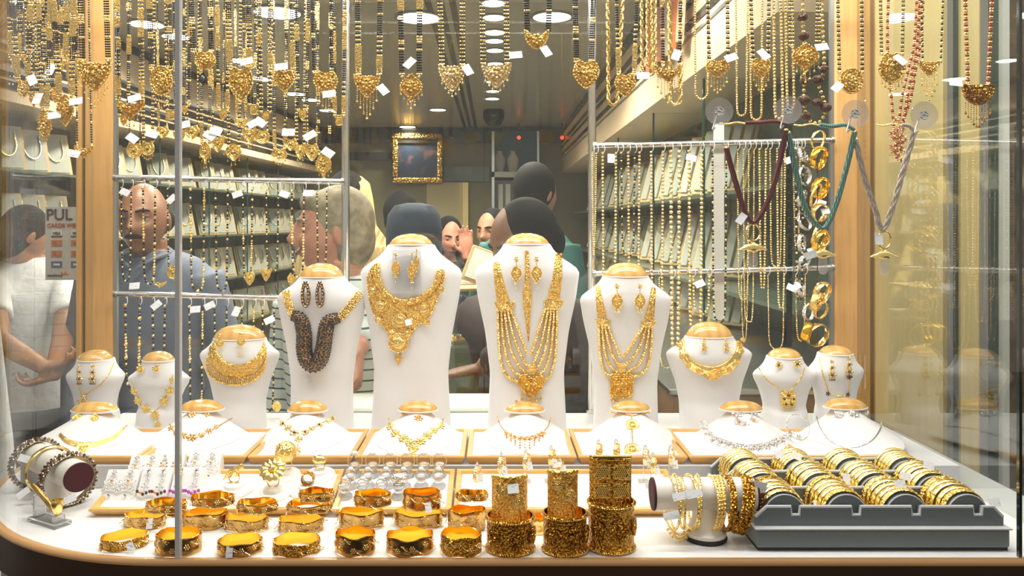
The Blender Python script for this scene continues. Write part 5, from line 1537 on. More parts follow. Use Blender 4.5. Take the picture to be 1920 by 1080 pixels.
def jewel_earring(base, R, x, y, w, h, kind, label):
    c = base + R @ np.array([x, y, .0035])
    t = thing('earring', label, 'earring', tuple(c), 'silver jewelled earrings in the left tray')
    at = lambda a, b2, d=0: c + R @ np.array([a, b2, d])
    m = MB(); flower(m, at(0, h * .42), w * .22, 6, R, 0, 1); m.build('stud', ['silver', 'garnet' if kind in ('drop', 'purple') else 'crystal'], t)
    m = MB()
    if kind == 'chand':
        for r, n, f in ((h * .16, 5, .05), (h * .16, 6, -.14), (h * .14, 6, -.30)):
            for i in range(n):
                u = (i / (n - 1) - .5) * w
                flower(m, at(u, h * f + (1 - (2 * u / w) ** 2) * h * .10), w * .12, 5, R, 0, 0)
        stuff(m.build('lattice', 'silver', t))
        MB().sphere(at(0, h * .08, .001), w * .11, 8, 6).build('centre_stone', 'gold_copper', t)
        MB().sphere(at(0, -h * .48, 0), (w * .07, w * .05, h * .10), 8, 6, R).build('drop_stone', 'emerald', t)
    elif kind == 'cluster':
        for i in range(10):
            a = 2 * PI * i / 10
            flower(m, at(math.cos(a) * w * .32, -h * .05 + math.sin(a) * h * .26), w * .13, 5, R)
        stuff(m.build('cluster', 'silver_dark', t))
        m = MB(); flower(m, at(0, -h * .05, .001), w * .24, 7, R); m.build('centre', 'gold_copper', t)
    else:
        m.beads([at(math.sin(i) * w * .08, h * (.34 - .1 * i)) for i in range(5)], w * .10)
        for i in range(4): flower(m, at(math.cos(i * 1.57) * w * .22, -h * .18 + math.sin(i * 1.57) * h * .12), w * .13, 5, R)
        stuff(m.build('links', 'silver', t))
        for i in range(5):
            u = (i - 2) * w * .24
            MB().sphere(at(u, -h * (.44 - .05 * abs(i - 2)), .0015), (w * .12, w * .10, w * .15), 8, 6).build('stone', {'purple': 'amethyst', 'drop': ['garnet', 'gold_copper', 'garnet', 'emerald', 'ruby'][i]}[kind], t)
    return t
cards = [(262, 905, 58, 50, 'chand', 'back row, left'), (312, 904, 46, 54, 'cluster', 'back row, middle'), (375, 901, 62, 52, 'chand', 'back row, right'),
         (218, 938, 62, 56, 'chand', 'front row, left'), (281, 940, 56, 62, 'drop', 'front row, middle'), (344, 938, 58, 60, 'purple', 'front row, right')]
for px, py, w, h, kind, lab in cards:
    base, R, w, h = wedge_card(px, py, w, h, 'white wedge card with silver earrings, %s of the left tray' % lab)
    for s in (-1, 1):
        jewel_earring(base, R, s * w * .25, h * .55, w * .44, h * .84, kind, 'silver jewelled earring %s on card in %s of left tray' % ('at left' if s < 0 else 'at right', lab.replace(',', '')))

# rings on white dishes (second tray)
def ring_dish(px, py, r, lab):
    c = on_tray(px, py); k = c.y / F; r *= k
    m = MB().lathe([(r, 0), (r * 1.02, .002), (r * .96, .0045), (r * .80, .004), (r * .74, .0055), (r * .55, .006), (r * .50, .010), (r * .2, .011), (.0001, .011)], 30, c, RT)
    tag(m.build('ring_dish', 'board_white'), 'white round ring dish ' + lab, 'dish', 'white ring dishes in the second tray')
    return np.array(c) + RT @ np.array([0, 0, .010])
def finger_ring(c, r, head, lab, mt='gold', ang=0.0, group='rings in the front trays'):
    c = np.array(c, float)
    t = thing('finger_ring', lab, 'ring', tuple(c), group)
    R = rotm(PI / 2, 0, ang)
    MB().torus(c + np.array([0, 0, r]), r, .0011, R, 26, 6, sq=(.0009, .0018)).build('ring_band', mt, t)
    top = c + np.array([0, -.001, r * 2 + .001])
    m = MB()
    if head == 'flower': flower(m, top + np.array([0, 0, r * .6]), r * 2.3, 12, rotm(.7, 0, 0))
    elif head == 'dome': m.sphere(top, (r * 1.5, r * 1.0, r * .9), 16, 10); m.beads([top + np.array([math.cos(a) * r * 1.0, -.4 * r + math.sin(a) * .3 * r, .3 * r]) for a in np.linspace(0, 6, 9)], r * .16)
    elif head == 'ball': m.sphere(top + np.array([0, 0, r * .9]), r * 1.75, 20, 14); m.beads([top + np.array([0, 0, r * .9]) + r * 1.7 * np.array([math.cos(a) * math.sin(b2), -abs(math.sin(a)) * math.sin(b2), math.cos(b2)]) for a, b2 in ((.4, 1), (1.2, .6), (2, 1.2), (2.7, .9), (1.5, 1.5), (.9, 1.6))], r * .28)
    elif head == 'wide': m.torus(c + np.array([0, 0, r]), r * 1.02, .003, R, 26, 8, sq=(.0012, .0075))
    elif head == 'stone': m.sphere(top, (r * .5, r * .4, r * .36), 10, 7)
    elif head == 'dragon': m.tube(spline([top + np.array([-r * 1.6, 0, -r * .9]), top + np.array([-r * .6, -.002, r * .2]), top + np.array([r * .5, -.003, r * .6]), top + np.array([r * 1.8, -.002, r * 1.2])], 14), np.linspace(.002, .0045, 14), 8); m.beads([top + np.array([q * r, -.005, q * r * .5]) for q in (-.5, 0, .5, 1)], .002)
    m.build('ring_head', mt if head != 'stone' else 'crystal', t)
    return t
for px, py, r, hd, rr, lab, mt in ((440, 917, 37, 'dragon', .0075, 'with winding dragon ring at the left', 'gold'), (513, 925, 34, 'flower', .0085, 'with large sunflower ring', 'gold_bright'), (578, 920, 34, 'wide', .0082, 'with broad filigree ring', 'gold_antique'), (600, 893, 28, 'dome', .0075, 'with domed ring at the back right', 'gold_bright'), (537, 893, 26, 'ball', .0090, 'with enamelled ball ring at the back', 'gold')):
    c = ring_dish(px, py, r, lab)
    finger_ring(c, rr, hd, 'gold finger ring on dish ' + lab, mt)

# clear ring stands (third tray)
n = 0
for row, (py, xs_) in enumerate(((892, (666, 699, 732, 764, 795, 824)), (913, (658, 690, 724, 757, 790, 822)), (932, (647, 681, 716, 748)))):
    for j, px in enumerate(xs_):
        c = on_tray(px, py); k = c.y / F
        m = MB().lathe([(.0105, 0), (.0108, .003), (.0070, .007), (.0055, .011), (.0080, .015), (.0075, .019), (.001, .021)], 14, c, RT)
        tag(m.build('ring_stand', 'acrylic'), 'clear acrylic ring stand, %s row from back, %s from left' % (ORD[row], ORD[j]), 'stand', 'clear ring stands in the third tray')
        finger_ring(np.array(c) + np.array([0, -.001, .010 if row else .012]), .0105 if row == 0 else .008, 'stone' if (row, j) != (2, 3) else 'dome', 'ring on clear stand, %s row from back, %s from left' % (ORD[row], ORD[j]), 'gold_pale' if row == 0 else 'silver')
# upright clip stands with bracelets (fourth and fifth tray)
for j, (px, py, h, mt) in enumerate(((893, 925, 58, 'acrylic'), (938, 922, 74, 'acrylic'), (985, 905, 62, 'acrylic'), (1032, 905, 70, 'gold'), (1048, 900, 40, 'gold_pale'), (1120, 900, 76, 'gold'), (1153, 900, 76, 'gold'), (1208, 905, 70, 'gold_pale'), (1222, 915, 66, 'gold'), (1256, 910, 76, 'gold_pale'))):
    c = on_tray(px, py); k = c.y / F; hh = h * k
    t = thing('hoop_clip', 'slim upright clip with a hanging gold hoop, %s from the left behind the gold cuffs' % ORD[j], 'clip', tuple(c), 'upright hoop clips')
    MB().box(np.array(c) + np.array([0, .004, .001]), (.016, .012, .002), RT, ch=.0005).build('foot', 'acrylic', t, smooth=False)
    pts = [np.array(c) + np.array([0, .004, .001]), np.array(c) + np.array([0, .005, hh * .8]), np.array(c) + np.array([.001, .002, hh * .97]), np.array(c) + np.array([.002, -.004, hh]), np.array(c) + np.array([.002, -.007, hh * .93])]
    MB().tube(spline(pts, 16), .0012, 6).build('stem', 'acrylic', t)
    m = MB().torus(np.array(c) + np.array([.002, -.005, hh * .93 - .012]), .011, .0012, rotm(PI / 2, 0, 1.2), 30, 6, sq=(.0009, .0030))
    m.build('hoop', 'gold_pale' if mt == 'acrylic' else mt, t)
    tagcard(t, np.array(c) + np.array([.006, -.007, hh * .55]), .008, .012, ang=.1 * (j % 3))

# ================================================================ gold cuffs on the display floor
def cuff(label, px, wpx, ybot, hpx, wave=.0012, nw=5, z=0.0, mt='gold_etched_shaded', ph=0.0, gap=False, tagged=None, dz=.76, yaw=0.0, group='wavy gold cuffs along the window front', flowers=5, cat='bangle'):
    """oval cuff standing on its edge ring; ybot row of its nearest foot"""
    Yf = Yfloor(ybot, z)
    rx = S(wpx, Yf) / 2; ry = rx * dz; h = S(hpx, Yf)
    c = P(px, ybot, Yf + ry); c.z = z
    cx = (px - CX) * (Yf + ry * .6) / F
    n = 64
    a = np.linspace(0, 2 * PI, n, endpoint=False)
    t = thing('gold_cuff', label, cat, (cx, Yf + ry, z), group)
    th = .0011
    zt = h + wave * np.sin(nw * a + ph); zb = np.maximum(0, wave * .6 * (1 + np.sin(nw * a + ph + 1.5)))
    R = rotm(0, 0, yaw)
    def ring(sc, zz):
        q = np.stack([(rx - sc) * np.cos(a), (ry - sc) * np.sin(a), zz], 1) @ R.T
        return q + np.array([cx, Yf + ry, z])
    m = MB()
    v = [ring(.0004, zb), ring(-.0003, zb + .15 * (zt - zb)), ring(0.0002, zb + .22 * (zt - zb)), ring(-.0002, zb + .5 * (zt - zb)), ring(0.0002, zb + .78 * (zt - zb)), ring(-.0003, zb + .85 * (zt - zb)), ring(.0003, zt)]
    m.loft(v[::1], cap=False)
    m.build('cuff_wall', mt, t, angle=70)
    m = MB(); m.loft([ring(.0003, zt), ring(th, zt), ring(th, zb), ring(.0004, zb)], cap=False)
    m.build('cuff_lining', 'gold_polish', t, angle=50)
    if flowers:
        m = MB()
        for i in range(flowers):
            th0 = -PI / 2 + (i - (flowers - 1) / 2) * .62 + (ph % .2)
            p = np.array([rx * 1.0 * math.cos(th0), ry * 1.0 * math.sin(th0), h * (.36 + .30 * ((i * 7 + int(ph * 10)) % 3) / 2)])
            nrm = np.array([math.cos(th0) / rx, math.sin(th0) / ry, 0]); nrm /= np.linalg.norm(nrm); s = np.array([-nrm[1], nrm[0], 0])
            RR = np.stack([s, np.array([0, 0, 1.0]), nrm], 1)
            q = p @ R.T + np.array([cx, Yf + ry, z])
            for jj in range(6):
                b2 = jj * PI / 3
                m.beads([q + R @ RR @ np.array([math.cos(b2) * .0026, math.sin(b2) * .0026, .0004])], .0011)
            m.beads([q + R @ nrm * .0005], .0012)
            vine = [q + R @ RR @ np.array([u, math.sin(u * 400) * .002 + .004 * (1 if i % 2 else -1), .0002]) for u in np.linspace(.004, .013, 6)]
            m.tube(vine, .0006, 5)
        stuff(m.build('beaded_flowers', 'gold_pale', t))
    if tagged is not None:
        tagcard(t, np.array([cx, Yf + ry, z]) + np.array([tagged[0] * rx, -ry * 1.0 - .002, tagged[1] * h]), .008, .013, ang=tagged[2])
    return t
fl = ['first', 'second', 'third', 'fourth', 'fifth', 'sixth', 'seventh']
for i, (px, w, yb, h) in enumerate(((228, 85, 1036, 20), (330, 87, 1046, 34), (446, 84, 1047, 24), (553, 90, 1047, 23), (664, 78, 1046, 36), (767, 90, 1047, 33), (864, 79, 1047, 36))):
    cuff('wavy gold cuff lying in the front row, %s from the left' % fl[i], px, w, yb, h, .0014 if i > 3 else .0008, 5, ph=i * 1.3, yaw=(.25, -.1, .12, 0, -.2, .1, -.12)[i], tagged=(.65, .5, .5) if i == 0 else ((-.2, .55, .05) if i == 2 else None), mt='gold_etched_shaded' if i % 3 else 'gold_antique')
second = [(268, 80, 994, 22), (380, 84, 997, 30), (459, 84, 1000, 22), (562, 84, 1003, 22), (676, 84, 996, 30), (783, 92, 994, 26), (875, 72, 1000, 38)]
for i, (px, w, yb, h) in enumerate(second):
    cuff('flower-studded gold cuff in the second row, %s from the left' % fl[i], px, w, yb, h, .0012, 4, ph=i * .9 + .5, yaw=(-.15, .1, -.1, .05, .1, -.06, .05)[i], dz=.6, flowers=7, tagged=(.5, .6, .1) if i == 0 else None, group='gold cuffs of the second row')
third = [(308, 76, .022, 982, 18), (396, 80, .030, 985, 18), (480, 76, .022, 988, 18), (578, 86, .022, 992, 15), (592, 66, .037, 988, 18), (698, 70, .030, 987, 24), (790, 72, .026, 987, 32), (884, 60, .038, 990, 14)]
for i, (px, w, z, yb, h) in enumerate(third):
    Yb = 1.004
    ybz = HY + (EYE - z) * F / Yb
    cuff('gold cuff stacked on top of the second row, %s from the left' % ORD[i], px, w, ybz, h, .0010, 4, z=z + .001, ph=i * 1.7, dz=.6, flowers=6, group='gold cuffs stacked on the second row', tagged=(.4, .3, .2) if i == 6 else None)

# tall cuffs
def tall_cuff(label, px, w, yb, h, up, uplab):
    Yf = Yfloor(yb); rx = S(w, Yf) / 2; hh = S(h, Yf); ry = rx * .9
    cx = (px - CX) * (Yf + ry * .5) / F; c = np.array([cx, Yf + ry, 0])
    t = thing('tall_gold_cuff', label, 'bangle', tuple(c), 'tall openwork gold cuffs')
    n = 56; a = np.linspace(0, 2 * PI, n, endpoint=False)
    def ring(o, z): return np.stack([(rx + o) * np.cos(a), (ry + o) * np.sin(a), np.full(n, z)], 1) + c
    prof = [(0, 0), (.0012, .001), (.0012, .004), (0, .005), (-.0004, .007), (-.0002, hh * .5), (-.0004, hh - .007), (0, hh - .005), (.0012, hh - .004), (.0012, hh - .001), (0, hh)]
    MB().loft([ring(o, z) for o, z in prof], cap=False).build('cuff_wall', 'gold_antique', t, angle=60)
    MB().loft([ring(-.0004, hh), ring(-.0014, hh), ring(-.0014, 0), ring(0, 0)], cap=False).build('cuff_lining', 'gold_polish', t, angle=60)
    m = MB()
    for z in (.0025, hh - .0025): m.beads([c + np.array([(rx + .0014) * math.cos(q), (ry + .0014) * math.sin(q), z]) for q in np.linspace(0, 2 * PI, 64, endpoint=False)], .0011)
    stuff(m.build('bead_edge', 'gold', t))
    for q, rr, sh in ((-PI / 2 + .25, .012, 'diamond'), (-PI / 2 - .75, .009, 'round'), (-PI / 2 + 1.2, .009, 'round')):
        p = c + np.array([rx * math.cos(q), ry * math.sin(q), hh * .5]); nr = np.array([math.cos(q), math.sin(q), 0]); s = np.array([-nr[1], nr[0], 0])
        m = MB(); plate(m, sh, p + nr * .0004, min(rr, hh * .4), min(rr * 1.2, hh * .4), np.stack([s, np.array([0, 0, 1.0]), nr], 1), boss=6); m.build('medallion', 'gold_antique', t)
    # inner cuff that stands inside it
    ux, uw, uy0, uy1, ul, kind = up
    Y2 = Yf + ry
    p0 = P(ux, uy0, Y2 - .01); w2 = S(uw, Y2) / 2
    top = p0.z
    t2 = thing('standing_cuff', uplab, 'bangle', (p0.x, Y2, hh * .3), 'gold cuffs standing in the tall cuffs')
    a2 = np.linspace(PI * 1.15, PI * 1.85, 22)
    rr = w2 / math.cos(PI * .15) * 1.0
    cc = np.array([p0.x, Y2 + rr * .55, 0])
    def arc(o, z): return [cc + np.array([(rr + o) * math.cos(q), (rr + o) * .75 * math.sin(q), z]) for q in a2]
    z0 = hh * .35
    rings = []
    for o, z in ((0, z0), (.0012, z0 + .004), (.0004, z0 + .008), (.0004, top - .006), (.0014, top - .004), (.0012, top - .001), (0, top), (-.0012, top), (-.0012, z0)):
        rings.append(arc(o, z))
    m = MB(); k2 = len(a2); R2 = [np.array([rings[i][j] for i in range(len(rings))]) for j in range(k2)]
    m.loft(R2[::-1]); m.build('curved_plate', 'gold_filigree' if kind != 'lattice' else 'gold_antique', t2, angle=60)
    fy = cc[1] - rr * .75 - .001
    if kind == 'lattice':
        for s in (-1, 1):
            for r_, zz in enumerate((top - .017, top - .040)):
                m = MB(); ctr = np.array([p0.x + s * w2 * .46, fy + .0002, zz])
                m.box(ctr, (w2 * .78, .0012, .019), None); m.build('panel', 'gold_filigree', t2, smooth=False)
                m = MB()
                for i in range(-3, 4):
                    for dd in (1, -1):
                        m.tube([ctr + np.array([i * w2 * .09 - dd * w2 * .12, -.0012, -.006]), ctr + np.array([i * w2 * .09 + dd * w2 * .12, -.0012, .006])], .0005, 4)
                stuff(m.build('lattice', 'gold_bright', t2))
                MB().box(ctr + np.array([0, -.0004, 0]), (w2 * .55, .0012, .012)).build('dark_inset', 'brown_bead' if r_ else 'garnet', t2, smooth=False)
        MB().box(np.array([p0.x, fy + .001, top + .0015]), (w2 * 1.9, .003, .004), ch=.001).build('top_bar', 'gold_bright', t2, smooth=False)
    else:
        m = MB(); plate(m, 'round' if kind == 'x' else 'heart', np.array([p0.x - w2 * .4, fy + .0005, top - .016]), w2 * .40, w2 * .42, boss=5)
        plate(m, 'round', np.array([p0.x + w2 * .42, fy + .0005, top - .030]), w2 * .40, w2 * .42, boss=5); m.build('medallion', 'gold', t2)
        m = MB(); m.tube([(p0.x - w2 * .8, fy + .002, top - .045), (p0.x, fy, top - .024), (p0.x + w2 * .8, fy + .002, top - .004)], .0009, 6)
        m.tube([(p0.x + w2 * .8, fy + .002, top - .045), (p0.x, fy, top - .024), (p0.x - w2 * .8, fy + .002, top - .004)], .0009, 6); m.build('ridge', 'gold', t2)
    if kind == 'heart': tagcard(t2, (p0.x + .004, fy - .002, top - .014), .014, .011, ang=.1)
tall_cuff('tall grainy gold cuff with heart-ornamented plate standing inside', 957, 91, 1046, 66, (956, 66, 896, 985, '', 'heart'), 'pale gold plate cuff with price tag standing in the leftmost tall cuff')
tall_cuff('tall gold cuff with central diamond medallion, middle of three', 1061, 84, 1047, 74, (1057, 56, 886, 965, '', 'x'), 'gold plate cuff with crossed ribs standing in the middle tall cuff')
tall_cuff('tallest engraved gold cuff below the lattice cuff', 1149, 89, 1043, 92, (1148, 78, 861, 945, '', 'lattice'), 'gold lattice cuff with square panels standing in the tallest cuff')
cuff('thin plain gold bangle behind the tall cuffs', 1008, 44, 1004, 30, .0002, 2, mt='gold_bright', flowers=0, group=None)

# ================================================================ bangle stands
def thin_bangle(label, c, R, rad, w, th, mt, group, nb=0):
    m = MB().torus(c, rad, th, R, 48, 8, sq=(th, w))
    if nb: m.beads([np.array(c) + np.asarray(R) @ np.array([rad * 1.03 * math.cos(a), rad * 1.03 * math.sin(a), 0]) for a in np.linspace(0, 2 * PI, nb, endpoint=False)], th * 1.3)
    return tag(m.build('bangle', mt, angle=60), label, 'bangle', group)
AX = rotm(0, PI / 2, 0)
Ys = .985
cb = P(1316, 926, Ys); base = Vector((P(1322, 1030, Ys).x, Ys, 0))
t = thing('bangle_stand', 'white T-shaped bangle stand with dark end discs', 'stand', tuple(base))
MB().lathe([(.0265, 0), (.0275, .003), (.0265, .006)], 32, base).build('foot_pad', 'black_rubber', t)
MB().lathe([(.0262, .006), (.0262, .010), (.0225, .0125), (.0165, .026), (.0150, .040), (.0155, cb.z - .012)], 32, base).build('post', 'leather_white', t)
R = rotm(0, PI / 2, 0) @ rotm(0, 0, 0)
x0, x1 = P(1226, 0, Ys).x, P(1412, 0, Ys).x
MB().tube([(x0, Ys, cb.z), (x1, Ys, cb.z + .0)], .0205, 32).build('bar', 'leather_white', t)
for x, s in ((x0, -1), (x1, 1)):
    MB().lathe([(.0200, 0), (.0205, .0015 * s), (.0195, .003 * s), (.0001, .003 * s)], 32, (x, Ys, cb.z), AX).build('end_disc', 'maroon_felt', t)
for i, x in enumerate((1257, 1264, 1277, 1292, 1299, 1306)):
    r = .0325 - .0006 * (i % 3)
    c = (P(x, 0, Ys).x, Ys - .002, cb.z + .0212 - r + .002 * (i % 2))
    thin_bangle('thin gold bangle on left half of white stand, %s from the left' % ORD[i], c, AX @ rotm(.10 * (i % 3 - 1), .06 * (i % 2), 0), r, .0016, .0011, 'gold_bright' if i % 2 else 'gold', 'thin bangles on the white stand', 40 if i % 2 else 0)
for i, x in enumerate((1331, 1338, 1346, 1355, 1363)):
    r = .0325 - .0004 * (i % 3)
    c = (P(x, 0, Ys).x, Ys - .002, cb.z + .0212 - r)
    thin_bangle('thin gold bangle on right half of white stand, %s from the left' % ORD[i], c, AX @ rotm(.05 * (i % 3 - 1), .10, 0), r, .0022, .0013, 'gold_antique' if i > 2 else 'gold', 'thin bangles on the white stand', 44)
m = MB(); c = np.array([P(1389, 0, Ys).x, Ys - .002, cb.z + .0215 - .0335])
Rb = AX @ rotm(.1, .2, 0)
m.torus(c, .0335, .003, Rb, 50, 8, sq=(.0022, .0075))
for i in range(60):
    a = 2 * PI * i / 60
    for q in (-.005, 0, .005): m.beads([c + Rb @ np.array([.0355 * math.cos(a), .0355 * math.sin(a), q])], .0019)
tag(m.build('bangle', 'gold_antique'), 'broad dark gold beaded bangle at the right end of stand', 'bangle')
for i, (x, y, a) in enumerate(((1276, 930, .2), (1302, 926, .2), (1259, 967, .15))):
    q = MB().box(tuple(P(x, y, Ys - .037)), (.020, .009, .0006), FACE @ rotm(-.45, 0, 0) @ rotm(0, 0, a))
    tag(q.build('price_tag', 'tag_paper', smooth=False), ['white price tag at left on the stand bangles', 'white price tag at right on the stand bangles', 'dark-printed price tag hanging lowest under stand bangles'][i], 'price tag')
m = MB()
for i in range(3): m.tube(spline([P(1252 + 4 * i, 985 + 6 * i, .985), P(1275, 1003 + 5 * i, .97), P(1298, 985 + 4 * i, .985)], 20), .0012, 6)
m.beads([P(1252 + q * 4.4, 993 + 10 * math.sin(q / 11 * PI) + (q % 3) * 4, .975) for q in range(12)], .0022)
tag(m.build('chain_bracelet', 'gold_pale'), 'gold link bracelet hanging below the stand bangles', 'bracelet')

# left stand with jewelled bangles, seen end on
A = Vector(P(42, 880, 1.19)); B_ = Vector(P(131, 893, 1.075)); A.z = B_.z = .0400
A.z = .048; B_.z = .048; A.x += .012; B_.x += .012
ax = (B_ - A).normalized(); u = ax.cross(Vector((0, 0, 1))).normalized(); w_ = u.cross(ax)
RS = np.stack([np.array(u), np.array(w_), np.array(-ax)], 1); RS = np.stack([np.array(u), np.array(w_), np.cross(np.array(u), np.array(w_))], 1)
mid = (A + B_) / 2; foot = Vector((mid.x + .006, mid.y - .012, 0))
t = thing('bangle_stand', 'white bangle stand with dark maroon end at the far left', 'stand', tuple(foot))
MB().lathe([(.026, 0), (.027, .003), (.024, .007), (.015, .02), (.014, .035)], 28, foot).build('post', 'leather_white', t)
MB().tube([A, B_], .0205, 32).build('bar', 'leather_white', t)
MB().lathe([(.0195, 0), (.0203, .001), (.0195, .002), (.0001, .0022)], 36, B_, np.stack([np.array(u), np.array(w_), np.array(ax)], 1) if np.linalg.det(np.stack([np.array(u), np.array(w_), np.array(ax)], 1)) > 0 else np.stack([np.array(w_), np.array(u), np.array(ax)], 1)).build('end_disc', 'maroon_felt', t)
for i, (f, rad, lab) in enumerate(((.15, .034, 'dark jewelled broad bangle at back of the maroon-ended stand'), (.44, .0325, 'plain gold bangle in the middle of the maroon-ended stand'), (.80, .0345, 'dark jewelled broad bangle at front of the maroon-ended stand'))):
    c = np.array(A + (B_ - A) * f) - np.array([0, 0, rad - .0235])
    m = MB()
    m.torus(c, rad, .003, RS, 50, 8, sq=(.0022, .0085 if i != 1 else .004))
    if i != 1:
        for q in range(40):
            a = 2 * PI * q / 40
            for z in (-.006, .0, .006):
                m.beads([c + RS @ np.array([(rad + .0028) * math.cos(a + z * 12), (rad + .0028) * math.sin(a + z * 12), z])], .0026 if z == 0 else .0020, 0 if q % 2 else 1)
    tag(m.build('bangle', ['silver_dark' if i != 1 else 'gold_bright', 'brown_bead' if i != 1 else 'gold']), lab, 'bangle', 'bangles on the left stand')
for i, (x, y, Y, a) in enumerate(((46, 860, 1.12, -.25), (44, 924, 1.1, .7), (130, 936, 1.06, .4))):
    q = MB().box(tuple(P(x, y, Y)), (.018, .010, .0006), FACE @ rotm(-.45, 0, 0) @ rotm(0, 0, a))
    tag(q.build('price_tag', 'tag_paper', smooth=False), ['white price tag on top of the back jewelled bangle', 'white price tag below the back jewelled bangle', 'white price tag under the front jewelled bangle'][i], 'price tag')

# gold pipe on its acrylic rest
Yp = 1.035
c = P(93, 1000, Yp); c.z = 0
t = thing('pipe_rest', 'clear acrylic rest under the gold pipe', 'stand', tuple(c))
R = rotm(0, 0, -.5)
MB().box(np.array(c) + np.array([0, 0, .003]), (.062, .024, .006), R, ch=.001).build('base_plate', 'acrylic', t, smooth=False)
MB().box(np.array(c) + R @ np.array([-.022, 0, .021]), (.006, .016, .030), R, ch=.001).build('upright', 'acrylic', t, smooth=False)
MB().box(np.array(c) + R @ np.array([.020, 0, .010]), (.006, .016, .009), R, ch=.001).build('upright', 'acrylic', t, smooth=False)
t = thing('smoking_pipe', 'gold smoking pipe lying on a clear rest at far left', 'pipe', tuple(np.array(c) + np.array([0, 0, .03])))
s0 = np.array(c) + R @ np.array([-.034, -.002, .046]); s1 = np.array(c) + R @ np.array([.016, -.002, .020])
MB().tube([s0, s0 + (s1 - s0) * .1, s0 + (s1 - s0) * .5, s1], [.0030, .0034, .0036, .0044], 14).build('stem', 'gold_etched_shaded', t)
MB().lathe([(.002, -.010), (.0055, -.006), (.0072, .002), (.0076, .010), (.0072, .0112), (.0058, .0112), (.0050, .004), (.0001, .002)], 22, s1 + R @ np.array([.004, 0, .004])).build('bowl', 'gold_bright', t)

# ================================================================ grey bangle tray at the right
YT0, YT1 = .945, 1.155
X0, X1 = .318, .634
t = thing('bangle_tray', 'grey velvet tray of three rows of bangle rolls', 'tray', ((X0 + X1) / 2, YT0, 0))
m = MB(); m.box2((X0 + .004, YT0, .004), (X1 - .002, YT1, .026), ch=.002); m.build('tray_base', 'grey_velvet', t, smooth=False)
MB().box2((X0 + .006, YT0 + .002, 0), (X1 - .004, YT1, .004)).build('foot', 'black_rubber', t, smooth=False)
MB().box2((X0 + .002, YT0 - .001, .026), (X1, YT1 + .001, .0275)).build('ledge', 'grey_velvet_light', t, smooth=False)
cols = [P(q, 0, .965).x for q in (1472, 1588, 1700, 1815)]
notch = [P(q, 0, .955).x for q in (1492, 1606, 1718, 1834)]
def comb(Y, mt):
    """divider wall with sloping ends and a notch before every roll"""
    zt = .0505
    o = [(X0 + .006, .0275), (X1 - .004, .0275), (X1 - .004, .038), (X1 - .016, zt)]
    for nx in notch[::-1]:
        o += [(nx + .006, zt), (nx + .005, zt - .010), (nx - .005, zt - .010), (nx - .006, zt)]
    o += [(X0 + .020, zt), (X0 + .006, .038)]
    q = MB(); RR = np.array([[1, 0, 0], [0, 0, -1], [0, 1, 0]])
    ring = np.array(o)
    k = len(o)
    f0 = np.array([(a, Y, b2) for a, b2 in o]); f1 = np.array([(a, Y + .007, b2) for a, b2 in o])
    q.add(np.concatenate([f0, f1]), [tuple(range(k)), tuple(range(2 * k - 1, k - 1, -1))] + [(i, i + k, (i + 1) % k + k, (i + 1) % k) for i in range(k)])
    d = q.build('divider', mt, t, smooth=False)
    e = MB(); pts = [(a, Y + .0015, b2) for a, b2 in o[2:]]
    e.tube(pts, .0021, 8); e.build('piping', 'grey_velvet_light', d)
rows = [.955, 1.025, 1.092, 1.150]
for Y in rows: comb(Y, 'grey_velvet')
rn = ['front', 'middle', 'back']
for r in range(3):
    Ya, Yb = rows[r] + .007, rows[r + 1]
    for cI, x in enumerate(cols):
        R0 = .0245
        zc = .0375
        a = np.linspace(0, 2 * PI, 28, endpoint=False)
        m = MB()
        dx = -.0
        m.loft([np.array([(x + R0 * math.cos(q), y, zc + R0 * .98 * math.sin(q)) if math.sin(q) > -.35 else (x + R0 * math.cos(q), y, zc - R0 * .35) for q in a]) for y in (Ya + .004, Yb - .002)][::-1])
        m.build('roll', 'grey_velvet', t)
        m = MB().tube([(x + (R0 + .0004) * math.cos(q), Ya + .004, zc + (R0 + .0004) * .98 * math.sin(q)) for q in np.linspace(-.2, PI + .2, 20)], .0009, 6); m.build('roll_piping', 'grey_velvet_light', t)
        nb = 5
        for i in range(nb):
            y = Ya + .013 + (Yb - Ya - .020) * i / (nb - 1)
            rad = .0268 + .0024 * i / (nb - 1) + random.uniform(0, .0012)
            w = (Yb - Ya - .022) / (nb - 1) * .46
            mt = 'gold_bright' if (r or i not in (0, 4)) else ('gold_filigree' if cI % 2 else 'gold')
            if r == 0 and cI == 0 and i == 4: mt = 'gold_antique'
            c = np.array([x, y, zc + .0002])
            Rr = rotm(PI / 2 + random.uniform(-.02, .02), random.uniform(-.03, .03), 0)
            mm = MB().torus(c, rad, .0015, Rr, 40, 8, sq=(.0016, w), arc=(-.35, PI + .35))
            ang = np.linspace(-.2, PI + .2, 34)
            if i % 2 == 0: mm.beads([c + Rr @ np.array([(rad + .0014) * math.cos(q), (rad + .0014) * math.sin(q), w * .4 * (1 if k2 % 2 else -1)]) for k2, q in enumerate(ang)], .0009)
            tag(mm.build('bangle', mt, angle=60), 'gold bangle in %s row of grey tray, %s roll from left, %s from the front' % (rn[r], ORD[cI], ORD[i]), 'bangle', 'bangles in the grey tray')
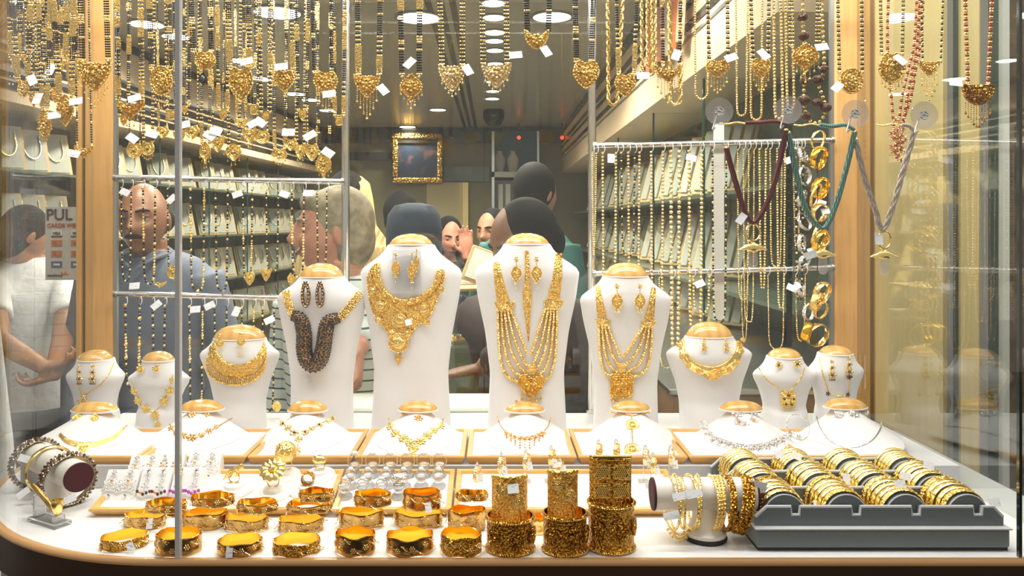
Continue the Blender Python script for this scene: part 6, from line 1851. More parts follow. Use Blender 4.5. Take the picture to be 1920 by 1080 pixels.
for i, (x, y, Y, a) in enumerate(((1536, 945, .99, .1), (1688, 908, .98, .05), (1742, 873, 1.04, -.3), (1494, 855, 1.09, -.4), (1698, 893, 1.03, -.2), (1865, 942, .97, .1), (1462, 852, 1.12, .1), (1587, 898, 1.03, 1.4))):
    q = MB().box(tuple(P(x, y, Y)), (.014, .010, .0006), FACE @ rotm(-.45, 0, 0) @ rotm(0, 0, a))
    tag(q.build('price_tag', 'tag_paper', smooth=False), 'white price tag on a bangle of the grey tray, %s' % ['between the first two front rolls', 'on the third front roll', 'on the fourth middle roll', 'on the first back roll', 'beside the fourth middle roll', 'at the right end', 'at the back left corner', 'standing between the middle rolls'][i], 'price tag')
q = MB().box(tuple(P(1421, 912, .97)), (.022, .013, .0006), FACE @ rotm(0, 0, -.2))
tag(q.build('price_tag', 'tag_paper', smooth=False), 'white price tag between the white stand and grey tray', 'price tag')

# ================================================================ rails that carry the hanging jewellery
RZ = .86
for i, Y in enumerate((1.09, 1.19, 1.36)):
    m = MB().tube([(-.705, Y, RZ + .006), (.705, Y, RZ + .006)], .005, 12)
    tag(m.build('hanging_rail', 'chrome'), 'chrome rail above the window view, %s from the street' % ORD[i], 'rail', 'overhead chrome rails')
YR = 1.478
for i, (a, b2, lab) in enumerate((((217, 333), (643, 341), 'upper chrome rail of the left bay'), ((217, 551), (643, 562), 'lower chrome rail of the left bay'), ((1114, 274), (1560, 263), 'upper chrome rail of the right bay'), ((1114, 514), (1560, 502), 'lower chrome rail of the right bay'))):
    t = thing('display_rail', lab, 'rail', P(*a, YR))
    MB().tube([P(*a, YR), P(*b2, YR)], .0055, 14).build('tube', 'chrome', t)
    for q in (a, b2):
        p = P(*q, YR); MB().tube([p - Vector((.003, 0, 0)), p + Vector((.003, 0, 0))], .0075, 14).build('end_socket', 'steel', t)

# ================================================================ hanging necklaces
def chain_side(m, pts, pat, strands, r, d=.0027):
    """beaded side chain from pts (bottom to top); pat = list of (length m, kind) repeated; kinds b black, g gold links, m mixed, p gold balls, r red mix"""
    L = plen(pts); p = np.array([tuple(q) for q in pts], float)
    acc = np.concatenate([[0], np.cumsum(np.linalg.norm(np.diff(p, axis=0), axis=1))])
    at = lambda s: np.array([np.interp(s, acc, p[:, k]) for k in range(3)])
    s = 0; i = 0
    B, Gd, Gr = [], [], []
    while s < L:
        ln, kind = pat[i % len(pat)]; i += 1
        e = min(L, s + ln)
        if kind == 'g':
            st = r * 1.9
            n = max(1, int((e - s) / st))
            for j in range(n):
                c = at(s + (j + .5) * (e - s) / n)
                m.box(c + np.array([0, -.0004 * (j % 2), 0]), (d * strands * .95 + r, r * 1.8, st * .88), None, 0)
            s = e; continue
        st = r * 2.05
        n = max(1, int((e - s) / st))
        for j in range(n):
            c = at(s + (j + .5) * (e - s) / n)
            for q in range(strands):
                x = (q - (strands - 1) / 2) * d
                g_ = kind == 'p' or (kind == 'm' and j % 2 == 0) or (kind == 'b' and j % 9 == 8)
                (Gr if (kind == 'r' and j % 2) else Gd if (g_ or kind == 'r') else B).append(c + np.array([x, (q % 2) * .0004, 0]))
        s = e
    if Gd: m.beads(Gd, r * 1.08, 0)
    if B: m.beads(B, r, 1)
    if Gr: m.beads(Gr, r * 1.1, 2)
def pat_of(i, style):
    rnd = random.Random(i * 31 + 5)
    if style == 'ms': return [(rnd.uniform(.004, .010), 'p'), (rnd.uniform(.030, .055), 'b'), (rnd.uniform(.006, .014), 'p'), (rnd.uniform(.03, .06), 'b'), (rnd.uniform(.012, .028), 'g')]
    if style == 'mg': return [(.010, 'p'), (rnd.uniform(.015, .035), 'g'), (rnd.uniform(.02, .04), 'm'), (rnd.uniform(.03, .06), 'b'), (rnd.uniform(.015, .03), 'g')]
    if style == 'mix': return [(.2, 'm')]
    if style == 'ball': return [(1, 'p')]
    if style == 'red': return [(.03, 'r'), (.004, 'p')]
    return [(1, 'b')]
DESC = {'ms': 'black-gold bead', 'mg': 'gold link', 'mix': 'fine black-gold', 'ball': 'gold ball', 'red': 'red and gold bead', 'b': 'black bead'}
SHN = {'shield': 'shield-shaped', 'hex': 'six-sided', 'fan': 'fan-shaped', 'round': 'round', 'oval': 'oval', 'halfmoon': 'half-moon', 'drop': 'drop-shaped', 'heart': 'heart-shaped', 'wing': 'winged', 'diamond': 'diamond', 'crescent': 'crescent', 'square': 'square', 'leaf': 'leaf-shaped'}
NECK = [0]
def hanging(where, px, py, w, h, shape, xl, xr, Y, xlt=None, xrt=None, style='ms', strands=3, r=.00135, fr=0, mt='gold_filigree', tagpos=None, group='pendant necklaces hanging from the overhead rails', top=None, beadmt='gold', fn=7):
    """pendant centre, size in px; chains meet it at xl, xr and reach xlt, xrt at the top of the frame; fr = fringe length px"""
    NECK[0] += 1; i = NECK[0]
    c = P(px, py, Y); k = Y / F
    t = thing('hanging_necklace', '%s necklace, %s%s pendant, %s' % (DESC[style], 'fringed ' if fr else '', SHN[shape], where), 'necklace', tuple(c), group)
    m = MB()
    sy = h * k / 2 / {'drop': 1.1, 'halfmoon': .64, 'crescent': .8, 'oval': 1.1}.get(shape, .9); sx = w * k / 2 / {'oval': .72, 'drop': .8, 'leaf': .62, 'square': .83}.get(shape, 1)
    plate(m, shape, c, sx, sy, FACE, boss=7); m.build('pendant', mt, t)
    if fr:
        o = spline(SHAPES[shape], 40, closed=True) if shape not in ('round', 'oval') else np.array(SHAPES[shape])
        def low(u):
            q = o[(np.abs(o[:, 0] - u * .9) < .14)]
            return (q[:, 1].min() if len(q) else 0) * sy + .001
        m = MB(); fringe(m, c, sx * .88, low, fn, lambda u: fr * k * (1.15 - .5 * abs(u)), mi=0, r=.0012, end=1.5); stuff(m.build('fringe', mt, t))
    ztop = RZ if top is None else P(0, top, Y).z
    m = MB()
    yt = c.z + h * k * .36
    for x0, x1 in ((xl, xl if xlt is None else xlt), (xr, xr if xrt is None else xrt)):
        p0 = Vector(((x0 - CX) * k, Y, yt))
        ytop0 = P(0, 0 if top is None else top, Y).z
        q1 = Vector(((x1 - CX) * k, Y, ytop0))
        pts = [p0, q1]
        if top is None: pts.append(q1 + (q1 - p0) * ((RZ - ytop0) / max(q1.z - p0.z, .02)))
        chain_side(m, pts, pat_of(i * 2 + (x0 == xr), style), strands, r)
        m.sphere(p0, .0022, 8, 6)
    stuff(m.build('chain', [beadmt, 'black_bead', 'red_bead'], t))
    if tagpos is not None:
        q = P(tagpos[0], tagpos[1], Y - .006)
        tagcard(t, q, S(24, Y), S(15, Y), ang=tagpos[2])
    return t
# front row, left to right (photo positions)
FR = 1.09
hanging('hanging before the left maple post', 178, 138, 62, 62, 'shield', 155, 203, FR, 151, 199, 'ms', 3, .0016, 26, fn=9)
hanging('lattice oval with tag left of the post', 123, 206, 32, 52, 'leaf', 112, 134, FR, 100, 138, 'mg', 3, tagpos=(142, 190, .2))
hanging('narrow and lowest at the far left', 84, 232, 24, 52, 'oval', 80, 88, FR, 72, 94, 'mg', 2, fr=6, tagpos=(102, 216, .2))
hanging('high up at the far left edge', 44, 165, 22, 34, 'fan', 34, 52, FR, 22, 58, 'mg', 3, tagpos=(60, 150, -1.0))
hanging('second from the far left edge', 64, 185, 18, 30, 'drop', 58, 70, FR, 50, 70, 'mix', 3, tagpos=(70, 185, 1.5))
hanging('tiny, in the bunch left of the post', 104, 178, 16, 26, 'leaf', 98, 110, 1.19, 88, 116, 'ms', 3, tagpos=(95, 130, 1.4))
hanging('tiny, beside the bunch left of the post', 138, 168, 14, 24, 'hex', 131, 144, 1.19, 124, 146, 'mg', 3)
hanging('bow-like, lowest beside the left maple post', 158, 284, 36, 26, 'wing', 145, 172, 1.19, 141, 166, 'ms', 1, .0018, tagpos=(138, 288, -.2))
hanging('first right of the left maple post', 245, 203, 52, 42, 'wing', 221, 266, 1.19, 219, 263, 'mg', 3, fr=16, tagpos=(252, 184, .35))
hanging('crossed by the glass joint, left bay', 303, 152, 42, 52, 'round', 284, 319, 1.12, 280, 316, 'ms', 3, fr=20)
hanging('high in the left bay, above a small dark stone', 385, 112, 40, 36, 'fan', 363, 396, FR, 358, 394, 'ms', 3, .0015)
hanging('large and tall, centre of the left bay', 452, 156, 46, 70, 'hex', 431, 468, FR, 428, 466, 'mg', 3, tagpos=(462, 115, .3))
hanging('with blue-grey tag, right half of left bay', 533, 150, 40, 42, 'hex', 507, 548, FR, 504, 547, 'mg', 2, tagpos=(527, 125, .15))
hanging('left of the first chrome post', 611, 155, 46, 48, 'hex', 589, 622, FR, 586, 621, 'ms', 2, .0016, fr=22, tagpos=(617, 176, .15))
hanging('right of the first chrome post', 688, 158, 48, 48, 'shield', 672, 711, FR, 671, 713, 'mg', 3, .0015, fr=34, tagpos=(718, 168, -.9))
hanging('under the large left ceiling lamp', 771, 163, 42, 54, 'drop', 754, 786, FR, 751, 787, 'ms', 3, .0017, fr=10, tagpos=(768, 118, .9))
hanging('before the dark ceiling stripes', 848, 142, 50, 56, 'shield', 829, 867, FR, 825, 867, 'mix', 3, .0013, fr=8, mt='gold_pale', tagpos=(877, 131, -1.1))
hanging('before the middle row of lamps', 931, 138, 54, 50, 'shield', 906, 951, FR, 904, 949, 'mix', 3, .0013, fr=8, mt='gold_pale', tagpos=(967, 103, .1))
hanging('highest, right of the middle lamps', 1006, 74, 46, 40, 'crescent', 989, 1028, FR, 987, 1030, 'b', 3, .0017, tagpos=(1024, 96, -1.1))
hanging('over the second chrome post', 1099, 138, 50, 56, 'hex', 1081, 1109, FR, 1078, 1112, 'ms', 3, .0015)
hanging('right of the second chrome post', 1172, 158, 40, 46, 'hex', 1160, 1189, FR, 1156, 1194, 'mg', 2, .0016, tagpos=(1206, 142, .0))
hanging('first of the right bay with fringe', 1252, 137, 50, 36, 'wing', 1243, 1274, FR, 1242, 1276, 'ms', 2, .0017, fr=34, tagpos=(1268, 103, 1.2))
hanging('second of the right bay with fringe', 1345, 128, 46, 34, 'hex', 1330, 1365, FR, 1327, 1364, 'mix', 2, .0017, fr=26, tagpos=(1371, 108, .4))
hanging('third of the right bay with fringe', 1427, 128, 36, 38, 'heart', 1412, 1440, FR, 1408, 1442, 'mix', 2, .0016, fr=22, tagpos=(1432, 102, -1.0))
hanging('with brown seed beads, fourth of the right bay', 1510, 106, 52, 56, 'drop', 1484, 1533, FR, 1483, 1535, 'mix', 3, .0013, fr=16, tagpos=(1541, 88, .15))
hanging('before the right maple post', 1596, 152, 44, 44, 'round', 1574, 1617, FR, 1571, 1616, 'mix', 2, .0016, tagpos=(1570, 163, .8))
hanging('large, before the pale panel', 1672, 124, 50, 62, 'fan', 1653, 1692, FR, 1651, 1694, 'mix', 2, .0014, fr=12, tagpos=(1688, 112, -.9))
hanging('with long fringe, before the pale panel', 1742, 126, 38, 30, 'shield', 1730, 1764, FR, 1728, 1768, 'mix', 1, .0019, fr=40)
hanging('farthest right with thick bar fringe', 1833, 172, 58, 38, 'halfmoon', 1815, 1853, 1.06, 1810, 1860, 'red', 2, .0018, fr=38, tagpos=(1792, 155, -.15), mt='gold_antique', fn=10)
for i, (x, yb, st) in enumerate(((28, 120, 'mg'), (48, 112, 'ms'), (74, 118, 'mix'), (90, 128, 'ms'), (116, 122, 'mg'), (132, 112, 'ms'))):
    hanging('small tab, %s from the far left in the back bunch' % ORD[i], x, yb, 12, 18, ['square', 'leaf', 'hex'][i % 3], x - 7, x + 7, 1.19, x - 11, x + 11, st, 3, .0015, mt='gold_bright', group='back bunch at the far left')
for i, (x, yb) in enumerate(((232, 225), (322, 215), (346, 205), (418, 215), (476, 205), (498, 218), (567, 215), (636, 225))):
    hanging('plain tab, %s from the left behind the left bay pendants' % ORD[i], x, yb, 13, 20, ['leaf', 'square', 'drop'][i % 3], x - 8, x + 8, 1.19, x - 11, x + 11, ['ms', 'mix', 'ms', 'mg'][i % 4], 2, .0016, mt='gold_bright', group='back strands of the left bay')
# little dark stone pendant
c = P(381, 148, FR)
m = MB(); plate(m, 'diamond', c, S(9, FR), S(13, FR), boss=0); m.tube([c + Vector((0, 0, S(13, FR))), P(378, 60, FR), P(378, -150, FR)], .0004, 4)
m.sphere(c + Vector((0, -.003, 0)), (S(4, FR), .002, S(6, FR)), 8, 6, None, 1)
tag(m.build('stone_pendant', ['brown_bead', 'emerald']), 'small dark diamond-shaped stone pendant on a thread, left bay', 'pendant')
# low row of small bright pendants
low = [(252, 281, 30, 30, 'fan', 0), (277, 277, 26, 28, 'fan', 1), (305, 247, 24, 24, 'hex', 0), (336, 256, 22, 24, 'shield', 1), (360, 247, 28, 28, 'hex', 0), (385, 284, 22, 42, 'drop', 1), (408, 268, 28, 32, 'shield', 1), (438, 285, 30, 28, 'leaf', 0),
       (452, 228, 26, 14, 'halfmoon', 0), (468, 253, 26, 30, 'shield', 0), (492, 255, 28, 28, 'fan', 1), (524, 288, 30, 24, 'fan', 0), (545, 270, 24, 24, 'hex', 1), (563, 282, 22, 32, 'shield', 0), (585, 284, 26, 34, 'hex', 1), (607, 308, 30, 50, 'drop', 1)]
for i, (px, py, w, h, sh, tg) in enumerate(low):
    hanging('%s from the left in the low bright row' % ORD[i], px, py, w, h, sh, px - w * .3, px + w * .34, 1.36, px - w * .42, px + w * .46, ['ms', 'mix', 'mg'][i % 3], 2 if i % 2 else 1, .0016, fr=8 if i % 2 else 0, mt='gold_bright', group='small pendants of the low row', tagpos=(px - 4 + 12 * (i % 2), py - 22 - 4 * (i % 3), .3 * (i % 5 - 2)) if tg or i % 3 == 0 else None, fn=6)
# plain gold loops in the right bay
def loop_chain(lab, xl, xr, yb, Y, style, r, xlt=None, xrt=None, mt='gold'):
    k = Y / F
    pts = []
    xlt = xl if xlt is None else xlt; xrt = xr if xrt is None else xrt
    top = -HY - 0
    zt = RZ; ytop = HY - (zt - EYE) / k
    cx, rad = (xl + xr) / 2, (xr - xl) / 2
    pts.append(P(xlt, ytop, Y)); pts.append(P(xl, yb - rad * 1.6, Y))
    for a in np.linspace(PI, 2 * PI, 9)[1:-1]: pts.append(P(cx + rad * math.cos(a), yb - rad * 1.1 - rad * 1.1 * math.sin(a), Y))
    pts.append(P(xr, yb - rad * 1.6, Y)); pts.append(P(xrt, ytop, Y))
    t = thing('gold_chain', lab, 'necklace', pts[5], 'plain gold chains of the right bay')
    m = MB()
    L = plen(pts); q = resample(pts, int(L / (r * (1.9 if style == 'ball' else 1.3))))
    if style == 'rope':
        for ph in (0, PI):
            h = [Vector(p) + Vector((math.cos(i * .75 + ph) * r * .6, math.sin(i * .75 + ph) * r * .6, 0)) for i, p in enumerate(q)]
            m.tube(h, r * .75, 6)
    else:
        m.beads(q, r)
    stuff(m.build('chain', mt, t))
for a in (('thick mesh gold chain looping right of the second chrome post', 1141, 1158, 197, 1.12, 'rope', .0024, 1138, 1176), ('twisted gold rope chain, first loop of the right bay', 1204, 1228, 142, 1.12, 'rope', .0022, 1201, 1228), ('twisted gold rope chain overlapping the first rope loop', 1214, 1222, 128, 1.15, 'rope', .0019, 1212, 1218),
          ('mesh gold chain hanging lowest beside the first fringe pendant', 1258, 1276, 196, 1.15, 'rope', .0028, 1252, 1278), ('oval bead gold chain in a plain loop', 1304, 1327, 186, 1.13, 'ball', .0019, 1302, 1328), ('gold bead chain looping beside the first suction cup', 1382, 1399, 217, 1.14, 'ball', .0018, 1378, 1405),
          ('gold bead chain between second and third fringe pendants', 1408, 1428, 225, 1.17, 'ball', .0020, 1405, 1430), ('gold ball chain left of the seed bead pendant', 1453, 1468, 222, 1.13, 'ball', .0026, 1448, 1460), ('gold ball chain beside the seed bead pendant', 1476, 1489, 205, 1.16, 'ball', .0026, 1470, 1482)):
    loop_chain(*a)
# seed bead strand
t = thing('seed_necklace', 'necklace of large brown seed beads and gold balls', 'necklace', P(1520, 180, 1.15))
for x, y, r in ((1505, 32, 10), (1507, 68, 10), (1533, 150, 11), (1508, 152, 9), (1507, 188, 12), (1532, 193, 10), (1548, 202, 11), (1512, 218, 10), (1545, 130, 9)):
    MB().sphere(P(x, y, 1.15), (S(r, 1.15), S(r, 1.15), S(r * .82, 1.15)), 14, 10).build('seed_bead', 'brown_bead', t)
m = MB()
pth = spline([P(1505, -200, 1.15), P(1505, 20, 1.15), P(1507, 68, 1.15), P(1508, 150, 1.15), P(1507, 188, 1.15), P(1515, 222, 1.15), P(1535, 230, 1.15), P(1548, 202, 1.15), P(1533, 150, 1.15), P(1545, 128, 1.15), P(1541, 0, 1.15), P(1541, -200, 1.15)], 90)
m.beads(pth, .0030); stuff(m.build('gold_balls', 'gold', t))
# red and gold bunch before the pale panel
for i, (x0, x1, x2, y2) in enumerate(((1716, 1690, 1682, 300), (1722, 1700, 1690, 285), (1664, 1672, 1678, 290), (1728, 1706, 1686, 265))):
    t = thing('bead_strand', 'red and gold bead strand before the pale panel, %s of the bunch' % ORD[i], 'necklace', P(x2, y2, 1.13), 'red and gold strands of the bunch')
    m = MB(); pth = spline([P(x0 + 8, -180, 1.13), P(x0, 60, 1.13), P((x0 + x1) / 2, 130, 1.13), P(x1, 190, 1.13), P(x2, y2 - 20, 1.13), P(x2, y2, 1.13)], 110)
    m.beads(pth, [.0022 if j % 3 else .0026 for j in range(110)], [0 if j % 3 else 1 for j in range(110)])
    for j in range(6): flower(m, P(x2 + (j % 3 - 1) * 7, y2 - 40 + 8 * j, 1.125), .0045, 5, mi=0, mc=1)
    stuff(m.build('beads', ['gold_copper', 'red_bead'], t))

# ================================================================ strings on the bay rails
def rail_y(a, b2, x): return a[1] + (b2[1] - a[1]) * (x - a[0]) / (b2[0] - a[0])
def rail_string(lab, xl, xr, y0, yb, Y, cols, r, group, pend=None, tg=None, mi=(0, 1), gaps=None):
    t = thing('bead_string', lab, 'necklace', P((xl + xr) / 2, yb, Y), group)
    cx = (xl + xr) / 2
    pts = [P(xl, y0, Y), P(xl + 1, y0 + (yb - y0) * .5, Y), P(xl + 3, yb - 14, Y), P(cx, yb, Y), P(xr - 3, yb - 12, Y), P(xr - 1, y0 + (yb - y0) * .5, Y), P(xr, y0, Y)]
    p = spline(pts, 60); L = plen(p); n = int(L / (r * 2.25)); p = resample(p, n)
    rad = np.full(n, r)
    idx = []
    for j in range(n):
        seg = int(j * r * 2.25 / .05)
        idx.append(mi[0] if (j % 3 == 0 or (seg % 3 == 1 and gaps)) else mi[1])
    if gaps:
        for j in range(n):
            if idx[j] == mi[0] and j % 4 == 0: rad[j] = r * 1.5
    m = MB().beads(p, rad, idx); stuff(m.build('beads', cols, t))
    m = MB()
    for x in (xl, xr): m.tube(spline([P(x, y0 - 13, Y), P(x + 3, y0 - 16, Y - .007), P(x + 4, y0 - 6, Y - .008), P(x, y0 + 1, Y)], 10), .0007, 5)
    stuff(m.build('hooks', 'board_white', t))
    if pend:
        m = MB(); plate(m, pend[0], P(pend[1], pend[2], Y - .003), S(pend[3] / 2, Y), S(pend[4] / 2, Y)); m.build('pendant', 'gold_bright', t)
    if tg: tagcard(t, P(tg[0], tg[1], Y - .008), S(19, Y), S(13, Y), ang=tg[2])
Y1 = 1.468
GB = ['gold', 'black_bead']
up = [(227, 246, 527, None, (234, 360, -.4)), (268, 291, 532, ('wing', 300, 532, 26, 16), (252, 536, .1)), (314, 336, 520, ('round', 326, 510, 26, 26), (322, 373, .9)), (357, 383, 545, None, None), (404, 427, 545, None, None), (455, 473, 527, ('heart', 468, 522, 20, 26), (445, 364, .4)), (499, 522, 510, ('shield', 499, 513, 20, 30), (533, 364, -.4)), (547, 570, 520, ('drop', 545, 522, 16, 22), (578, 362, .0)), (594, 613, 515, None, None)]
for i, (xl, xr, yb, pd, tg) in enumerate(up):
    rail_string('black and gold bead string, %s pair on upper left rail' % ORD[i], xl, xr, 352 + (xl - 217) * .02, yb, Y1, GB, .0024 if i in (1, 3, 4, 7) else .0020, 'bead strings on the upper left rail', pd, tg, gaps=i % 2)
lo = [(235, 262, 726, None, None), (286, 309, 700, None, (293, 572, .8)), (355, 380, 775, None, (366, 580, .1)), (402, 425, 690, None, (393, 573, .5)), (453, 476, 690, None, (443, 584, 1.3)), (492, 514, 770, ('round', 519, 762, 16, 20), (505, 600, .5))]
for i, (xl, xr, yb, pd, tg) in enumerate(lo):
    rail_string('black and gold bead string, %s pair on lower left rail' % ORD[i], xl, xr, 572 + (xl - 217) * .02, yb, Y1, GB, .0027 if i in (0, 1) else .0022, 'bead strings on the lower left rail', pd, tg, gaps=i % 2 == 0)
rs = [(1130, 1155, 610, .0030, ['gold_pale', 'gold']), (1178, 1199, 590, .0030, ['gold_pale', 'gold_copper']), (1221, 1243, 640, .0030, ['gold_pale', 'gold_copper']), (1258, 1274, 660, .0042, ['gold_pale', 'gold_pale']), (1292, 1316, 620, .0036, ['gold_pale', 'gold']), (1336, 1362, 600, .0024, ['gold', 'black_bead']), (1383, 1404, 560, .0018, ['gold', 'gold']), (1424, 1436, 540, .0024, ['gold', 'gold']), (1457, 1472, 575, .0022, ['gold_pale', 'gold']), (1492, 1506, 560, .0024, ['gold_pale', 'black_bead'])]
for i, (xl, xr, yb, r, cols) in enumerate(rs):
    rail_string('%s bead string, %s pair on upper right rail' % ({0: 'pale gold', 3: 'large pale gold', 5: 'black and gold'}.get(i, 'gold'), ORD[i]), xl, xr, 288 - (xl - 1114) * .025, yb, Y1, cols, r, 'bead strings on the upper right rail', None, (1146, 297, 1.5) if i == 0 else ((1296, 296, -.3) if i == 4 else None))
for i, (xl, xr, yb, r, cols) in enumerate(((1236, 1262, 690, .0016, ['gold', 'gold']), (1300, 1330, 590, .0028, ['gold_pale', 'gold']), (1390, 1402, 640, .0014, ['gold', 'gold']), (1440, 1470, 655, .0014, ['gold_pale', 'gold']), (1492, 1510, 640, .0016, ['gold', 'gold_pale']))):
    rail_string('fine gold string, %s pair on lower right rail' % ORD[i], xl, xr, 524 - (xl - 1114) * .025, yb, Y1, cols, r, 'fine strings on the lower right rail', None, (1312, 532, .4) if i == 1 else ((1485, 540, -.5) if i == 3 else None))
m = MB(); a = P(1338, 232, 1.489); b2 = P(1357, 600, 1.489); m.box2((a.x, 1.487, b2.z), (b2.x, 1.491, a.z))
tag(m.build('paper_strip', 'card_white', smooth=False), 'long white paper strip behind the strings of right bay', 'strip')
m = MB(); a = P(1475, 235, 1.49); b2 = P(1484, 650, 1.49); m.box2((a.x, 1.486, b2.z), (b2.x, 1.492, a.z))
tag(m.build('glass_fin', 'dark_edge', smooth=False), 'dark upright glass edge behind the teal cord', 'fin')
for i, (xl, xr, yb, r, cols) in enumerate(((1394, 1414, 600, .0016, ['gold', 'gold_pale']), (1444, 1466, 500, .0020, ['gold', 'gold']), (1488, 1500, 470, .0018, ['silver', 'gold']), (1110, 1118, 480, .0018, ['gold', 'gold']), (1165, 1190, 480, .0022, ['gold', 'black_bead']))):
    rail_string('slim gold string behind the others on upper right rail, %s from left' % ORD[i], xl, xr, 288 - (xl - 1114) * .025, yb, Y1 + .008, cols, r, 'slim strings on the upper right rail', None, (1480, 300, .4) if i == 2 else None)
for i, (x, y, r) in enumerate(((1505, 290, 15), (1508, 330, 17), (1503, 372, 15), (1508, 415, 17), (1503, 455, 16), (1508, 490, 14), (1500, 540, 16), (1516, 585, 15))):
    c = np.array(P(x, y, 1.474)); R = FACE @ rotm(.4 * (i % 3 - 1), .9 - .3 * (i % 2), 0)
    mm = MB().torus(c, S(r, 1.47), .0016, R, 36, 8, sq=(.0012, .004)); mm.beads([c + R @ np.array([math.cos(a) * S(r, 1.47) * 1.05, math.sin(a) * S(r, 1.47) * 1.05, 0]) for a in np.linspace(0, 6.1, 22)], .0016)
    tag(mm.build('bangle', 'silver'), 'silver bangle beside the upright bead cord, %s from the top' % ORD[i], 'bangle', 'silver bangles in the right bay')
# bangles strung on a cord at the right edge of the right bay
m = MB(); m.tube([P(1533, 268, 1.462), P(1533, 660, 1.462)], .0012, 6); m.beads([P(1512, 275 + q * 7, 1.47) for q in range(52)], .0020)
t = thing('beaded_string', 'upright cord with gold beads at right bay edge', 'cord', P(1530, 660, 1.462)); m.build('cord', 'brown_bead', t)
for i, (x, y, r, a, mt) in enumerate(((1534, 262, 17, .5, 'gold_bright'), (1535, 296, 21, .7, 'gold_polish'), (1538, 352, 20, .6, 'gold_polish'), (1530, 366, 23, .9, 'gold'), (1537, 398, 17, .4, 'gold_bright'), (1538, 452, 20, .7, 'gold_polish'), (1528, 440, 17, 1.1, 'gold'), (1541, 548, 20, .6, 'gold_bright'), (1531, 565, 18, .9, 'gold'), (1540, 582, 16, .5, 'gold_filigree'), (1532, 628, 22, .3, 'gold_bright'), (1513, 622, 18, 1.0, 'gold_polish'))):
    c = np.array(P(x, y, 1.455)); R = FACE @ rotm(.3, a, 0)
    mm = MB().torus(c, S(r, 1.45), .002, R, 40, 8, sq=(.0014, .0065 if i % 3 else .003))
    tag(mm.build('bangle', mt, angle=60), 'gold bangle on upright cord at right bay edge, %s from the top' % ORD[i], 'bangle', 'bangles on the upright cord')
for i, (x, y, a) in enumerate(((1548, 396, .1), (1541, 380, -.4), (1494, 537, .5), (1522, 470, .3))):
    q = MB().box(tuple(P(x, y, 1.45)), (.016, .011, .0006), FACE @ rotm(-.45, 0, 0) @ rotm(0, 0, a))
    tag(q.build('price_tag', 'tag_paper', smooth=False), 'white price tag among the cord bangles, %s of four' % ORD[i], 'price tag')

# ================================================================ suction cups with cords and pacifiers
YG = .9285
cups = [(1349, 209), (1478, 206), (1604, 213), (1733, 216)]
for i, (x, y) in enumerate(cups):
    c = P(x, y, YG)
    t = thing('suction_cup', 'clear suction cup with hook on the glass, %s from the left' % ORD[i], 'suction cup', tuple(c), 'suction cups on the front glass')
    Rb = rotm(-PI / 2, 0, 0)
    r = S(26, YG)
    MB().lathe([(r, 0.0), (r * 1.0, .0008), (r * .8, .0022), (r * .5, .0045), (r * .30, .0060), (r * .28, .0100), (.0001, .0105)], 40, c, Rb).build('cup', 'rubber_clear', t)
    MB().lathe([(r * .34, -.0002), (r * .30, .0006), (r * .12, .0009), (.0001, .0009)], 24, c, Rb).build('knob', 'silver', t)
    hk = [Vector(c) + Vector((0, .009, 0)), Vector(c) + Vector((0, .013, -.004)), Vector(c) + Vector((-.004, .013, -.018)), Vector(c) + Vector((-.005, .010, -.021)), Vector(c) + Vector((-.003, .007, -.018))]
    MB().tube(spline(hk, 14), .0009, 6).build('hook', 'steel', t)
def cord_pacifier(name, mt, L, Bt, R_, y2, lab, plab, twist=False, ringc=None):
    Y = .948
    t = thing('pacifier_cord', lab, 'cord', P(*Bt, Y), 'cords with gold pacifiers')
    top = [P(*q, Y) for q in L]; rt = [P(*q, Y) for q in R_]
    pts = spline(top + [P(Bt[0], Bt[1], Y)] + rt, 70)
    m = MB()
    n = 5 if not twist else 3
    for s in range(n):
        ph = 2 * PI * s / n
        amp = .0020 if not twist else .0019
        q = [p + amp * np.array([math.cos(ph + (i * .45 if twist else i * .05)), math.sin(ph + (i * .45 if twist else i * .05)), 0]) for i, p in enumerate(pts)]
        m.tube(q, .0016 if not twist else .0019, 6)
    stuff(m.build('cord_strands', mt, t))
    m = MB()
    for e, d in ((top[0], 1), (rt[-1], -1)):
        m.sphere(e, .003, 8, 6)
    m.build('end_caps', 'gold', t)
    # pacifier
    rc = P(Bt[0] + (ringc or 0), Bt[1] + 18, Y); r = S(16, Y)
    t = thing('gold_pacifier', plab, 'pacifier', P(Bt[0], y2, Y), 'gold pacifiers on cords')
    MB().torus(rc, r, .0011, FACE @ rotm(0, .35, 0), 36, 8).build('ring', 'gold_bright', t)
    c = Vector((rc.x, Y, P(0, y2, Y).z))
    m = MB().sphere(c + Vector((0, 0, .004)), (.0045, .0045, .004), 12, 8); m.build('knob', 'gold_bright', t)
    o = [(-1, -.1), (-.55, .25), (0, .45), (.55, .25), (1, -.1), (.5, -.12), (0, -.3), (-.5, -.12)]
    m = MB(); out = spline(o, 32, closed=True)[::-1] * np.array([.0170, .0150])
    m.relief(out, [(1, -.002), (1, .002), (.8, .004), (.4, .0055), (0, .006)], c + Vector((0, .0, 0)), 1.0, FACE); m.build('shield', 'gold_bright', t)
    MB().lathe([(.0050, 0), (.0050, -.006), (.0058, -.012), (.0056, -.017), (.0035, -.021), (.0001, -.022)], 18, c + Vector((0, 0, -.002))).build('teat', 'rubber_clear', t)
    return t
cord_pacifier('', 'cord_maroon', [(1362, 278), (1376, 330), (1394, 390)], (1412, 418), [(1434, 390), (1456, 330), (1474, 245)], 466, 'dark maroon cord in a V under the first suction cups', 'gold pacifier on the maroon cord')
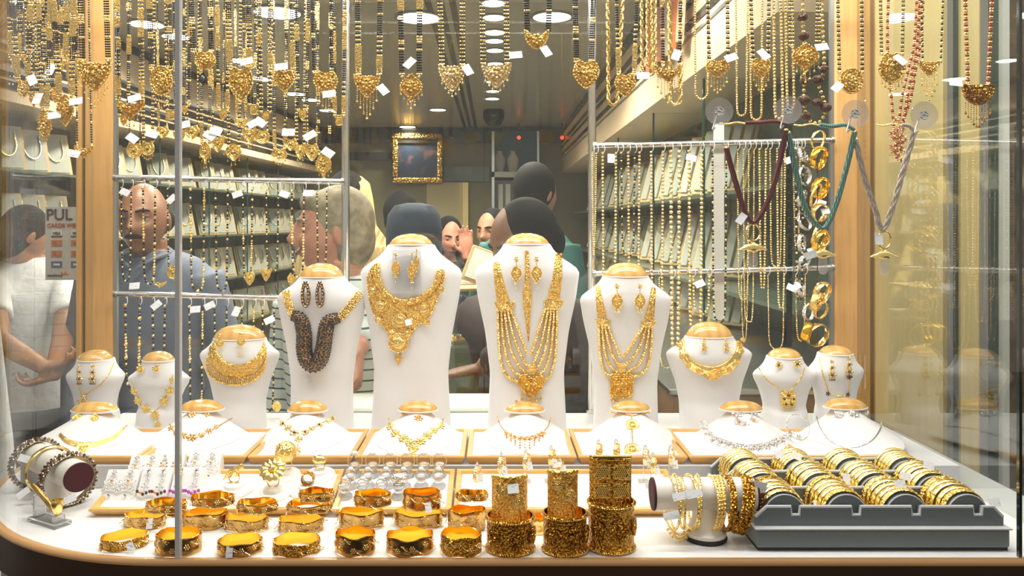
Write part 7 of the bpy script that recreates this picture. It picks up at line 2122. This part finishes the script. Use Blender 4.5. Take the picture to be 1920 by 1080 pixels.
cord_pacifier('', 'cord_teal', [(1479, 250), (1492, 320), (1512, 395)], (1543, 428), [(1565, 390), (1586, 320), (1602, 248)], 478, 'teal green cord in a V under the middle suction cups', 'gold pacifier on the teal cord')
cord_pacifier('', 'cord_silver', [(1604, 262), (1620, 330), (1640, 390)], (1655, 432), [(1676, 380), (1696, 310), (1714, 248)], 480, 'twisted silver-beige cord in a V under right suction cups', 'gold pacifier on the silver-beige cord', True, 3)
for i, (pts, mt, lab) in enumerate((([(1397, 231), (1425, 230), (1452, 228), (1476, 232)], 'cord_maroon', 'short maroon cord end lying between the first two suction cups'), ([(1536, 234), (1560, 237), (1585, 234), (1602, 244)], 'cord_teal', 'short teal cord end lying between the middle suction cups'), ([(1690, 234), (1704, 236), (1714, 246)], 'cord_silver', 'short silver-beige cord end at the last suction cup'))):
    t = thing('cord_end', lab, 'cord', P(*pts[0], .948))
    MB().tube(spline([P(*q, .948) for q in pts], 20), .0026, 8).build('cord', mt, t)
    x0 = pts[0][0]
    ch = [P(x0 - 46 + q * 46 / 17, pts[0][1] + 1.5 * math.sin(q * .4), .948) for q in range(18)]
    stuff(MB().beads(ch, .0013).build('fine_chain', 'gold', t))
for i, (x, y, a) in enumerate(((1390, 410, .9), (1520, 478, .3), (1648, 448, 1.4))):
    q = MB().box(tuple(P(x, y, .942)), (.016, .009, .0006), FACE @ rotm(-.45, 0, 0) @ rotm(0, 0, a))
    tag(q.build('price_tag', 'tag_paper', smooth=False), ['white price tag beside the maroon cord pacifier', 'white price tag beside the teal cord pacifier', 'white price tag beside the silver-beige cord pacifier'][i], 'price tag')
_d = {k: v for k, v in LABELS.items() if len(v) > 1}
if _d: print('DUPLICATE LABELS', len(_d), list(_d.items())[:12])
for k in LABELS:
    n = len(k.split())
    if n < 4 or n > 16: print('LABEL LENGTH', n, k)
for o in bpy.data.objects:
    if '_o' in o.keys(): del o['_o']
print('OBJ', len(bpy.data.objects), 'TRIS', sum(len(p.vertices) - 2 for me in bpy.data.meshes for p in me.polygons))
